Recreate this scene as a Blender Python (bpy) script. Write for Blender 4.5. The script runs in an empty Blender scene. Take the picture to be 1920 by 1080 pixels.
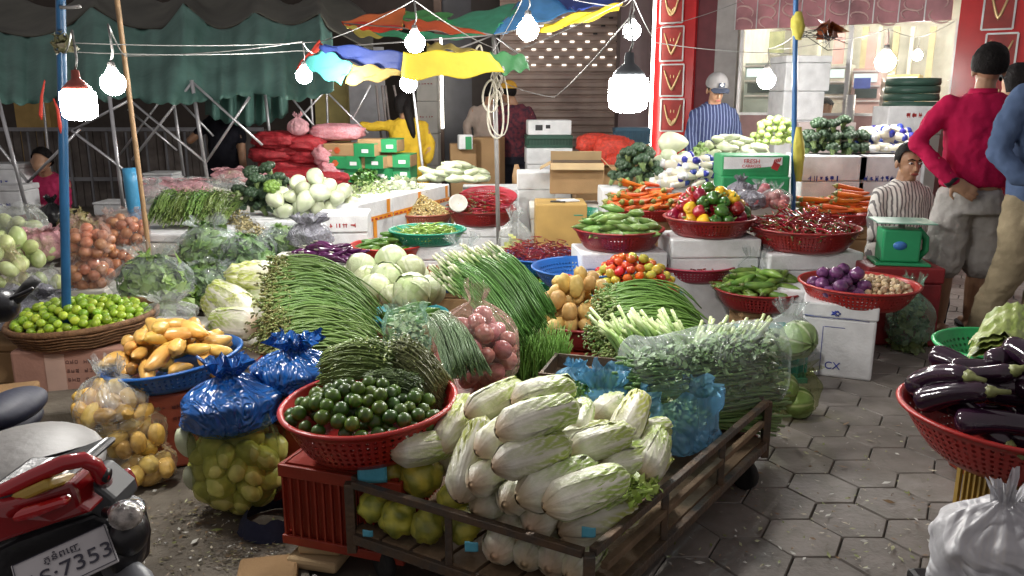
import bpy, math, random
from math import sin, cos, pi, atan2, sqrt, radians
from mathutils import Vector, Matrix, Euler, noise
random.seed(7)
rnd = random.random
def U(a, b): return a + (b - a) * rnd()
SC = bpy.context.scene; COL = SC.collection
# ------------------------------------------------------------------ camera
H = 1.4; PITCH = radians(13.1); F = 1500.0
cd = bpy.data.cameras.new('camera'); cam = bpy.data.objects.new('camera', cd); COL.objects.link(cam)
cam.location = (0, 0, H); cam.rotation_euler = (pi / 2 - PITCH, 0, 0)
cd.sensor_width = 36; cd.lens = 36 * F / 1920; cd.clip_end = 200; cd.clip_start = .05
SC.camera = cam
C0 = Vector((0, 0, H)); FW = Vector((0, cos(PITCH), -sin(PITCH))); UPV = Vector((0, sin(PITCH), cos(PITCH)))
def ray(px, py): return FW + Vector((1, 0, 0)) * ((px - 960) / F) - UPV * ((py - 540) / F)
def W(px, py, h=0.0):
    r = ray(px, py); return C0 + r * ((h - H) / r.z)
def D(px, py, Y):
    r = ray(px, py); return C0 + r * (Y / r.y)
def A(px, py, d): return C0 + ray(px, py) * d
# ------------------------------------------------------------------ materials
def newmat(name):
    m = bpy.data.materials.new(name); m.use_nodes = True
    nt = m.node_tree; nt.nodes.clear(); return m, nt, nt.nodes, nt.links
def N(ns, t, **k):
    n = ns.new(t)
    for a, b in k.items():
        if a.startswith('i_'): n.inputs[a[2:].replace('_', ' ')].default_value = b
        else: setattr(n, a, b)
    return n
def pbr(name, col=None, rough=.5, bump=0.0, bscale=40, var=.15, vscale=6, spec=.5, metal=0, sss=0, alpha=None, emis=None, es=0, sheen=0, col2=None, coat=0):
    """principled with noise variation; col=None reads the vertex colour attribute"""
    m, nt, ns, L = newmat(name)
    out = N(ns, 'ShaderNodeOutputMaterial'); p = N(ns, 'ShaderNodeBsdfPrincipled')
    tc = N(ns, 'ShaderNodeTexCoord'); nz = N(ns, 'ShaderNodeTexNoise'); nz.inputs['Scale'].default_value = vscale; nz.inputs['Detail'].default_value = 5
    L.new(tc.outputs['Object'], nz.inputs['Vector'])
    mx = N(ns, 'ShaderNodeMix', data_type='RGBA')
    mr = N(ns, 'ShaderNodeMapRange'); mr.inputs[1].default_value = .3; mr.inputs[2].default_value = .7
    L.new(nz.outputs['Fac'], mr.inputs[0]); L.new(mr.outputs[0], mx.inputs[0])
    if col is None:
        at = N(ns, 'ShaderNodeAttribute', attribute_name='Col')
        hs = N(ns, 'ShaderNodeMix', data_type='RGBA', blend_type='MULTIPLY'); hs.inputs[0].default_value = 1
        g = 1 - var * 1.6; hs.inputs[7].default_value = (g, g, g * .95, 1)
        oi = N(ns, 'ShaderNodeObjectInfo'); hv = N(ns, 'ShaderNodeHueSaturation'); r1 = N(ns, 'ShaderNodeMapRange'); r1.inputs[3].default_value = .72; r1.inputs[4].default_value = 1.18; L.new(oi.outputs['Random'], r1.inputs[0]); L.new(r1.outputs[0], hv.inputs['Value'])
        r2 = N(ns, 'ShaderNodeMath', operation='MULTIPLY'); r2.inputs[1].default_value = 37.0; L.new(oi.outputs['Random'], r2.inputs[0]); r3 = N(ns, 'ShaderNodeMath', operation='FRACT'); L.new(r2.outputs[0], r3.inputs[0]); r4 = N(ns, 'ShaderNodeMapRange'); r4.inputs[3].default_value = .485; r4.inputs[4].default_value = .512; L.new(r3.outputs[0], r4.inputs[0]); L.new(r4.outputs[0], hv.inputs['Hue'])
        L.new(at.outputs['Color'], hv.inputs['Color']); L.new(hv.outputs[0], hs.inputs[6]); L.new(hv.outputs[0], mx.inputs[6]); L.new(hs.outputs[2], mx.inputs[7])
    else:
        c = tuple(col)[:3]
        mx.inputs[6].default_value = (*c, 1)
        mx.inputs[7].default_value = (*(col2 if col2 else [x * (1 - var * 1.8) for x in c]), 1)
    L.new(mx.outputs[2], p.inputs['Base Color'])
    p.inputs['Roughness'].default_value = rough; p.inputs['Specular IOR Level'].default_value = spec; p.inputs['Metallic'].default_value = metal
    if coat: p.inputs['Coat Weight'].default_value = coat
    if sss:
        p.inputs['Subsurface Weight'].default_value = sss; p.inputs['Subsurface Radius'].default_value = (.02, .02, .01); p.inputs['Subsurface Scale'].default_value = .5
    if bump:
        b = N(ns, 'ShaderNodeBump'); b.inputs['Strength'].default_value = min(1, bump); b.inputs['Distance'].default_value = .01
        n2 = N(ns, 'ShaderNodeTexNoise'); n2.inputs['Scale'].default_value = bscale; n2.inputs['Detail'].default_value = 6
        L.new(tc.outputs['Object'], n2.inputs['Vector']); L.new(n2.outputs['Fac'], b.inputs['Height']); L.new(b.outputs[0], p.inputs['Normal'])
    if emis: p.inputs['Emission Color'].default_value = (*emis, 1); p.inputs['Emission Strength'].default_value = es
    L.new(p.outputs[0], out.inputs[0]); return m
def emit(name, col, s):
    m, nt, ns, L = newmat(name); out = N(ns, 'ShaderNodeOutputMaterial'); e = N(ns, 'ShaderNodeEmission')
    e.inputs[0].default_value = (*col, 1); e.inputs[1].default_value = s; L.new(e.outputs[0], out.inputs[0]); return m
def film(name, col=(.8, .85, .85), a0=.12, a1=.6, rough=.12, scale=9, tint=None):
    """thin crinkled plastic film"""
    m, nt, ns, L = newmat(name)
    out = N(ns, 'ShaderNodeOutputMaterial'); tr = N(ns, 'ShaderNodeBsdfTransparent'); p = N(ns, 'ShaderNodeBsdfPrincipled')
    tr.inputs[0].default_value = (*(tint or (.97, .98, .98)), 1)
    p.inputs['Base Color'].default_value = (*col, 1); p.inputs['Roughness'].default_value = rough; p.inputs['Specular IOR Level'].default_value = .9
    tc = N(ns, 'ShaderNodeTexCoord'); nz = N(ns, 'ShaderNodeTexNoise'); nz.inputs['Scale'].default_value = scale; nz.inputs['Detail'].default_value = 2.5
    nz.inputs['Distortion'].default_value = .8
    L.new(tc.outputs['Object'], nz.inputs['Vector'])
    vo = N(ns, 'ShaderNodeTexVoronoi'); vo.inputs['Scale'].default_value = scale * 2.2; vo.feature = 'SMOOTH_F1'
    L.new(nz.outputs['Color'], vo.inputs['Vector'])
    bu = N(ns, 'ShaderNodeBump'); bu.inputs['Strength'].default_value = .8; bu.inputs['Distance'].default_value = .022
    ad = N(ns, 'ShaderNodeMath', operation='ADD'); L.new(nz.outputs['Fac'], ad.inputs[0]); L.new(vo.outputs[0], ad.inputs[1])
    L.new(ad.outputs[0], bu.inputs['Height']); L.new(bu.outputs[0], p.inputs['Normal'])
    mr = N(ns, 'ShaderNodeMapRange'); mr.inputs[1].default_value = .35; mr.inputs[2].default_value = .72; mr.inputs[3].default_value = a0; mr.inputs[4].default_value = a1
    L.new(nz.outputs['Fac'], mr.inputs[0])
    lw = N(ns, 'ShaderNodeLayerWeight'); lw.inputs[0].default_value = .22
    m2 = N(ns, 'ShaderNodeMath', operation='MULTIPLY'); m2.inputs[1].default_value = .45; L.new(lw.outputs['Facing'], m2.inputs[0])
    m3 = N(ns, 'ShaderNodeMath', operation='ADD', use_clamp=True); L.new(mr.outputs[0], m3.inputs[0]); L.new(m2.outputs[0], m3.inputs[1])
    mix = N(ns, 'ShaderNodeMixShader'); L.new(m3.outputs[0], mix.inputs[0]); L.new(tr.outputs[0], mix.inputs[1]); L.new(p.outputs[0], mix.inputs[2])
    L.new(mix.outputs[0], out.inputs[0]); return m
def perforated(name, col, R, h, nu=70, nv=7, rough=.35):
    m = pbr(name, col, rough, var=.12, vscale=5); nt = m.node_tree; ns = nt.nodes; L = nt.links
    out = [n for n in ns if n.type == 'OUTPUT_MATERIAL'][0]; p = [n for n in ns if n.type == 'BSDF_PRINCIPLED'][0]
    tc = N(ns, 'ShaderNodeTexCoord'); sx = N(ns, 'ShaderNodeSeparateXYZ'); L.new(tc.outputs['Object'], sx.inputs[0])
    def mt(op, a, b=None):
        n = N(ns, 'ShaderNodeMath', operation=op)
        for i, v in enumerate((a, b)):
            if v is None: continue
            if isinstance(v, (int, float)): n.inputs[i].default_value = v
            else: L.new(v, n.inputs[i])
        return n.outputs[0]
    u = mt('MULTIPLY', mt('ARCTAN2', sx.outputs[1], sx.outputs[0]), nu / (2 * pi)); v = mt('MULTIPLY', sx.outputs[2], nv / h)
    fu = mt('SUBTRACT', mt('FRACT', u), .5); fv = mt('SUBTRACT', mt('FRACT', v), .5)
    d = mt('SQRT', mt('ADD', mt('MULTIPLY', fu, fu), mt('MULTIPLY', fv, fv)))
    hole = mt('LESS_THAN', d, .27); lo = mt('GREATER_THAN', sx.outputs[2], h * .14); hi = mt('LESS_THAN', sx.outputs[2], h * .86)
    f = mt('MULTIPLY', mt('MULTIPLY', hole, lo), hi)
    tr = N(ns, 'ShaderNodeBsdfTransparent'); mix = N(ns, 'ShaderNodeMixShader')
    L.new(f, mix.inputs[0]); L.new(p.outputs[0], mix.inputs[1]); L.new(tr.outputs[0], mix.inputs[2]); L.new(mix.outputs[0], out.inputs[0]); return m
# ------------------------------------------------------------------ mesh builder
def lerp(a, b, t): return a + (b - a) * t
def mixc(a, b, t): return tuple(a[i] + (b[i] - a[i]) * t for i in range(3))
def nz3(x, y, z): return noise.noise(Vector((x, y, z)))
class MB:
    def __init__(s): s.v = []; s.f = []; s.c = []; s.m = []; s.sm = []; s.xf = None
    def V(s, p, c=(1, 1, 1)):
        p = Vector(p)
        if s.xf is not None: p = s.xf @ p
        s.v.append(p[:]); s.c.append(c); return len(s.v) - 1
    def Fc(s, idx, m=0, sm=True): s.f.append(idx); s.m.append(m); s.sm.append(sm)
    def grid(s, fn, nu, nv, m=0, closeu=False, sm=True):
        """fn(i/nu, j/nv) -> (pos, col)"""
        base = len(s.v); cu = nu if closeu else nu + 1
        for j in range(nv + 1):
            for i in range(cu):
                p, c = fn(i / nu, j / nv); s.V(p, c)
        for j in range(nv):
            for i in range(nu):
                a = base + j * cu + i; b = base + j * cu + (i + 1) % cu if closeu else a + 1
                s.Fc((a, b, b + cu, a + cu), m, sm)
        return base
    def lathe(s, prof, n=24, m=0, c=(1, 1, 1), o=(0, 0, 0), cols=None, wob=0, sm=True):
        o = Vector(o); k = len(prof) - 1
        def fn(u, v):
            j = round(v * k); r, z = prof[j]; a = u * 2 * pi
            r *= 1 + wob * nz3(cos(a) * 1.3, sin(a) * 1.3, z * 3)
            return (o + Vector((r * cos(a), r * sin(a), z)), cols[j] if cols else c)
        s.grid(fn, n, k, m, True, sm)
    def box(s, x, y, z, sx, sy, sz, rz=0, m=0, c=(1, 1, 1), rx=0, ry=0, M=None):
        """centre xy, base z"""
        if M is not None: R = M @ Matrix.Translation((0, 0, -.5)); sx = sy = sz = 1
        else: R = (Matrix.Translation((x, y, z)) @ Euler((rx, ry, rz)).to_matrix().to_4x4())
        i = [s.V(R @ Vector((a * sx / 2, b * sy / 2, e * sz)), c) for a, b, e in ((-1, -1, 0), (1, -1, 0), (1, 1, 0), (-1, 1, 0), (-1, -1, 1), (1, -1, 1), (1, 1, 1), (-1, 1, 1))]
        for q in ((0, 3, 2, 1), (4, 5, 6, 7), (0, 1, 5, 4), (1, 2, 6, 5), (2, 3, 7, 6), (3, 0, 4, 7)): s.Fc([i[k] for k in q], m, False)
    def tube(s, P, r, n=8, m=0, c=(1, 1, 1), cap=True, flat=1.0, up=None):
        """P points, r radius or list, c colour or list"""
        P = [Vector(p) for p in P]; K = len(P)
        rr = r if isinstance(r, (list, tuple)) else [r] * K
        cc = c if isinstance(c, list) else [c] * K
        t0 = (P[1] - P[0]).normalized(); u = up or (Vector((0, 0, 1)) if abs(t0.z) < .9 else Vector((0, 1, 0)))
        base = len(s.v)
        for k in range(K):
            t = (P[min(k + 1, K - 1)] - P[max(k - 1, 0)]).normalized()
            a = t.cross(u)
            if a.length < 1e-5: a = t.cross(Vector((1, 0, 0)))
            a.normalize(); b = a.cross(t).normalized(); u = b
            for i in range(n):
                g = 2 * pi * i / n; s.V(P[k] + (a * cos(g) + b * sin(g) * flat) * rr[k], cc[k])
        for k in range(K - 1):
            for i in range(n):
                q = base + k * n; i2 = (i + 1) % n; s.Fc((q + i, q + i2, q + n + i2, q + n + i), m)
        if cap:
            s.Fc(list(range(base + n - 1, base - 1, -1)), m); e = base + (K - 1) * n; s.Fc(list(range(e, e + n)), m)
    def mesh(s, name, mats):
        me = bpy.data.meshes.new(name); me.from_pydata(s.v, [], s.f)
        for mt in (mats if isinstance(mats, (list, tuple)) else [mats]): me.materials.append(mt)
        me.polygons.foreach_set('material_index', s.m); me.polygons.foreach_set('use_smooth', s.sm)
        at = me.color_attributes.new('Col', 'FLOAT_COLOR', 'POINT'); buf = []
        for c in s.c: buf.extend((c[0], c[1], c[2], 1.0))
        at.data.foreach_set('color', buf); me.update(); return me
    def build(s, name, mats, parent=None, loc=None, rot=None, bevel=0):
        o = bpy.data.objects.new(name, s.mesh(name, mats)); COL.objects.link(o)
        if parent: o.parent = parent
        if loc is not None: o.location = loc
        if rot is not None: o.rotation_euler = rot
        if bevel:
            b = o.modifiers.new('b', 'BEVEL'); b.width = bevel; b.segments = 2; b.limit_method = 'ANGLE'
        return o
def tag(o, label=None, cat=None, group=None, kind=None):
    if label: o['label'] = label
    if cat: o['category'] = cat
    if group: o['group'] = group
    if kind: o['kind'] = kind
    return o
def thing(name, label, cat, loc=(0, 0, 0), rot=(0, 0, 0), group=None, kind=None):
    o = bpy.data.objects.new(name, None); COL.objects.link(o); o.location = loc; o.rotation_euler = rot; o.empty_display_size = .05
    return tag(o, label, cat, group, kind)
class Proto:
    """body mesh + part meshes shared between copies"""
    def __init__(s, name, body, parts=()): s.name = name; s.body = body; s.parts = parts
    def put(s, loc, rot, sc=1, label=None, cat=None, group=None):
        o = bpy.data.objects.new(s.name, s.body); COL.objects.link(o); o.location = loc
        o.rotation_euler = rot if not isinstance(rot, Matrix) else rot.to_euler()
        o.scale = (sc, sc, sc) if isinstance(sc, (int, float)) else sc
        for pn, pm in s.parts:
            q = bpy.data.objects.new(pn, pm); COL.objects.link(q); q.parent = o
        return tag(o, label, cat, group)
def heap_points(R, r, Hd, n, ry=None, dens=.82, seed=0, tries=40, fn=None):
    """drop n balls of radius r on a disc of radius R (ry: second radius), dome height Hd"""
    rs = random.Random(seed); ry = ry or R; out = []
    for _ in range(n * tries):
        if len(out) >= n: break
        a = rs.random() * 2 * pi; q = sqrt(rs.random()); x = R * q * cos(a); y = ry * q * sin(a)
        z = 0
        for (X, Y, Z) in out:
            d2 = (x - X) ** 2 + (y - Y) ** 2
            if d2 < (2 * r * dens) ** 2: z = max(z, Z + sqrt((2 * r * dens) ** 2 - d2))
        if z > Hd * (1 - q * q) ** .8 + r * .35: continue
        out.append((x, y, z))
    return out
def merged(nm, protos, items, label, cat):
    """the rest of a very large pile as one object"""
    m = MB()
    for p, rot, sc, k in items:
        me = protos[k].body; base = len(m.v); M = Matrix.Translation(p) @ Euler(rot).to_matrix().to_4x4() @ Matrix.Scale(sc, 4); cl = me.color_attributes['Col'].data
        for i, v in enumerate(me.vertices): m.v.append((M @ v.co)[:]); m.c.append(tuple(cl[i].color)[:3])
        for f in me.polygons: m.Fc([base + q for q in f.vertices])
    tag(m.build(nm, protos[0].body.materials[0]), label, cat, None, 'stuff')
def pile(protos, center, R, r, Hd, n, label, cat, group, seed=0, ry=None, mode='any', sc=(.9, 1.1), az=0, azs=pi, tilt=.35, dens=.82, rotz=0, keep=None):
    pts = heap_points(R, r, Hd, n, ry, dens, seed); rs = random.Random(seed + 99); c = Vector(center); rest = []; thr = -9
    if keep and len(pts) > keep: thr = sorted((q[2] * 2 - q[1] for q in pts), reverse=True)[keep]
    for x, y, z in pts:
        low = keep and z * 2 - y <= thr
        if rotz: x, y = x * cos(rotz) - y * sin(rotz), x * sin(rotz) + y * cos(rotz)
        p = c + Vector((x, y, z + r * .9))
        if mode == 'any': rot = (rs.random() * 6, rs.random() * 6, rs.random() * 6)
        elif mode == 'up': rot = (rs.uniform(-tilt, tilt) - y / R * .5, rs.uniform(-tilt, tilt) + x / R * .5, rs.random() * 6)
        else: rot = (rs.uniform(0, 6) if mode == 'flat' else rs.uniform(-.3, .3), rs.uniform(-tilt, tilt), az + rs.uniform(-azs, azs))
        k = rs.randrange(len(protos)); s_ = rs.uniform(*sc)
        if low: rest.append((p, rot, s_, k)); continue
        protos[k].put(p, rot, s_, label, cat, group)
    if rest: merged(protos[0].name + '_heap', protos, rest, 'deeper layer of the ' + group, cat + ' heap')
    return pts
# ------------------------------------------------------------------ vegetables
vg = pbr('veg_matte', None, .45, .25, 60, .14, 14, .4)
vgl = pbr('veg_gloss', None, .13, .12, 25, .10, 10, .7)
vgs = pbr('veg_satin', None, .3, .15, 50, .12, 14, .5)
vleaf = pbr('leaf', None, .36, .25, 70, .12, 22, .5)
def blobm(name, fn, nu=16, nv=12, mat=None):
    """fn(dir vector, u, v)->(pos,col)"""
    m = MB()
    def g(u, v):
        a = u * 2 * pi; t = v * pi; d = Vector((sin(t) * cos(a), sin(t) * sin(a), cos(t))); return fn(d, u, v)
    m.grid(g, nu, nv, 0, True); return m.mesh(name, mat or vg)
def potato(seed, L, w, col, col2, bend=0, lump=.12, mat=None, taper=0):
    o = Vector((seed * 3.1, seed * 1.7, 0))
    def fn(d, u, v):
        k = 1 + lump * noise.noise(d * 1.4 + o) + lump * .35 * noise.noise(d * 4 + o)
        # axis along x
        x = d.z; q = d.x; s = d.y; wt = w * (1 + taper * x)
        p = Vector((x * L, q * wt, s * wt)) * k; p.z += bend * (x * x - .4)
        return p, mixc(col, col2, max(0, min(1, .5 + .9 * noise.noise(d * 3 + o))))
    return blobm('potato', fn, 18, 14, mat)
YP = [Proto('yellow_cucumber', potato(i, U(.06, .09), U(.026, .031), (.80, .50, .13), (.62, .34, .07), U(-.012, .016), .15, vgs, U(-.2, .2))) for i in range(5)]
PT = [Proto('potato', potato(i + 9, U(.045, .06), U(.033, .038), (.74, .50, .18), (.58, .36, .11), 0, .15, vg)) for i in range(4)]
PTM = [Proto('potato', potato(i + 19, U(.042, .05), U(.03, .034), (.76, .50, .12), (.62, .38, .07), 0, .15, vg)) for i in range(3)]
ONI = [Proto('onion', potato(i + 29, .034, .034, (.60, .27, .13), (.42, .15, .07), 0, .1, vgs)) for i in range(3)]
SHA = [Proto('shallot_onion', potato(i + 39, .034, .036, (.58, .20, .18), (.40, .10, .12), 0, .1, vgs)) for i in range(3)]
GAR = [Proto('garlic_bulb', potato(i + 43, .020, .018, (.74, .60, .40), (.6, .42, .22), 0, .25, vg)) for i in range(3)]
PGR = [Proto('pale_melon', potato(i + 47, .06, .042, (.58, .64, .32), (.42, .52, .20), 0, .1, vgs)) for i in range(2)]
def roundm(name, r, col, col2, nub=.0, lobes=0, mat=None, sq=1, nu=18, nv=12, seed=0, dimple=0):
    def fn(d, u, v):
        k = 1 + nub * (max(0, d.z) ** 30) + (.05 * cos(lobes * u * 2 * pi) * (1 - abs(d.z)) if lobes else 0) - dimple * (max(0, d.z) ** 12)
        return Vector((d.x, d.y, d.z * sq)) * r * k, mixc(col, col2, max(0, min(1, .5 + noise.noise(d * 2 + Vector((seed, 0, 0))))))
    return blobm(name, fn, nu, nv, mat)
LIMEB = [Proto('lime', roundm('lime', .021, c, c2, .12, 0, vgs, 1.05, 14, 10, i)) for i, (c, c2) in enumerate((((.30, .48, .03), (.17, .33, .02)), ((.45, .56, .05), (.28, .44, .03)), ((.16, .31, .02), (.30, .45, .03))))]
LIMED = [Proto('kaffir_lime', roundm('lime', .0215, c, c2, .1, 0, vgs, 1.02, 16, 11, i)) for i, (c, c2) in enumerate((((.055, .12, .02), (.03, .075, .012)), ((.12, .19, .025), (.05, .11, .015)), ((.035, .09, .014), (.08, .14, .02))))]
TOM = [Proto('tomato', roundm('tomato', .027, c, c2, 0, 5, vgl, .88, 16, 10, i, .2)) for i, (c, c2) in enumerate((((.62, .05, .015), (.5, .03, .01)), ((.70, .10, .015), (.6, .05, .01)), ((.62, .05, .015), (.55, .12, .02)), ((.60, .45, .05), (.5, .38, .04)), ((.45, .48, .07), (.5, .40, .05))))]
TOMO = [Proto('plum_tomato', potato(i + 50, .03, .022, c, c2, 0, .05, vgl)) for i, (c, c2) in enumerate((((.62, .15, .015), (.5, .08, .01)), ((.55, .24, .03), (.45, .15, .02)), ((.50, .07, .015), (.6, .15, .02))))]
RONI = [Proto('purple_onion', roundm('onion', .036, (.07, .012, .08), (.20, .07, .19), .2, 0, vgl, .86, 18, 12, i)) for i in range(3)]
PEPC = {'red': ((.36, .012, .018), (.25, .008, .015)), 'green': ((.045, .15, .02), (.025, .09, .012)), 'yellow': ((.80, .50, .02), (.7, .36, .015))}
stemmat = pbr('stem_green', (.16, .26, .06), .5, .2)
def pepper(c):
    def fn(d, u, v):
        k = 1 + .10 * abs(cos(2 * u * 2 * pi)) - .06 - .28 * (max(0, d.z) ** 8) - .12 * (max(0, -d.z) ** 8)
        s = .040 * k * (1 + .12 * d.z); return Vector((d.x * s, d.y * s, d.z * .047 * k)), mixc(*PEPC[c], max(0, min(1, .5 + noise.noise(d * 2))))
    b = blobm('pepper', fn, 24, 14, vgl); m = MB(); m.tube([(0, 0, .028), (.001, 0, .045), (.006, 0, .060)], [.012, .006, .005], 7)
    return Proto('bell_pepper', b, (('stem', m.mesh('stem', stemmat)),))
def cabbage_round(seed, r=.085, c0=(.50, .60, .30), c1=(.64, .70, .46)):
    m = MB(); o = Vector((seed * 5.3, 0, 0))
    def fn(u, v):
        a = u * 2 * pi; t = v * pi; d = Vector((sin(t) * cos(a), sin(t) * sin(a), cos(t)))
        k = 1 + .03 * noise.noise(d * 2 + o); return Vector((d.x, d.y, d.z * .9)) * r * k, c0
    m.grid(fn, 24, 14, 0, True)
    for L in range(6):
        ax = L * 1.05 + seed; w = U(.75, 1.0); t0 = U(.05, .35); off = 1.012 + .008 * L
        def g(u, v):
            s = (u - .5) * 2; t = lerp(t0, .97, v) * pi; a = ax + s * w * sin(min(pi * .5, t) + .2) * 1.05
            edge = max(abs(s), 1 - v) ** 4
            k = off + .05 * edge + .02 * noise.noise(Vector((s * 5, v * 6, L + seed)))
            vein = min(1, abs(sin((s / (1.2 - v * .6)) * 7)) * 3); cc = mixc(c1, c0, .3 * vein + .5 * edge * 0 + .25 * nz3(s * 4, v * 4, L))
            if abs(s) < .07: cc = mixc(cc, (.78, .80, .62), .6)
            return Vector((sin(t) * cos(a), sin(t) * sin(a), cos(t) * .9)) * r * k, cc
        m.grid(g, 14, 14)
    return Proto('round_cabbage', m.mesh('round_cabbage', vleaf))
def napa(seed, L=.27, r=.062, yellow=0.0, loose=0.0):
    """butt at -x, leafy tip at +x"""
    m = MB(); rs = random.Random(seed)
    white = (.72, .66, .52); rib = (.86, .84, .72); leafc = mixc((.42, .56, .12), (.62, .62, .12), yellow)
    def prof(v): return (min(1, (v * 5.5) ** .5) if v < .18 else 1) * (1 - .16 * max(0, v - .55) / .45 - .5 * max(0, v - .9) / .1) * (.88 + .14 * sin(min(1, v * 1.3) * pi))
    def core(u, v):
        a = u * 2 * pi; R = r * prof(v) * (1 - v ** 16); x = (v - .5) * L
        return Vector((x, R * cos(a), R * sin(a))), mixc(mixc((.62, .42, .24), white, min(1, v * 8)), leafc, max(0, v - .3) * .9)
    m.grid(core, 24, 16, 0, True)
    for k in range(9):
        a0 = k * 2.4 + rs.random() * .4; wid = rs.uniform(.62, .85); L0 = rs.uniform(.78, 1.02); off = 1.02 + .016 * k; fl = rs.uniform(0, .12) + loose * rs.uniform(.1, .5)
        def g(u, v):
            s = (u - .5) * 2; vv = .015 + v * L0; w = wid * (.85 + .35 * v)
            sp = abs(s); ruffle = (.035 + .09 * v) * sp ** 3 + .06 * v * (sp ** 2 + .5 * v ** 4) * sin(s * 15 + v * 31 + k * 3)
            midrib = max(0, 1 - sp / (.62 - .42 * v))
            R = r * prof(min(1, vv)) * (off + .05 * midrib * (1 - v) + .010 * cos(sp * 26) * midrib + .035 * (1 - midrib) * v * v * nz3(s * 9, v * 13, k * 3) + ruffle + fl * v ** 4 + .03 * noise.noise(Vector((s * 3, v * 5, k + seed))))
            tip = max(0, v - .85) / .15; a = a0 + s * w * (1 - .45 * tip * tip)
            R *= 1 - .35 * tip ** 2 * (1 - loose)
            x = (vv - .5) * L - .02 * L * sp ** 2 * v
            vein = abs(sin(sp * 9 - v * 15 + 2.5 * nz3(s * 3, v * 5, k)))
            g_ = min(1, max(0, (1 - midrib * 1.5)) * (.15 + 1.9 * v * v) + max(0, v - .8) * 2) * (.75 + .25 * vein)
            cc = mixc(rib, leafc, min(1, g_))
            if vein < .3 and g_ > .12: cc = mixc(cc, rib, .8)
            cc = mixc(cc, tuple(q * .62 for q in cc), max(0, min(.6, 1.0 * nz3(s * 10, v * 2.5, k + 5) - .3)))
            if v < .14: cc = mixc(cc, (.56, .38, .22), .85 * (1 - v / .14) ** .7)
            return Vector((x, R * cos(a), R * sin(a))), cc
        m.grid(g, 34, 32)
    return Proto('napa_cabbage', m.mesh('napa_cabbage', vleaf))
def curved(name, L, w, c, c2, bend=.1, mat=None, prof=None, n=12, ns=9, stem=None, seed=0, sr=.004, sl=.02):
    m = MB(); P = []; R = []; C = []
    for i in range(n + 1):
        t = i / n; P.append(Vector(((t - .5) * L, 0, bend * L * (1 - (2 * t - 1) ** 2))))
        R.append(max(.0006, w * (prof(t) if prof else sin(pi * max(.02, min(.98, t))) ** .45))); C.append(mixc(c, c2, max(0, min(1, .5 + nz3(t * 4, seed, 0)))))
    m.tube(P, R, ns, 0, C); body = m.mesh(name, mat or vgs); parts = ()
    if stem:
        q = MB(); e = P[0]; dr = (P[0] - P[1]).normalized(); r0 = R[1]
        q.tube([e - dr * r0 * .9, e, e + dr * r0 * .4, e + dr * (r0 * .4 + sl)], [r0 * 1.08, r0 * .8, sr * 1.3, sr], 8, 0, stem); parts = (('stem', q.mesh('stem', vg)),)
    return Proto(name, body, parts)
chp = lambda t: (min(1, t * 8) ** .5) * (1 - t) ** .6 + .05
CHI = [Proto('red_chilli', p.body, p.parts) for p in (curved('red_chilli', U(.11, .14), .0068, (.38, .012, .012), (.25, .008, .01), b, vgl, chp, 9, 6, (.13, .16, .04), i, .0016, .03) for i, b in enumerate((.12, -.06, .2, .03)))]
CHIS = [Proto('small_chilli', p.body) for p in (curved('small_chilli', U(.08, .10), .005, (.34, .012, .012), (.16, .01, .01), b, vgl, chp, 7, 5, None, i) for i, b in enumerate((.12, -.05, .2, .03)))]
CAR = [curved('carrot', U(.17, .20), .021, (.80, .20, .02), (.66, .13, .012), b, vg, lambda t: (min(1, t * 14) ** .5) * (1 - .55 * t) * (1 if t < .93 else .5), 12, 9, (.25, .25, .06), i, .004, .012) for i, b in enumerate((.02, -.03, .05))]
CUC = [curved('cucumber', U(.15, .18), .022, (.22, .36, .07), (.10, .22, .035), b, vgs, None, 12, 10, (.2, .25, .08), i, .004, .01) for i, b in enumerate((.04, -.05, .09))]
CUCD = [curved('green_cucumber', U(.14, .17), .021, (.10, .22, .03), (.06, .15, .02), b, vgs, None, 12, 10, None, i) for i, b in enumerate((.04, -.05, .09))]
GOU = [curved('ridged_gourd', U(.13, .16), .023, (.22, .36, .10), (.11, .22, .05), b, vgs, lambda t: sin(pi * max(.03, min(.97, t))) ** .6 * (1 + .06 * sin(t * 40)), 14, 8, (.2, .3, .08), i, .003, .012) for i, b in enumerate((.04, -.05, .1))]
EGP = [curved('long_eggplant', U(.20, .23), .037, (.016, .005, .016), (.03, .010, .025), b, vgl, lambda t: (min(1, t * 8) ** .5) * (.62 + .38 * t) * (1 if t < .9 else (1 - (t - .9) ** 2 * 60)), 16, 14, (.22, .24, .09), i, .006, .03) for i, b in enumerate((.05, -.06, .11))]
EGS = [curved('thin_purple_eggplant', U(.16, .2), .017, (.11, .015, .09), (.06, .01, .06), b, vgl, None, 10, 8, (.35, .35, .28), i, .004, .015) for i, b in enumerate((.08, -.06, .14))]
BNS = [Proto('green_bean', p.body) for p in (curved('green_bean', U(.12, .15), .005, (.30, .45, .09), (.2, .33, .05), b, vgs, None, 7, 5, None, i) for i, b in enumerate((.08, -.06, .15)))]
RAD = [curved('white_radish', U(.2, .24), .03, (.80, .78, .66), (.70, .68, .52), b, vgs, lambda t: (min(1, t * 8) ** .5) * (1 - .5 * t), 12, 10, (.45, .55, .25), i, .008, .02) for i, b in enumerate((.03, -.04))]
GRD = [Proto('white_gourd', potato(i + 60, .075, .055, (.74, .78, .60), (.62, .70, .45), 0, .08, vgs, -.25)) for i in range(3)]
GRN = [Proto('round_green_eggplant', roundm('g', .030, (.50, .62, .24), (.36, .5, .14), 0, 0, vgs, .9, 14, 9, i)) for i in range(2)]
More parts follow.
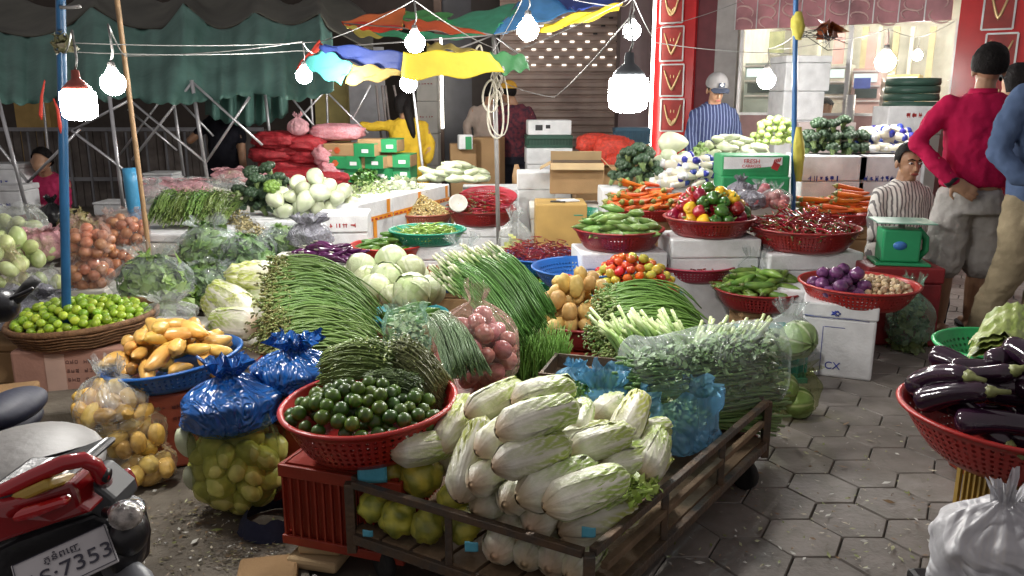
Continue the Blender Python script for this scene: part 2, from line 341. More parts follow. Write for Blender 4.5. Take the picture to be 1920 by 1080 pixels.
def broc(seed, c=(.055, .10, .05), c2=(.025, .055, .03)):
    m = MB(); rs = random.Random(seed)
    m.tube([(0, 0, -.07), (0, 0, -.03), (0, 0, .0)], [.016, .02, .035], 10, 0, (.25, .36, .14))
    knobs = []
    for k in range(15):
        a = k * 2.4; q = sqrt(k / 15); knobs.append((Vector((sin(q * 1.35) * cos(a), sin(q * 1.35) * sin(a), cos(q * 1.35))), rs.uniform(.020, .027)))
    for d, r in knobs:
        cc = Vector((d.x * .045, d.y * .045, d.z * .036))
        def fn(u, v):
            a = u * 2 * pi; t = v * pi; e = Vector((sin(t) * cos(a), sin(t) * sin(a), cos(t)))
            kk = 1 + .16 * noise.noise(e * 6 + d * 9) + .1 * noise.noise(e * 14 + d)
            return cc + e * r * kk, mixc(c2, c, max(0, min(1, .5 + 1.3 * noise.noise(e * 10 + d * 5))))
        m.grid(fn, 14, 9, 0, True)
    return Proto('broccoli_head', m.mesh('broccoli_head', vg))
BRO = [broc(i) for i in range(2)]
BROL = [broc(5, (.20, .32, .06), (.12, .22, .04))]
NAP = [napa(i, U(.25, .28), U(.058, .064), y, l) for i, (y, l) in enumerate(((0, 0), (.3, .1), (.1, .3), (.6, .1)))]
CAB = [cabbage_round(i) for i in range(3)]
CABG = [cabbage_round(i + 5, .075, (.16, .28, .09), (.28, .40, .16)) for i in range(2)]
# ------------------------------------------------------------------ leaf masses and strands
def leaves(m, fn, n, size, cols, seed=0, curl=.4):
    """fn(rs)->(pos, normal) ; adds bent leaf quads"""
    rs = random.Random(seed)
    for _ in range(n):
        p, nrm = fn(rs); nrm = nrm.normalized(); t = Vector((rs.uniform(-1, 1), rs.uniform(-1, 1), rs.uniform(-.6, 1))).normalized()
        s = size * rs.uniform(.6, 1.3); d = (t + nrm * .4).normalized(); w = d.cross(nrm)
        if w.length < .01: continue
        w.normalize(); c = mixc(cols[0], cols[1], rs.random()); c2 = mixc(c, cols[1], .5)
        up = d.cross(w) * (-1)
        a = m.V(p - d * s * .5, c); b = m.V(p - d * s * .1 + w * s * .32 + up * s * curl * .2, c2); e = m.V(p + d * s * .5 - up * s * curl * .4, c); f = m.V(p - d * s * .1 - w * s * .32 + up * s * curl * .2, c2); g = m.V(p + d * s * .05, c)
        m.Fc((a, b, g), 0); m.Fc((b, e, g), 0); m.Fc((e, f, g), 0); m.Fc((f, a, g), 0)
def dome(cx, cy, cz, rx, ry, rz, shell=.35, rot=0, noi=.15, sd=0):
    def fn(rs):
        a = rs.random() * 2 * pi; z = rs.uniform(-.15, 1); q = sqrt(max(0, 1 - z * z)); k = 1 - shell * rs.random() ** 1.5
        d = Vector((q * cos(a), q * sin(a), z)); k *= 1 + noi * 2 * noise.noise(d * 2.5 + Vector((sd, 0, 0)))
        x, y = d.x * rx * k, d.y * ry * k
        return Vector((cx + x * cos(rot) - y * sin(rot), cy + x * sin(rot) + y * cos(rot), cz + d.z * rz * k)), d
    return fn
def bez(P, t):
    if len(P) == 3: return P[0] * (1 - t) ** 2 + P[1] * 2 * t * (1 - t) + P[2] * t * t
    return P[0] * (1 - t) ** 3 + P[1] * 3 * t * (1 - t) ** 2 + P[2] * 3 * t * t * (1 - t) + P[3] * t ** 3
def strand(m, P, r, c0, c1, n=9, sides=4, r1=None, jit=0.0, tip=None):
    pts = [bez(P, i / n) for i in range(n + 1)]
    if jit: pts = [p + Vector((U(-jit, jit), U(-jit, jit), U(-jit, jit))) for p in pts]
    rr = [lerp(r, r1 if r1 is not None else r, i / n) for i in range(n + 1)]
    cc = [mixc(c0, c1, i / n) for i in range(n + 1)]
    if tip: cc[0] = tip[0]; rr[0] = tip[1]; cc[1] = mixc(tip[0], cc[1], .6)
    m.tube(pts, rr, sides, 0, cc)
EXPO = 1.55
# ------------------------------------------------------------------ containers
RED = (.42, .022, .018); DRED = (.28, .018, .018); BLUE = (.015, .12, .42); GREEN = (.01, .25, .12); PINKR = (.45, .04, .08)
_pm = {}
def basin(name, px, py, wpx, R, hgt, col, label, tilt=(0, 0), perf=True, fl=.74, at=None, group=None):
    """rim centre seen at (px,py), rim wpx wide; returns rim centre, tilt matrix"""
    c = at or A(px, py, 2 * R * F / wpx)
    key = (col, round(R, 2), hgt, perf)
    if key not in _pm: _pm[key] = perforated('plastic_%d' % len(_pm), col, R, hgt, int(R * 260), max(4, int(hgt / .017))) if perf else pbr('plastic_%d' % len(_pm), col, .35, var=.15)
    m = MB(); b = R * fl; P = [(.001, 0), (b, 0)] + [(lerp(b, R * .98, (k / 6) ** .75), hgt * .97 * k / 6) for k in range(1, 7)] + [(R + .006, hgt - .004), (R + .008, hgt + .003), (R + .002, hgt + .008), (R - .008, hgt + .006)]
    P += [(lerp(R * .96, b - .006, k / 6), hgt * .97 * (1 - k / 6) + .004) for k in range(0, 7)] + [(.001, .004)]
    m.lathe(P, 56); 
    o = m.build(name, _pm[key]); o.rotation_euler = (tilt[0], tilt[1], 0)
    Rm = Euler(o.rotation_euler).to_matrix(); o.location = c - Rm @ Vector((0, 0, hgt))
    tag(o, label, 'basin', group); return c
foam = pbr('styrofoam', (.76, .77, .78), .7, .35, 90, .13, 9, .3); foam2 = pbr('styrofoam_warm', (.70, .68, .62), .75, .25, 120, .1, 6, .3)
tapeo = pbr('orange_tape', (.80, .30, .02), .35, var=.1); inkb = pbr('blue_ink', (.03, .06, .40), .5, var=.3, vscale=30); inkg = pbr('green_ink', (.02, .32, .25), .5, var=.3); inkr = pbr('red_ink', (.55, .04, .04), .5, var=.3)
blackm = pbr('black_plastic', (.012, .012, .014), .35, var=.2); card = pbr('cardboard', (.38, .24, .12), .8, .15, 80, .12, 5, .2); cardl = pbr('cardboard_pale', (.50, .36, .20), .8, .1, 80, .12, 5, .2)
def fbox(name, c, sx, sy, sz, rz, label, mat=None, lid=True, prints=None, cat='box', group=None):
    """styrofoam box, c = base centre"""
    mat = mat or foam; o = thing(name, label, cat, c, (0, 0, rz), group)
    m = MB(); m.box(0, 0, 0, sx, sy, sz * (.8 if lid else 1)); m.build('body', mat, o, bevel=.012)
    if lid: m = MB(); m.box(0, 0, sz * .8 + .002, sx + .012, sy + .012, sz * .2 - .002); m.build('lid', mat, o, bevel=.01)
    for (mt, rects) in (prints or ()):
        m = MB()
        for (x0, z0, x1, z1) in rects: m.box((x0 + x1) / 2 * sx, -sy / 2 - .0075, z0 * sz, (x1 - x0) * sx, .002, (z1 - z0) * sz)
        m.build('printed_mark', mt, o)
    return o
def pattern(n, x0, x1, z, h, seed=0):
    rs = random.Random(seed); out = []; w = (x1 - x0) / n
    for i in range(n):
        a = x0 + i * w
        for _ in range(3):
            if rs.random() < .5: out.append((a + w * rs.uniform(0, .5), z + h * rs.random() * .8, a + w * rs.uniform(.55, .8), z + h * rs.uniform(.82, 1) if rs.random() < .2 else z + h * rs.uniform(.3, .9)))
            else: q = a + w * rs.uniform(.1, .7); out.append((q, z, q + w * .12, z + h))
    return [(a, min(b, d), c, max(b, d) + .004) for a, b, c, d in out]
def text(s, size, mat, M, parent=None, name='lettering', ext=.001, font=None, sx=1, align='CENTER'):
    cu = bpy.data.curves.new(name, 'FONT'); cu.body = s; cu.size = size; cu.extrude = ext; cu.align_x = align; cu.align_y = 'CENTER'; cu.materials.append(mat)
    if font: 
        try: cu.font = font
        except Exception: pass
    t_ = bpy.data.objects.new('t', cu); COL.objects.link(t_); bpy.context.view_layer.update(); me = bpy.data.meshes.new_from_object(t_.evaluated_get(bpy.context.evaluated_depsgraph_get())); bpy.data.objects.remove(t_)
    o = bpy.data.objects.new(name, me); COL.objects.link(o); o.matrix_world = M
    if parent: o.parent = parent
    o.scale = (sx, 1, 1) if sx != 1 else o.scale; return o
# ------------------------------------------------------------------ bags
F_CLR = film('clear_film', (.60, .66, .66), .03, .20, .10, 7); F_FOG = film('foggy_film', (.62, .64, .62), .12, .40, .2, 8)
F_YEL = film('amber_film', (.70, .58, .36), .04, .22, .12, 7); F_ONI = film('onion_film', (.60, .40, .34), .04, .24, .1, 7); F_PNK = film('pink_film', (.80, .42, .46), .35, .8, .2, 10)
F_BLU = film('blue_film', (.010, .10, .36), .82, .96, .2, 6, (.05, .2, .8)); F_LBL = film('pale_blue_film', (.22, .48, .70), .40, .75, .15, 5, (.55, .82, .97))
F_WHT = film('white_film', (.52, .52, .55), .60, .90, .42, 4); F_GRN = film('green_tint_film', (.35, .60, .45), .10, .35, .12, 7); F_GRY = film('grey_film', (.26, .26, .30), .72, .96, .15, 9); F_DRK = film('dark_film', (.20, .22, .10), .04, .18, .1, 7, (.88, .90, .72))
def bag(name, c, rx, ry, h, mat, label, rz=0, neck=.82, nr=.18, frill=.25, seed=0, wr=.05, cat='bag', lean=(0, 0), kn=True, group=None, open_=False, sq=2.6):
    """film bag standing on c: full body, gathered neck, flared frill"""
    m = MB(); o = Vector((seed * 7.7, seed * 2.3, 0)); nv = 34; nu = 60
    def rad(v):
        if open_: return (min(1, v / .25) ** .5) * (1 + .05 * v)
        if v < neck:
            t = v / neck; lo = min(1, t / .28) ** .5; hi = max(0, (t - .62) / .38); return lo * (1 - (1 - nr) * (hi ** 1.7))
        t = (v - neck) / (1 - neck); return nr + frill * (t ** .8)
    def fn(u, v):
        a = u * 2 * pi; R = rad(v); ca, sa = cos(a), sin(a)
        k = (abs(ca) ** sq + abs(sa) ** sq) ** (-1 / sq) * .93
        up = max(0, (v / neck - .45) / .55) if not open_ else v ** 2 * .7
        fold = (.5 * sin(a * 9 + 2 * nz3(a, v * 2, seed)) + .5 * sin(a * 17 + seed + 3 * nz3(v * 3, a * .5, 1))) * .16 * up * (1 if v < neck else 1.6)
        w = wr * (noise.noise(Vector((ca * 2.2, sa * 2.2, v * 3)) + o) * 1.6 + noise.noise(Vector((ca * 6, sa * 6, v * 8)) + o) * .7)
        z = v * h * (1 + .04 * nz3(ca * 2, sa * 2, seed)); 
        if v > neck and not open_: z += h * .07 * nz3(ca * 3 + seed, sa * 3, 5) * (v - neck) / (1 - neck) * 3
        if open_: z += h * .16 * nz3(ca * 1.6 + seed, sa * 1.6, 5) * max(0, v - .5) * 2
        x, y = ca * rx * R * k * (1 + fold + w), sa * ry * R * k * (1 + fold + w)
        return Vector((x + lean[0] * v, y + lean[1] * v, z)), (1, 1, 1)
    m.grid(fn, nu, nv, 0, True)
    o_ = m.build(name, mat, None, c, (0, 0, rz)); return tag(o_, label, cat, group)
def fill(protos, c, rx, ry, h, r, n, label, cat, group, seed=0, rz=0, mode='any', sc=(.9, 1.1)):
    """contents pressed against the inside of a bag of that size"""
    rs = random.Random(seed); pts = []; c = Vector(c)
    for _ in range(n * 60):
        if len(pts) >= n: break
        a = rs.uniform(0, 2 * pi); v = rs.uniform(0, 1) ** .9; t = v; R = (min(1, t / .3) ** .5) * (1 - .75 * max(0, (t - .55) / .45) ** 2)
        q = rs.choice((1, 1, 1, .5)); x = cos(a) * max(0, rx * R - r * .9) * q; y = sin(a) * max(0, ry * R - r * .9) * q; z = r * .6 + v * max(.001, h - r * 1.6)
        if q == .5 and v < .7: continue
        if any((x - X) ** 2 + (y - Y) ** 2 + (z - Z) ** 2 < (1.45 * r) ** 2 for X, Y, Z in pts): continue
        pts.append((x, y, z)); p = c + Vector((x * cos(rz) - y * sin(rz), x * sin(rz) + y * cos(rz), z))
        rs.choice(protos).put(p, (rs.random() * 6, rs.random() * 6, rs.random() * 6), rs.uniform(*sc), label, cat, group)
# ------------------------------------------------------------------ people
skin = pbr('skin', (.36, .20, .12), .5, .15, 80, .1, 8, .4, sss=.1); hairm = pbr('hair', (.010, .008, .008), .7, .8, 90, .3, 30, .15)
def remesh(o, vox, sm=2):
    r = o.modifiers.new('r', 'REMESH'); r.mode = 'VOXEL'; r.voxel_size = vox; r.use_smooth_shade = True
    s = o.modifiers.new('s', 'SMOOTH'); s.factor = .5; s.iterations = sm
def ell(m, c, r, M=None, c_=(1, 1, 1), n=14):
    c = Vector(c)
    def fn(u, v):
        a = u * 2 * pi; t = v * pi; d = Vector((sin(t) * cos(a) * r[0], sin(t) * sin(a) * r[1], cos(t) * r[2])); return c + (M @ d if M else d), c_
    m.grid(fn, n, n - 3, 0, True)
def loft(m, secs, n=20):
    """secs: (centre, rx, ry[, rot]) horizontal-ish sections closed at ends"""
    K = len(secs) - 1
    def fn(u, v):
        c, rx, ry = secs[round(v * K)][:3]; a = u * 2 * pi; z = secs[round(v * K)][3] if len(secs[round(v * K)]) > 3 else 0
        ca, sa = cos(a), sin(a); q = (abs(ca) ** 2.4 + abs(sa) ** 2.4) ** (-1 / 2.4)
        x, y = ca * rx * q, sa * ry * q
        return Vector(c) + Vector((x * cos(z) - y * sin(z), x * sin(z) + y * cos(z), 0)), (1, 1, 1)
    b = m.grid(fn, n, K, 0, True); m.Fc([b + i for i in range(n)][::-1]); e = b + K * n; m.Fc([e + i for i in range(n)])
def limb(m, pts, rad, n=12):
    m.tube([Vector(p) for p in pts], rad, n)
    for p, r in zip(pts, rad): ell(m, p, (r, r, r), n=9)
def hand(m, w, d, side, s=1.0, curl=.3, nrm=None):
    """w wrist, d direction, side = thumb direction"""
    w, d, side = Vector(w), Vector(d).normalized(), Vector(side); side = (side - d * side.dot(d)).normalized(); up = (nrm or side.cross(d)).normalized()
    c = w + d * .045 * s; M = Matrix((side, d, up)).transposed(); ell(m, c, (.042 * s, .055 * s, .017 * s), M)
    for k, (o, L) in enumerate(((.030, .066), (.010, .074), (-.010, .070), (-.029, .054))):
        b = w + d * .080 * s + side * o * s; b1 = b + (d + side * o * 3 - up * curl * .5).normalized() * L * .5 * s; b2 = b1 + (d - up * curl * 2).normalized() * L * .5 * s
        m.tube([b - d * .02, b, b1, b2, b2 + (b2 - b1) * .15], [.0095 * s, .0095 * s, .0085 * s, .0075 * s, .004 * s], 8)
    b = w + d * .02 * s + side * .03 * s; b1 = b + (side + d * .5).normalized() * .04 * s; b2 = b1 + (side * .4 + d).normalized() * .03 * s
    m.tube([b - side * .02, b, b1, b2], [.013 * s, .012 * s, .010 * s, .006 * s], 8)
def head(m, c, yaw=0, pitch=0, s=1.0, face=True):
    """facing -Y at yaw 0"""
    M = Euler((pitch, 0, yaw)).to_matrix(); c = Vector(c)
    def P(x, y, z): return c + M @ Vector((x * s, y * s, z * s))
    ell(m, P(0, .012, .03), (.076 * s, .094 * s, .092 * s), M); ell(m, P(0, -.02, -.035), (.058 * s, .066 * s, .078 * s), M)
    ell(m, P(0, -.055, -.085), (.028 * s, .025 * s, .025 * s), M)
    if face:
        m.tube([P(0, -.085, .02), P(0, -.100, -.012), P(0, -.112, -.03), P(0, -.088, -.038)], [.008 * s, .011 * s, .015 * s, .008 * s], 8)
        ell(m, P(0, -.082, -.062), (.024 * s, .012 * s, .011 * s), M); ell(m, P(0, -.078, .032), (.05 * s, .016 * s, .012 * s), M)
    for sx in (-1, 1): ell(m, P(.077 * sx, .01, -.012), (.010 * s, .020 * s, .031 * s), M)
    return M, P
eyew = pbr('eye_white', (.7, .68, .65), .3); lipm = pbr('lips', (.30, .09, .07), .4)
def features(parent, P, M, s=1.0, half=True):
    for sx in (-1, 1):
        m = MB(); ell(m, P(.031 * sx, -.088, .010), (.015 * s, .009 * s, .008 * s), M); e = m.build('eye', eyew, parent)
        m = MB(); ell(m, P(.031 * sx, -.0965, .009), (.007 * s, .003 * s, .007 * s), M); m.build('pupil', blackm, e)
        m = MB(); m.tube([P(.012 * sx, -.097, .030), P(.032 * sx, -.096, .037), P(.052 * sx, -.083, .029)], [.004 * s, .0055 * s, .003 * s], 6); m.build('eyebrow', hairm, parent)
    m = MB(); ell(m, P(0, -.094, -.062), (.025 * s, .007 * s, .008 * s), M); m.build('mouth', lipm, parent)
def hair(parent, P, M, s=1.0, length=0, back=True, vol=1.0, tail=None):
    m = MB()
    def fn(u, v):
        a = u * 2 * pi; t = v * pi * (.62 + .10 * max(0, sin(a))); d = Vector((sin(t) * cos(a), sin(t) * sin(a), cos(t)))
        fr = max(0, -d.y) ; drop = 1
        zz = d.z if d.y > -.35 else max(d.z, .42 + .1 * sin(a * 5))
        k = 1.0 + .05 * noise.noise(d * 5) + .03 * noise.noise(Vector((a * 12, t, 0)))
        return P(d.x * .086 * vol * k, .014 + d.y * .106 * vol * k, .035 + zz * .104 * vol * k - (length if d.y > 0 else length * .5) * max(0, v - .6) * 2.5), (1, 1, 1)
    m.grid(fn, 36, 16, 0, True)
    if tail: m.tube(tail, [.045, .05, .042, .03, .01][:len(tail)], 12)
    return m.build('hair', hairm, parent)
# ------------------------------------------------------------------ lamps
def bulb_mat(s): return emit('bulb_glow', (1.0, .97, .92), s)
socket = pbr('socket', (.25, .24, .23), .4); wirem = pbr('cable', (.22, .22, .21), .5); wired = pbr('cable_dark', (.05, .05, .05), .5)
def lamp(px, py, wpx, r, label, strength=260, big=False, cordto=None, sock=socket, name='light_bulb'):
    c = A(px, py, 2 * r * F / wpx); o = thing(name, label, 'light bulb', c, group=None)
    m = MB()
    if big:
        P = [(.001, -r * .95), (r * .6, -r * .9), (r * .93, -r * .7), (r, -r * .3), (r, r * .5), (r * .96, r * .75), (r * .8, r * .8), (.001, r * .8)]
        m.lathe(P, 28); m.build('globe', bulb_mat(strength), o); m = MB()
        m.lathe([(.001, r * .8), (r * .82, r * .81), (r * .80, r * .98), (r * .46, r * 1.35), (r * .26, r * 1.5), (r * .22, r * 2.0), (.001, r * 2.05)], 20); m.build('cap', sock, o)
        top = r * 2.0
    else:
        P = [(.001, -r)] + [(r * sin(t * pi / 12), -r * cos(t * pi / 12)) for t in range(1, 9)] + [(r * .55, r * .8), (r * .4, r * 1.1), (.001, r * 1.12)]
        m.lathe(P, 18); m.build('globe', bulb_mat(strength), o); m = MB()
        m.lathe([(.001, r * 1.0), (r * .36, r * 1.02), (r * .34, r * 1.25), (r * .26, r * 1.7), (.001, r * 1.75)], 14); m.build('cap', sock, o); top = r * 1.72
    m = MB(); m.tube([(0, 0, top), (.01, 0, top + .03), (0, .01, top + .12)], .004, 6); m.build('hanging_cord', wirem, o)
    return c + Vector((0, .01, top + .12))
def cable(pts, r, label, mat=None, name='overhead_cable', sag=0.0, n=10, group=None):
    P = []
    for i in range(len(pts) - 1):
        a, b = Vector(pts[i]), Vector(pts[i + 1])
        for k in range(n): t = k / n; P.append(a.lerp(b, t) - Vector((0, 0, sag * 4 * t * (1 - t))))
    P.append(Vector(pts[-1])); m = MB(); m.tube(P, r, 5); return tag(m.build(name, mat or wirem), label, 'cable', group)
# ================================================================== GROUND
m = MB(); dirt = pbr('wet_concrete', (.13, .115, .095), .6, .5, 18, .35, 3, .5, col2=(.05, .042, .033))
m.box(0, 15, -.3, 60, 50, .28); tag(m.build('ground', dirt), 'dark worn concrete ground under the market stalls', kind='structure')
pav = pbr('paver', None, .5, .35, 45, .22, 9, .45)
m = MB(); s = .135; rs = random.Random(3)
for i in range(-3, 24):
    for j in range(0, 34):
        cx = .35 + i * 1.5 * s; cy = 1.1 + (j + .5 * (i % 2)) * sqrt(3) * s
        if cx < (-.1 if cy < 2.4 else .15) or cx > 4.6: continue
        g = rs.uniform(.78, 1.12) * .225; col = (g, g * .91, g * .82); z = rs.uniform(-.002, .002); tx, ty = rs.uniform(-.008, .008), rs.uniform(-.008, .008)
        top = []; bot = []; lo = []
        for k in range(6):
            a = k * pi / 3; ox, oy = cos(a) * s, sin(a) * s
            top.append(m.V((cx + ox * .955, cy + oy * .955, z + tx * ox + ty * oy), col)); bot.append(m.V((cx + ox * .985, cy + oy * .985, z - .006), col)); lo.append(m.V((cx + ox * .985, cy + oy * .985, -.018), (.05, .05, .045)))
        m.Fc(top, 0, False)
        for k in range(6): q = (k + 1) % 6; m.Fc((bot[k], bot[q], top[q], top[k]), 0, False); m.Fc((lo[k], lo[q], bot[q], bot[k]), 0, False)
pv = m.build('pavement', pav); tag(pv, 'grey hexagonal concrete pavers with dark joints', kind='structure')
m = MB(); rs = random.Random(5); conc = pbr('rough_concrete', (.19, .165, .13), .7, .8, 24, .3, 5, .35, col2=(.075, .062, .046))
P = [W(x, y, 0) for x, y in ((-250, 1500), (690, 1500), (560, 1000), (640, 800), (500, 640), (300, 600), (-700, 700))]
b = [m.V((p.x, p.y, -.004)) for p in P]; m.Fc(b, 0, False); tag(m.build('walkway', conc), 'pale stained concrete patch by the motorbike', kind='structure')
m = MB()
for k in range(620):
    if k < 200: p = W(rs.gauss(420, 110), rs.gauss(990, 60), .006)
    else: p = W(rs.uniform(1250, 1750), rs.uniform(760, 1070), .006)
    sz = rs.uniform(.004, .013) if k < 195 or k > 240 else rs.uniform(.01, .026)
    a = rs.random() * 6; c = rs.choice(((.55, .58, .35), (.25, .30, .10), (.6, .55, .42), (.3, .2, .1), (.7, .7, .65)))
    q = [m.V(p + Vector((cos(a + t) * sz * (1 if i % 2 else .35), sin(a + t) * sz * (1 if i % 2 else .35), rs.uniform(0, .006))), c) for i, t in enumerate((0, 1.57, 3.14, 4.71))]; m.Fc(q, 0, False)
pass
for (lx, ly, r0) in ((330, 1010, .22), (430, 1040, .16), (380, 960, .12), (480, 1060, .10)):
    q0 = W(lx, ly, 0)
    for t in range(160):
        a = rs.random() * 6.28; q = r0 * rs.random() ** .7; p = q0 + Vector((cos(a) * q * 1.3, sin(a) * q, .002)); sz = rs.uniform(.003, .010); c = rs.choice(((.10, .07, .04), (.16, .12, .07), (.22, .20, .08), (.06, .05, .03)))
        b_ = rs.random() * 3; k_ = [m.V(p + Vector((cos(b_ + t2) * sz, sin(b_ + t2) * sz * .5, rs.uniform(0, .004))), c) for t2 in (0, 1.4, 2.9, 4.4)]; m.Fc(k_, 0, False)
tag(m.build('litter', vleaf), 'scraps of leaf and peel scattered over the ground', kind='stuff')
# ================================================================== CART
iron = pbr('cart_iron', (.085, .078, .07), .45, .4, 60, .4, 20, .5, metal=.5, col2=(.16, .10, .06)); wood = pbr('old_wood', (.22, .15, .09), .75, .5, 40, .3, 10, .3)
hc = .33; ca = W(655, 905, hc); cb = W(1105, 1040, hc); cc_ = W(1440, 752, hc); cdd = ca + (cc_ - cb)
cart = thing('flatbed_cart', 'low dark steel flatbed cart carrying napa cabbages in front', 'cart', (cb.x, cb.y, 0))
def crt(name, segs, r, mt=iron):
    m = MB()
    for a, b in segs:
        a, b = Vector(a) - Vector((cb.x, cb.y, 0)), Vector(b) - Vector((cb.x, cb.y, 0)); d = b - a; L = d.length; q = d.to_track_quat('X', 'Z').to_matrix().to_4x4()
        X = (b - a).normalized(); Zv = Vector((0, 0, 1)) if abs(X.z) < .9 else Vector((X.z, 0, 0)); Yv = Zv.cross(X).normalized(); Zv = X.cross(Yv)
        i = [m.V(p + Yv * sy * r + Zv * sz * r) for p in (a, b) for sy, sz in ((-1, -1), (1, -1), (1, 1), (-1, 1))]
        for f in ((3, 2, 1, 0), (4, 5, 6, 7), (0, 1, 5, 4), (1, 2, 6, 5), (2, 3, 7, 6), (3, 0, 4, 7)): m.Fc([i[k] for k in f], 0, False)
    return m.build(name, mt, cart, bevel=.002)
z0 = Vector((0, 0, -.17)); e_ = (cb - ca).normalized() * .016; g_ = (cc_ - cb).normalized() * .016
for a, b in ((ca, cb), (cb, cc_), (cdd, ca), (cc_, cdd)):
    d = (b - a).normalized() * .016
    crt('top_rail', [(a + d, b - d)], .011); crt('bed_rail', [(a + z0 + d, b + z0 - d)], .015)
mid = (ca + cb) / 2 - Vector((.03, -.02, 0)); mid2 = cb.lerp(cc_, .33); mid3 = cb.lerp(cc_, .66)
for p in (ca, cb, cc_, cdd): crt('corner_post', [(p, Vector((p.x, p.y, .11)))], .014)
for p in (mid, mid2, mid3, cdd.lerp(ca, .5)): crt('upright', [(p - Vector((0, 0, .012)), p + z0 + Vector((0, 0, .014)))], .010)
crt('side_board', [(cb + (cc_ - cb) * .06 - Vector((0, 0, .07)), cc_ - (cc_ - cb) * .04 - Vector((0, 0, .07)))], .010, wood)
m = MB(); b0 = Vector((cb.x, cb.y, 0)); n = 7
for k in range(n):
    a = ca.lerp(cb, (k + .05) / n); b = ca.lerp(cb, (k + .93) / n); a2, b2 = a + (cc_ - cb), b + (cc_ - cb)
    i = [m.V(Vector((p.x, p.y, z)) - b0) for z in (.165, .182) for p in (a, b, b2, a2)]
    for f in ((3, 2, 1, 0), (4, 5, 6, 7), (0, 1, 5, 4), (1, 2, 6, 5), (2, 3, 7, 6), (3, 0, 4, 7)): m.Fc([i[q] for q in f], 0, False)
m.build('plank_bed', wood, cart)
rub = pbr('rubber', (.02, .02, .02), .8, .3)
for p in (ca, cb, cc_, cdd):
    m = MB(); ctr = (ca + cc_) / 2; q = p + (ctr - p).normalized() * .09; M0 = Matrix.Translation((q.x - cb.x, q.y - cb.y, .06)) @ Euler((0, pi / 2, .6)).to_matrix().to_4x4(); m.xf = M0
    m.lathe([(.001, -.018), (.02, -.018), (.045, -.012), (.058, -.014), (.06, 0), (.058, .014), (.045, .012), (.02, .018), (.001, .018)], 20); w = m.build('wheel', rub, cart)
    m = MB(); m.box(q.x - cb.x, q.y - cb.y, .115, .05, .06, .045, .6); m.build('wheel_fork', iron, cart)
# napa cabbages : px, py, h, az, pitch, scale, proto, label
NC = [
 (800, 838, .43, 25, 0, 1.0, 0, 'white napa cabbage lying leftmost on the cart pile, butt towards the lime crate'),
 (853, 795, .47, 68, 25, 1.0, 1, 'napa cabbage with yellowish tip standing steeply beside the red lime basin'),
 (930, 748, .55, 38, 12, 1.0, 2, 'leafy pale green napa cabbage at the upper left of the cart pile'),
 (1020, 738, .58, 30, 5, 1.0, 0, 'topmost rounded napa cabbage at the back of the cart pile'),
 (886, 860, .45, 72, 38, 1.15, 3, 'long loose leafed napa cabbage lying down the left slope of the pile'),
 (950, 808, .53, 45, 15, 1.0, 1, 'napa cabbage tucked left of the big glossy one on top'),
 (1008, 785, .60, 28, 8, 1.12, 0, 'big glossy napa cabbage crowning the pile with a brown butt'),
 (1000, 852, .53, 28, 5, 1.05, 2, 'napa cabbage directly under the big glossy crown cabbage'),
 (1086, 785, .53, 75, 10, .85, 2, 'short frilly napa cabbage end on behind the crown cabbage'),
 (1125, 828, .50, 28, 5, .95, 1, 'napa cabbage with white rib in the middle right of the pile'),
 (1182, 785, .50, 62, 25, 1.0, 3, 'yellow tipped napa cabbage leaning up to the pale blue bag'),
 (1222, 850, .43, 68, 8, 1.05, 2, 'tan outer leafed napa cabbage at the right rear rail'),
 (1180, 868, .43, 28, 0, .95, 1, 'napa cabbage wedged left of the tan one by the right rail'),
 (1045, 905, .46, 32, 6, 1.12, 0, 'long white napa cabbage second from front on the right'),
 (1102, 920, .46, 28, 6, 1.15, 2, 'fattest napa cabbage at the front right with a broad pale butt'),
 (922, 888, .43, 60, -5, .92, 0, 'small napa cabbage with butt facing out under the left slope'),
 (965, 935, .40, 65, -5, .95, 1, 'round butted napa cabbage in the centre front of the pile'),
 (912, 945, .34, 55, 0, .95, 0, 'napa cabbage lying low to the left above the front rail'),
 (1012, 972, .34, 65, 0, 1.0, 3, 'napa cabbage with orange brown butt under the centre front'),
 (1095, 985, .32, 30, 0, 1.15, 3, 'green outer leafed napa cabbage lying against the right front corner'),
 (940, 1022, .24, 72, 0, 1.0, 0, 'cream napa cabbage butt showing between rails left of centre'),
 (992, 1038, .24, 75, 0, .9, 1, 'napa cabbage butt showing between rails near the middle upright'),
 (1040, 1048, .24, 70, 0, .95, 0, 'napa cabbage butt between rails second from the corner post'),
 (1082, 1062, .24, 60, 0, .9, 2, 'napa cabbage butt between rails next to the corner post'),
 (1150, 905, .36, 35, 0, 1.0, 3, None), (1100, 870, .42, 30, 0, 1.0, 1, None), (1040, 850, .44, 30, 0, 1.0, 0, None), (960, 850, .40, 50, 0, 1.0, 2, None), (1140, 800, .40, 50, 0, 1, 3, None), (1040, 790, .46, 40, 0, 1, 2, None), (920, 810, .40, 50, 0, 1, 2, None), (1000, 910, .34, 40, 0, 1, 1, None), (860, 850, .34, 50, 0, 1, 1, None)]
for (x, y, h, az, pt, sc, k, lb) in NC:
    p = W(x, y, h)
    if y >= 930: p = p + Vector((cos(radians(az)), sin(radians(az)), 0)) * .05
    NAP[k].put(p, Euler((U(0, 6), -radians(pt), radians(az))), (sc * .84, sc * .68, sc * .68), lb or 'napa cabbage mostly buried inside the cart pile', 'cabbage', None if lb else 'buried napa cabbages on the cart')
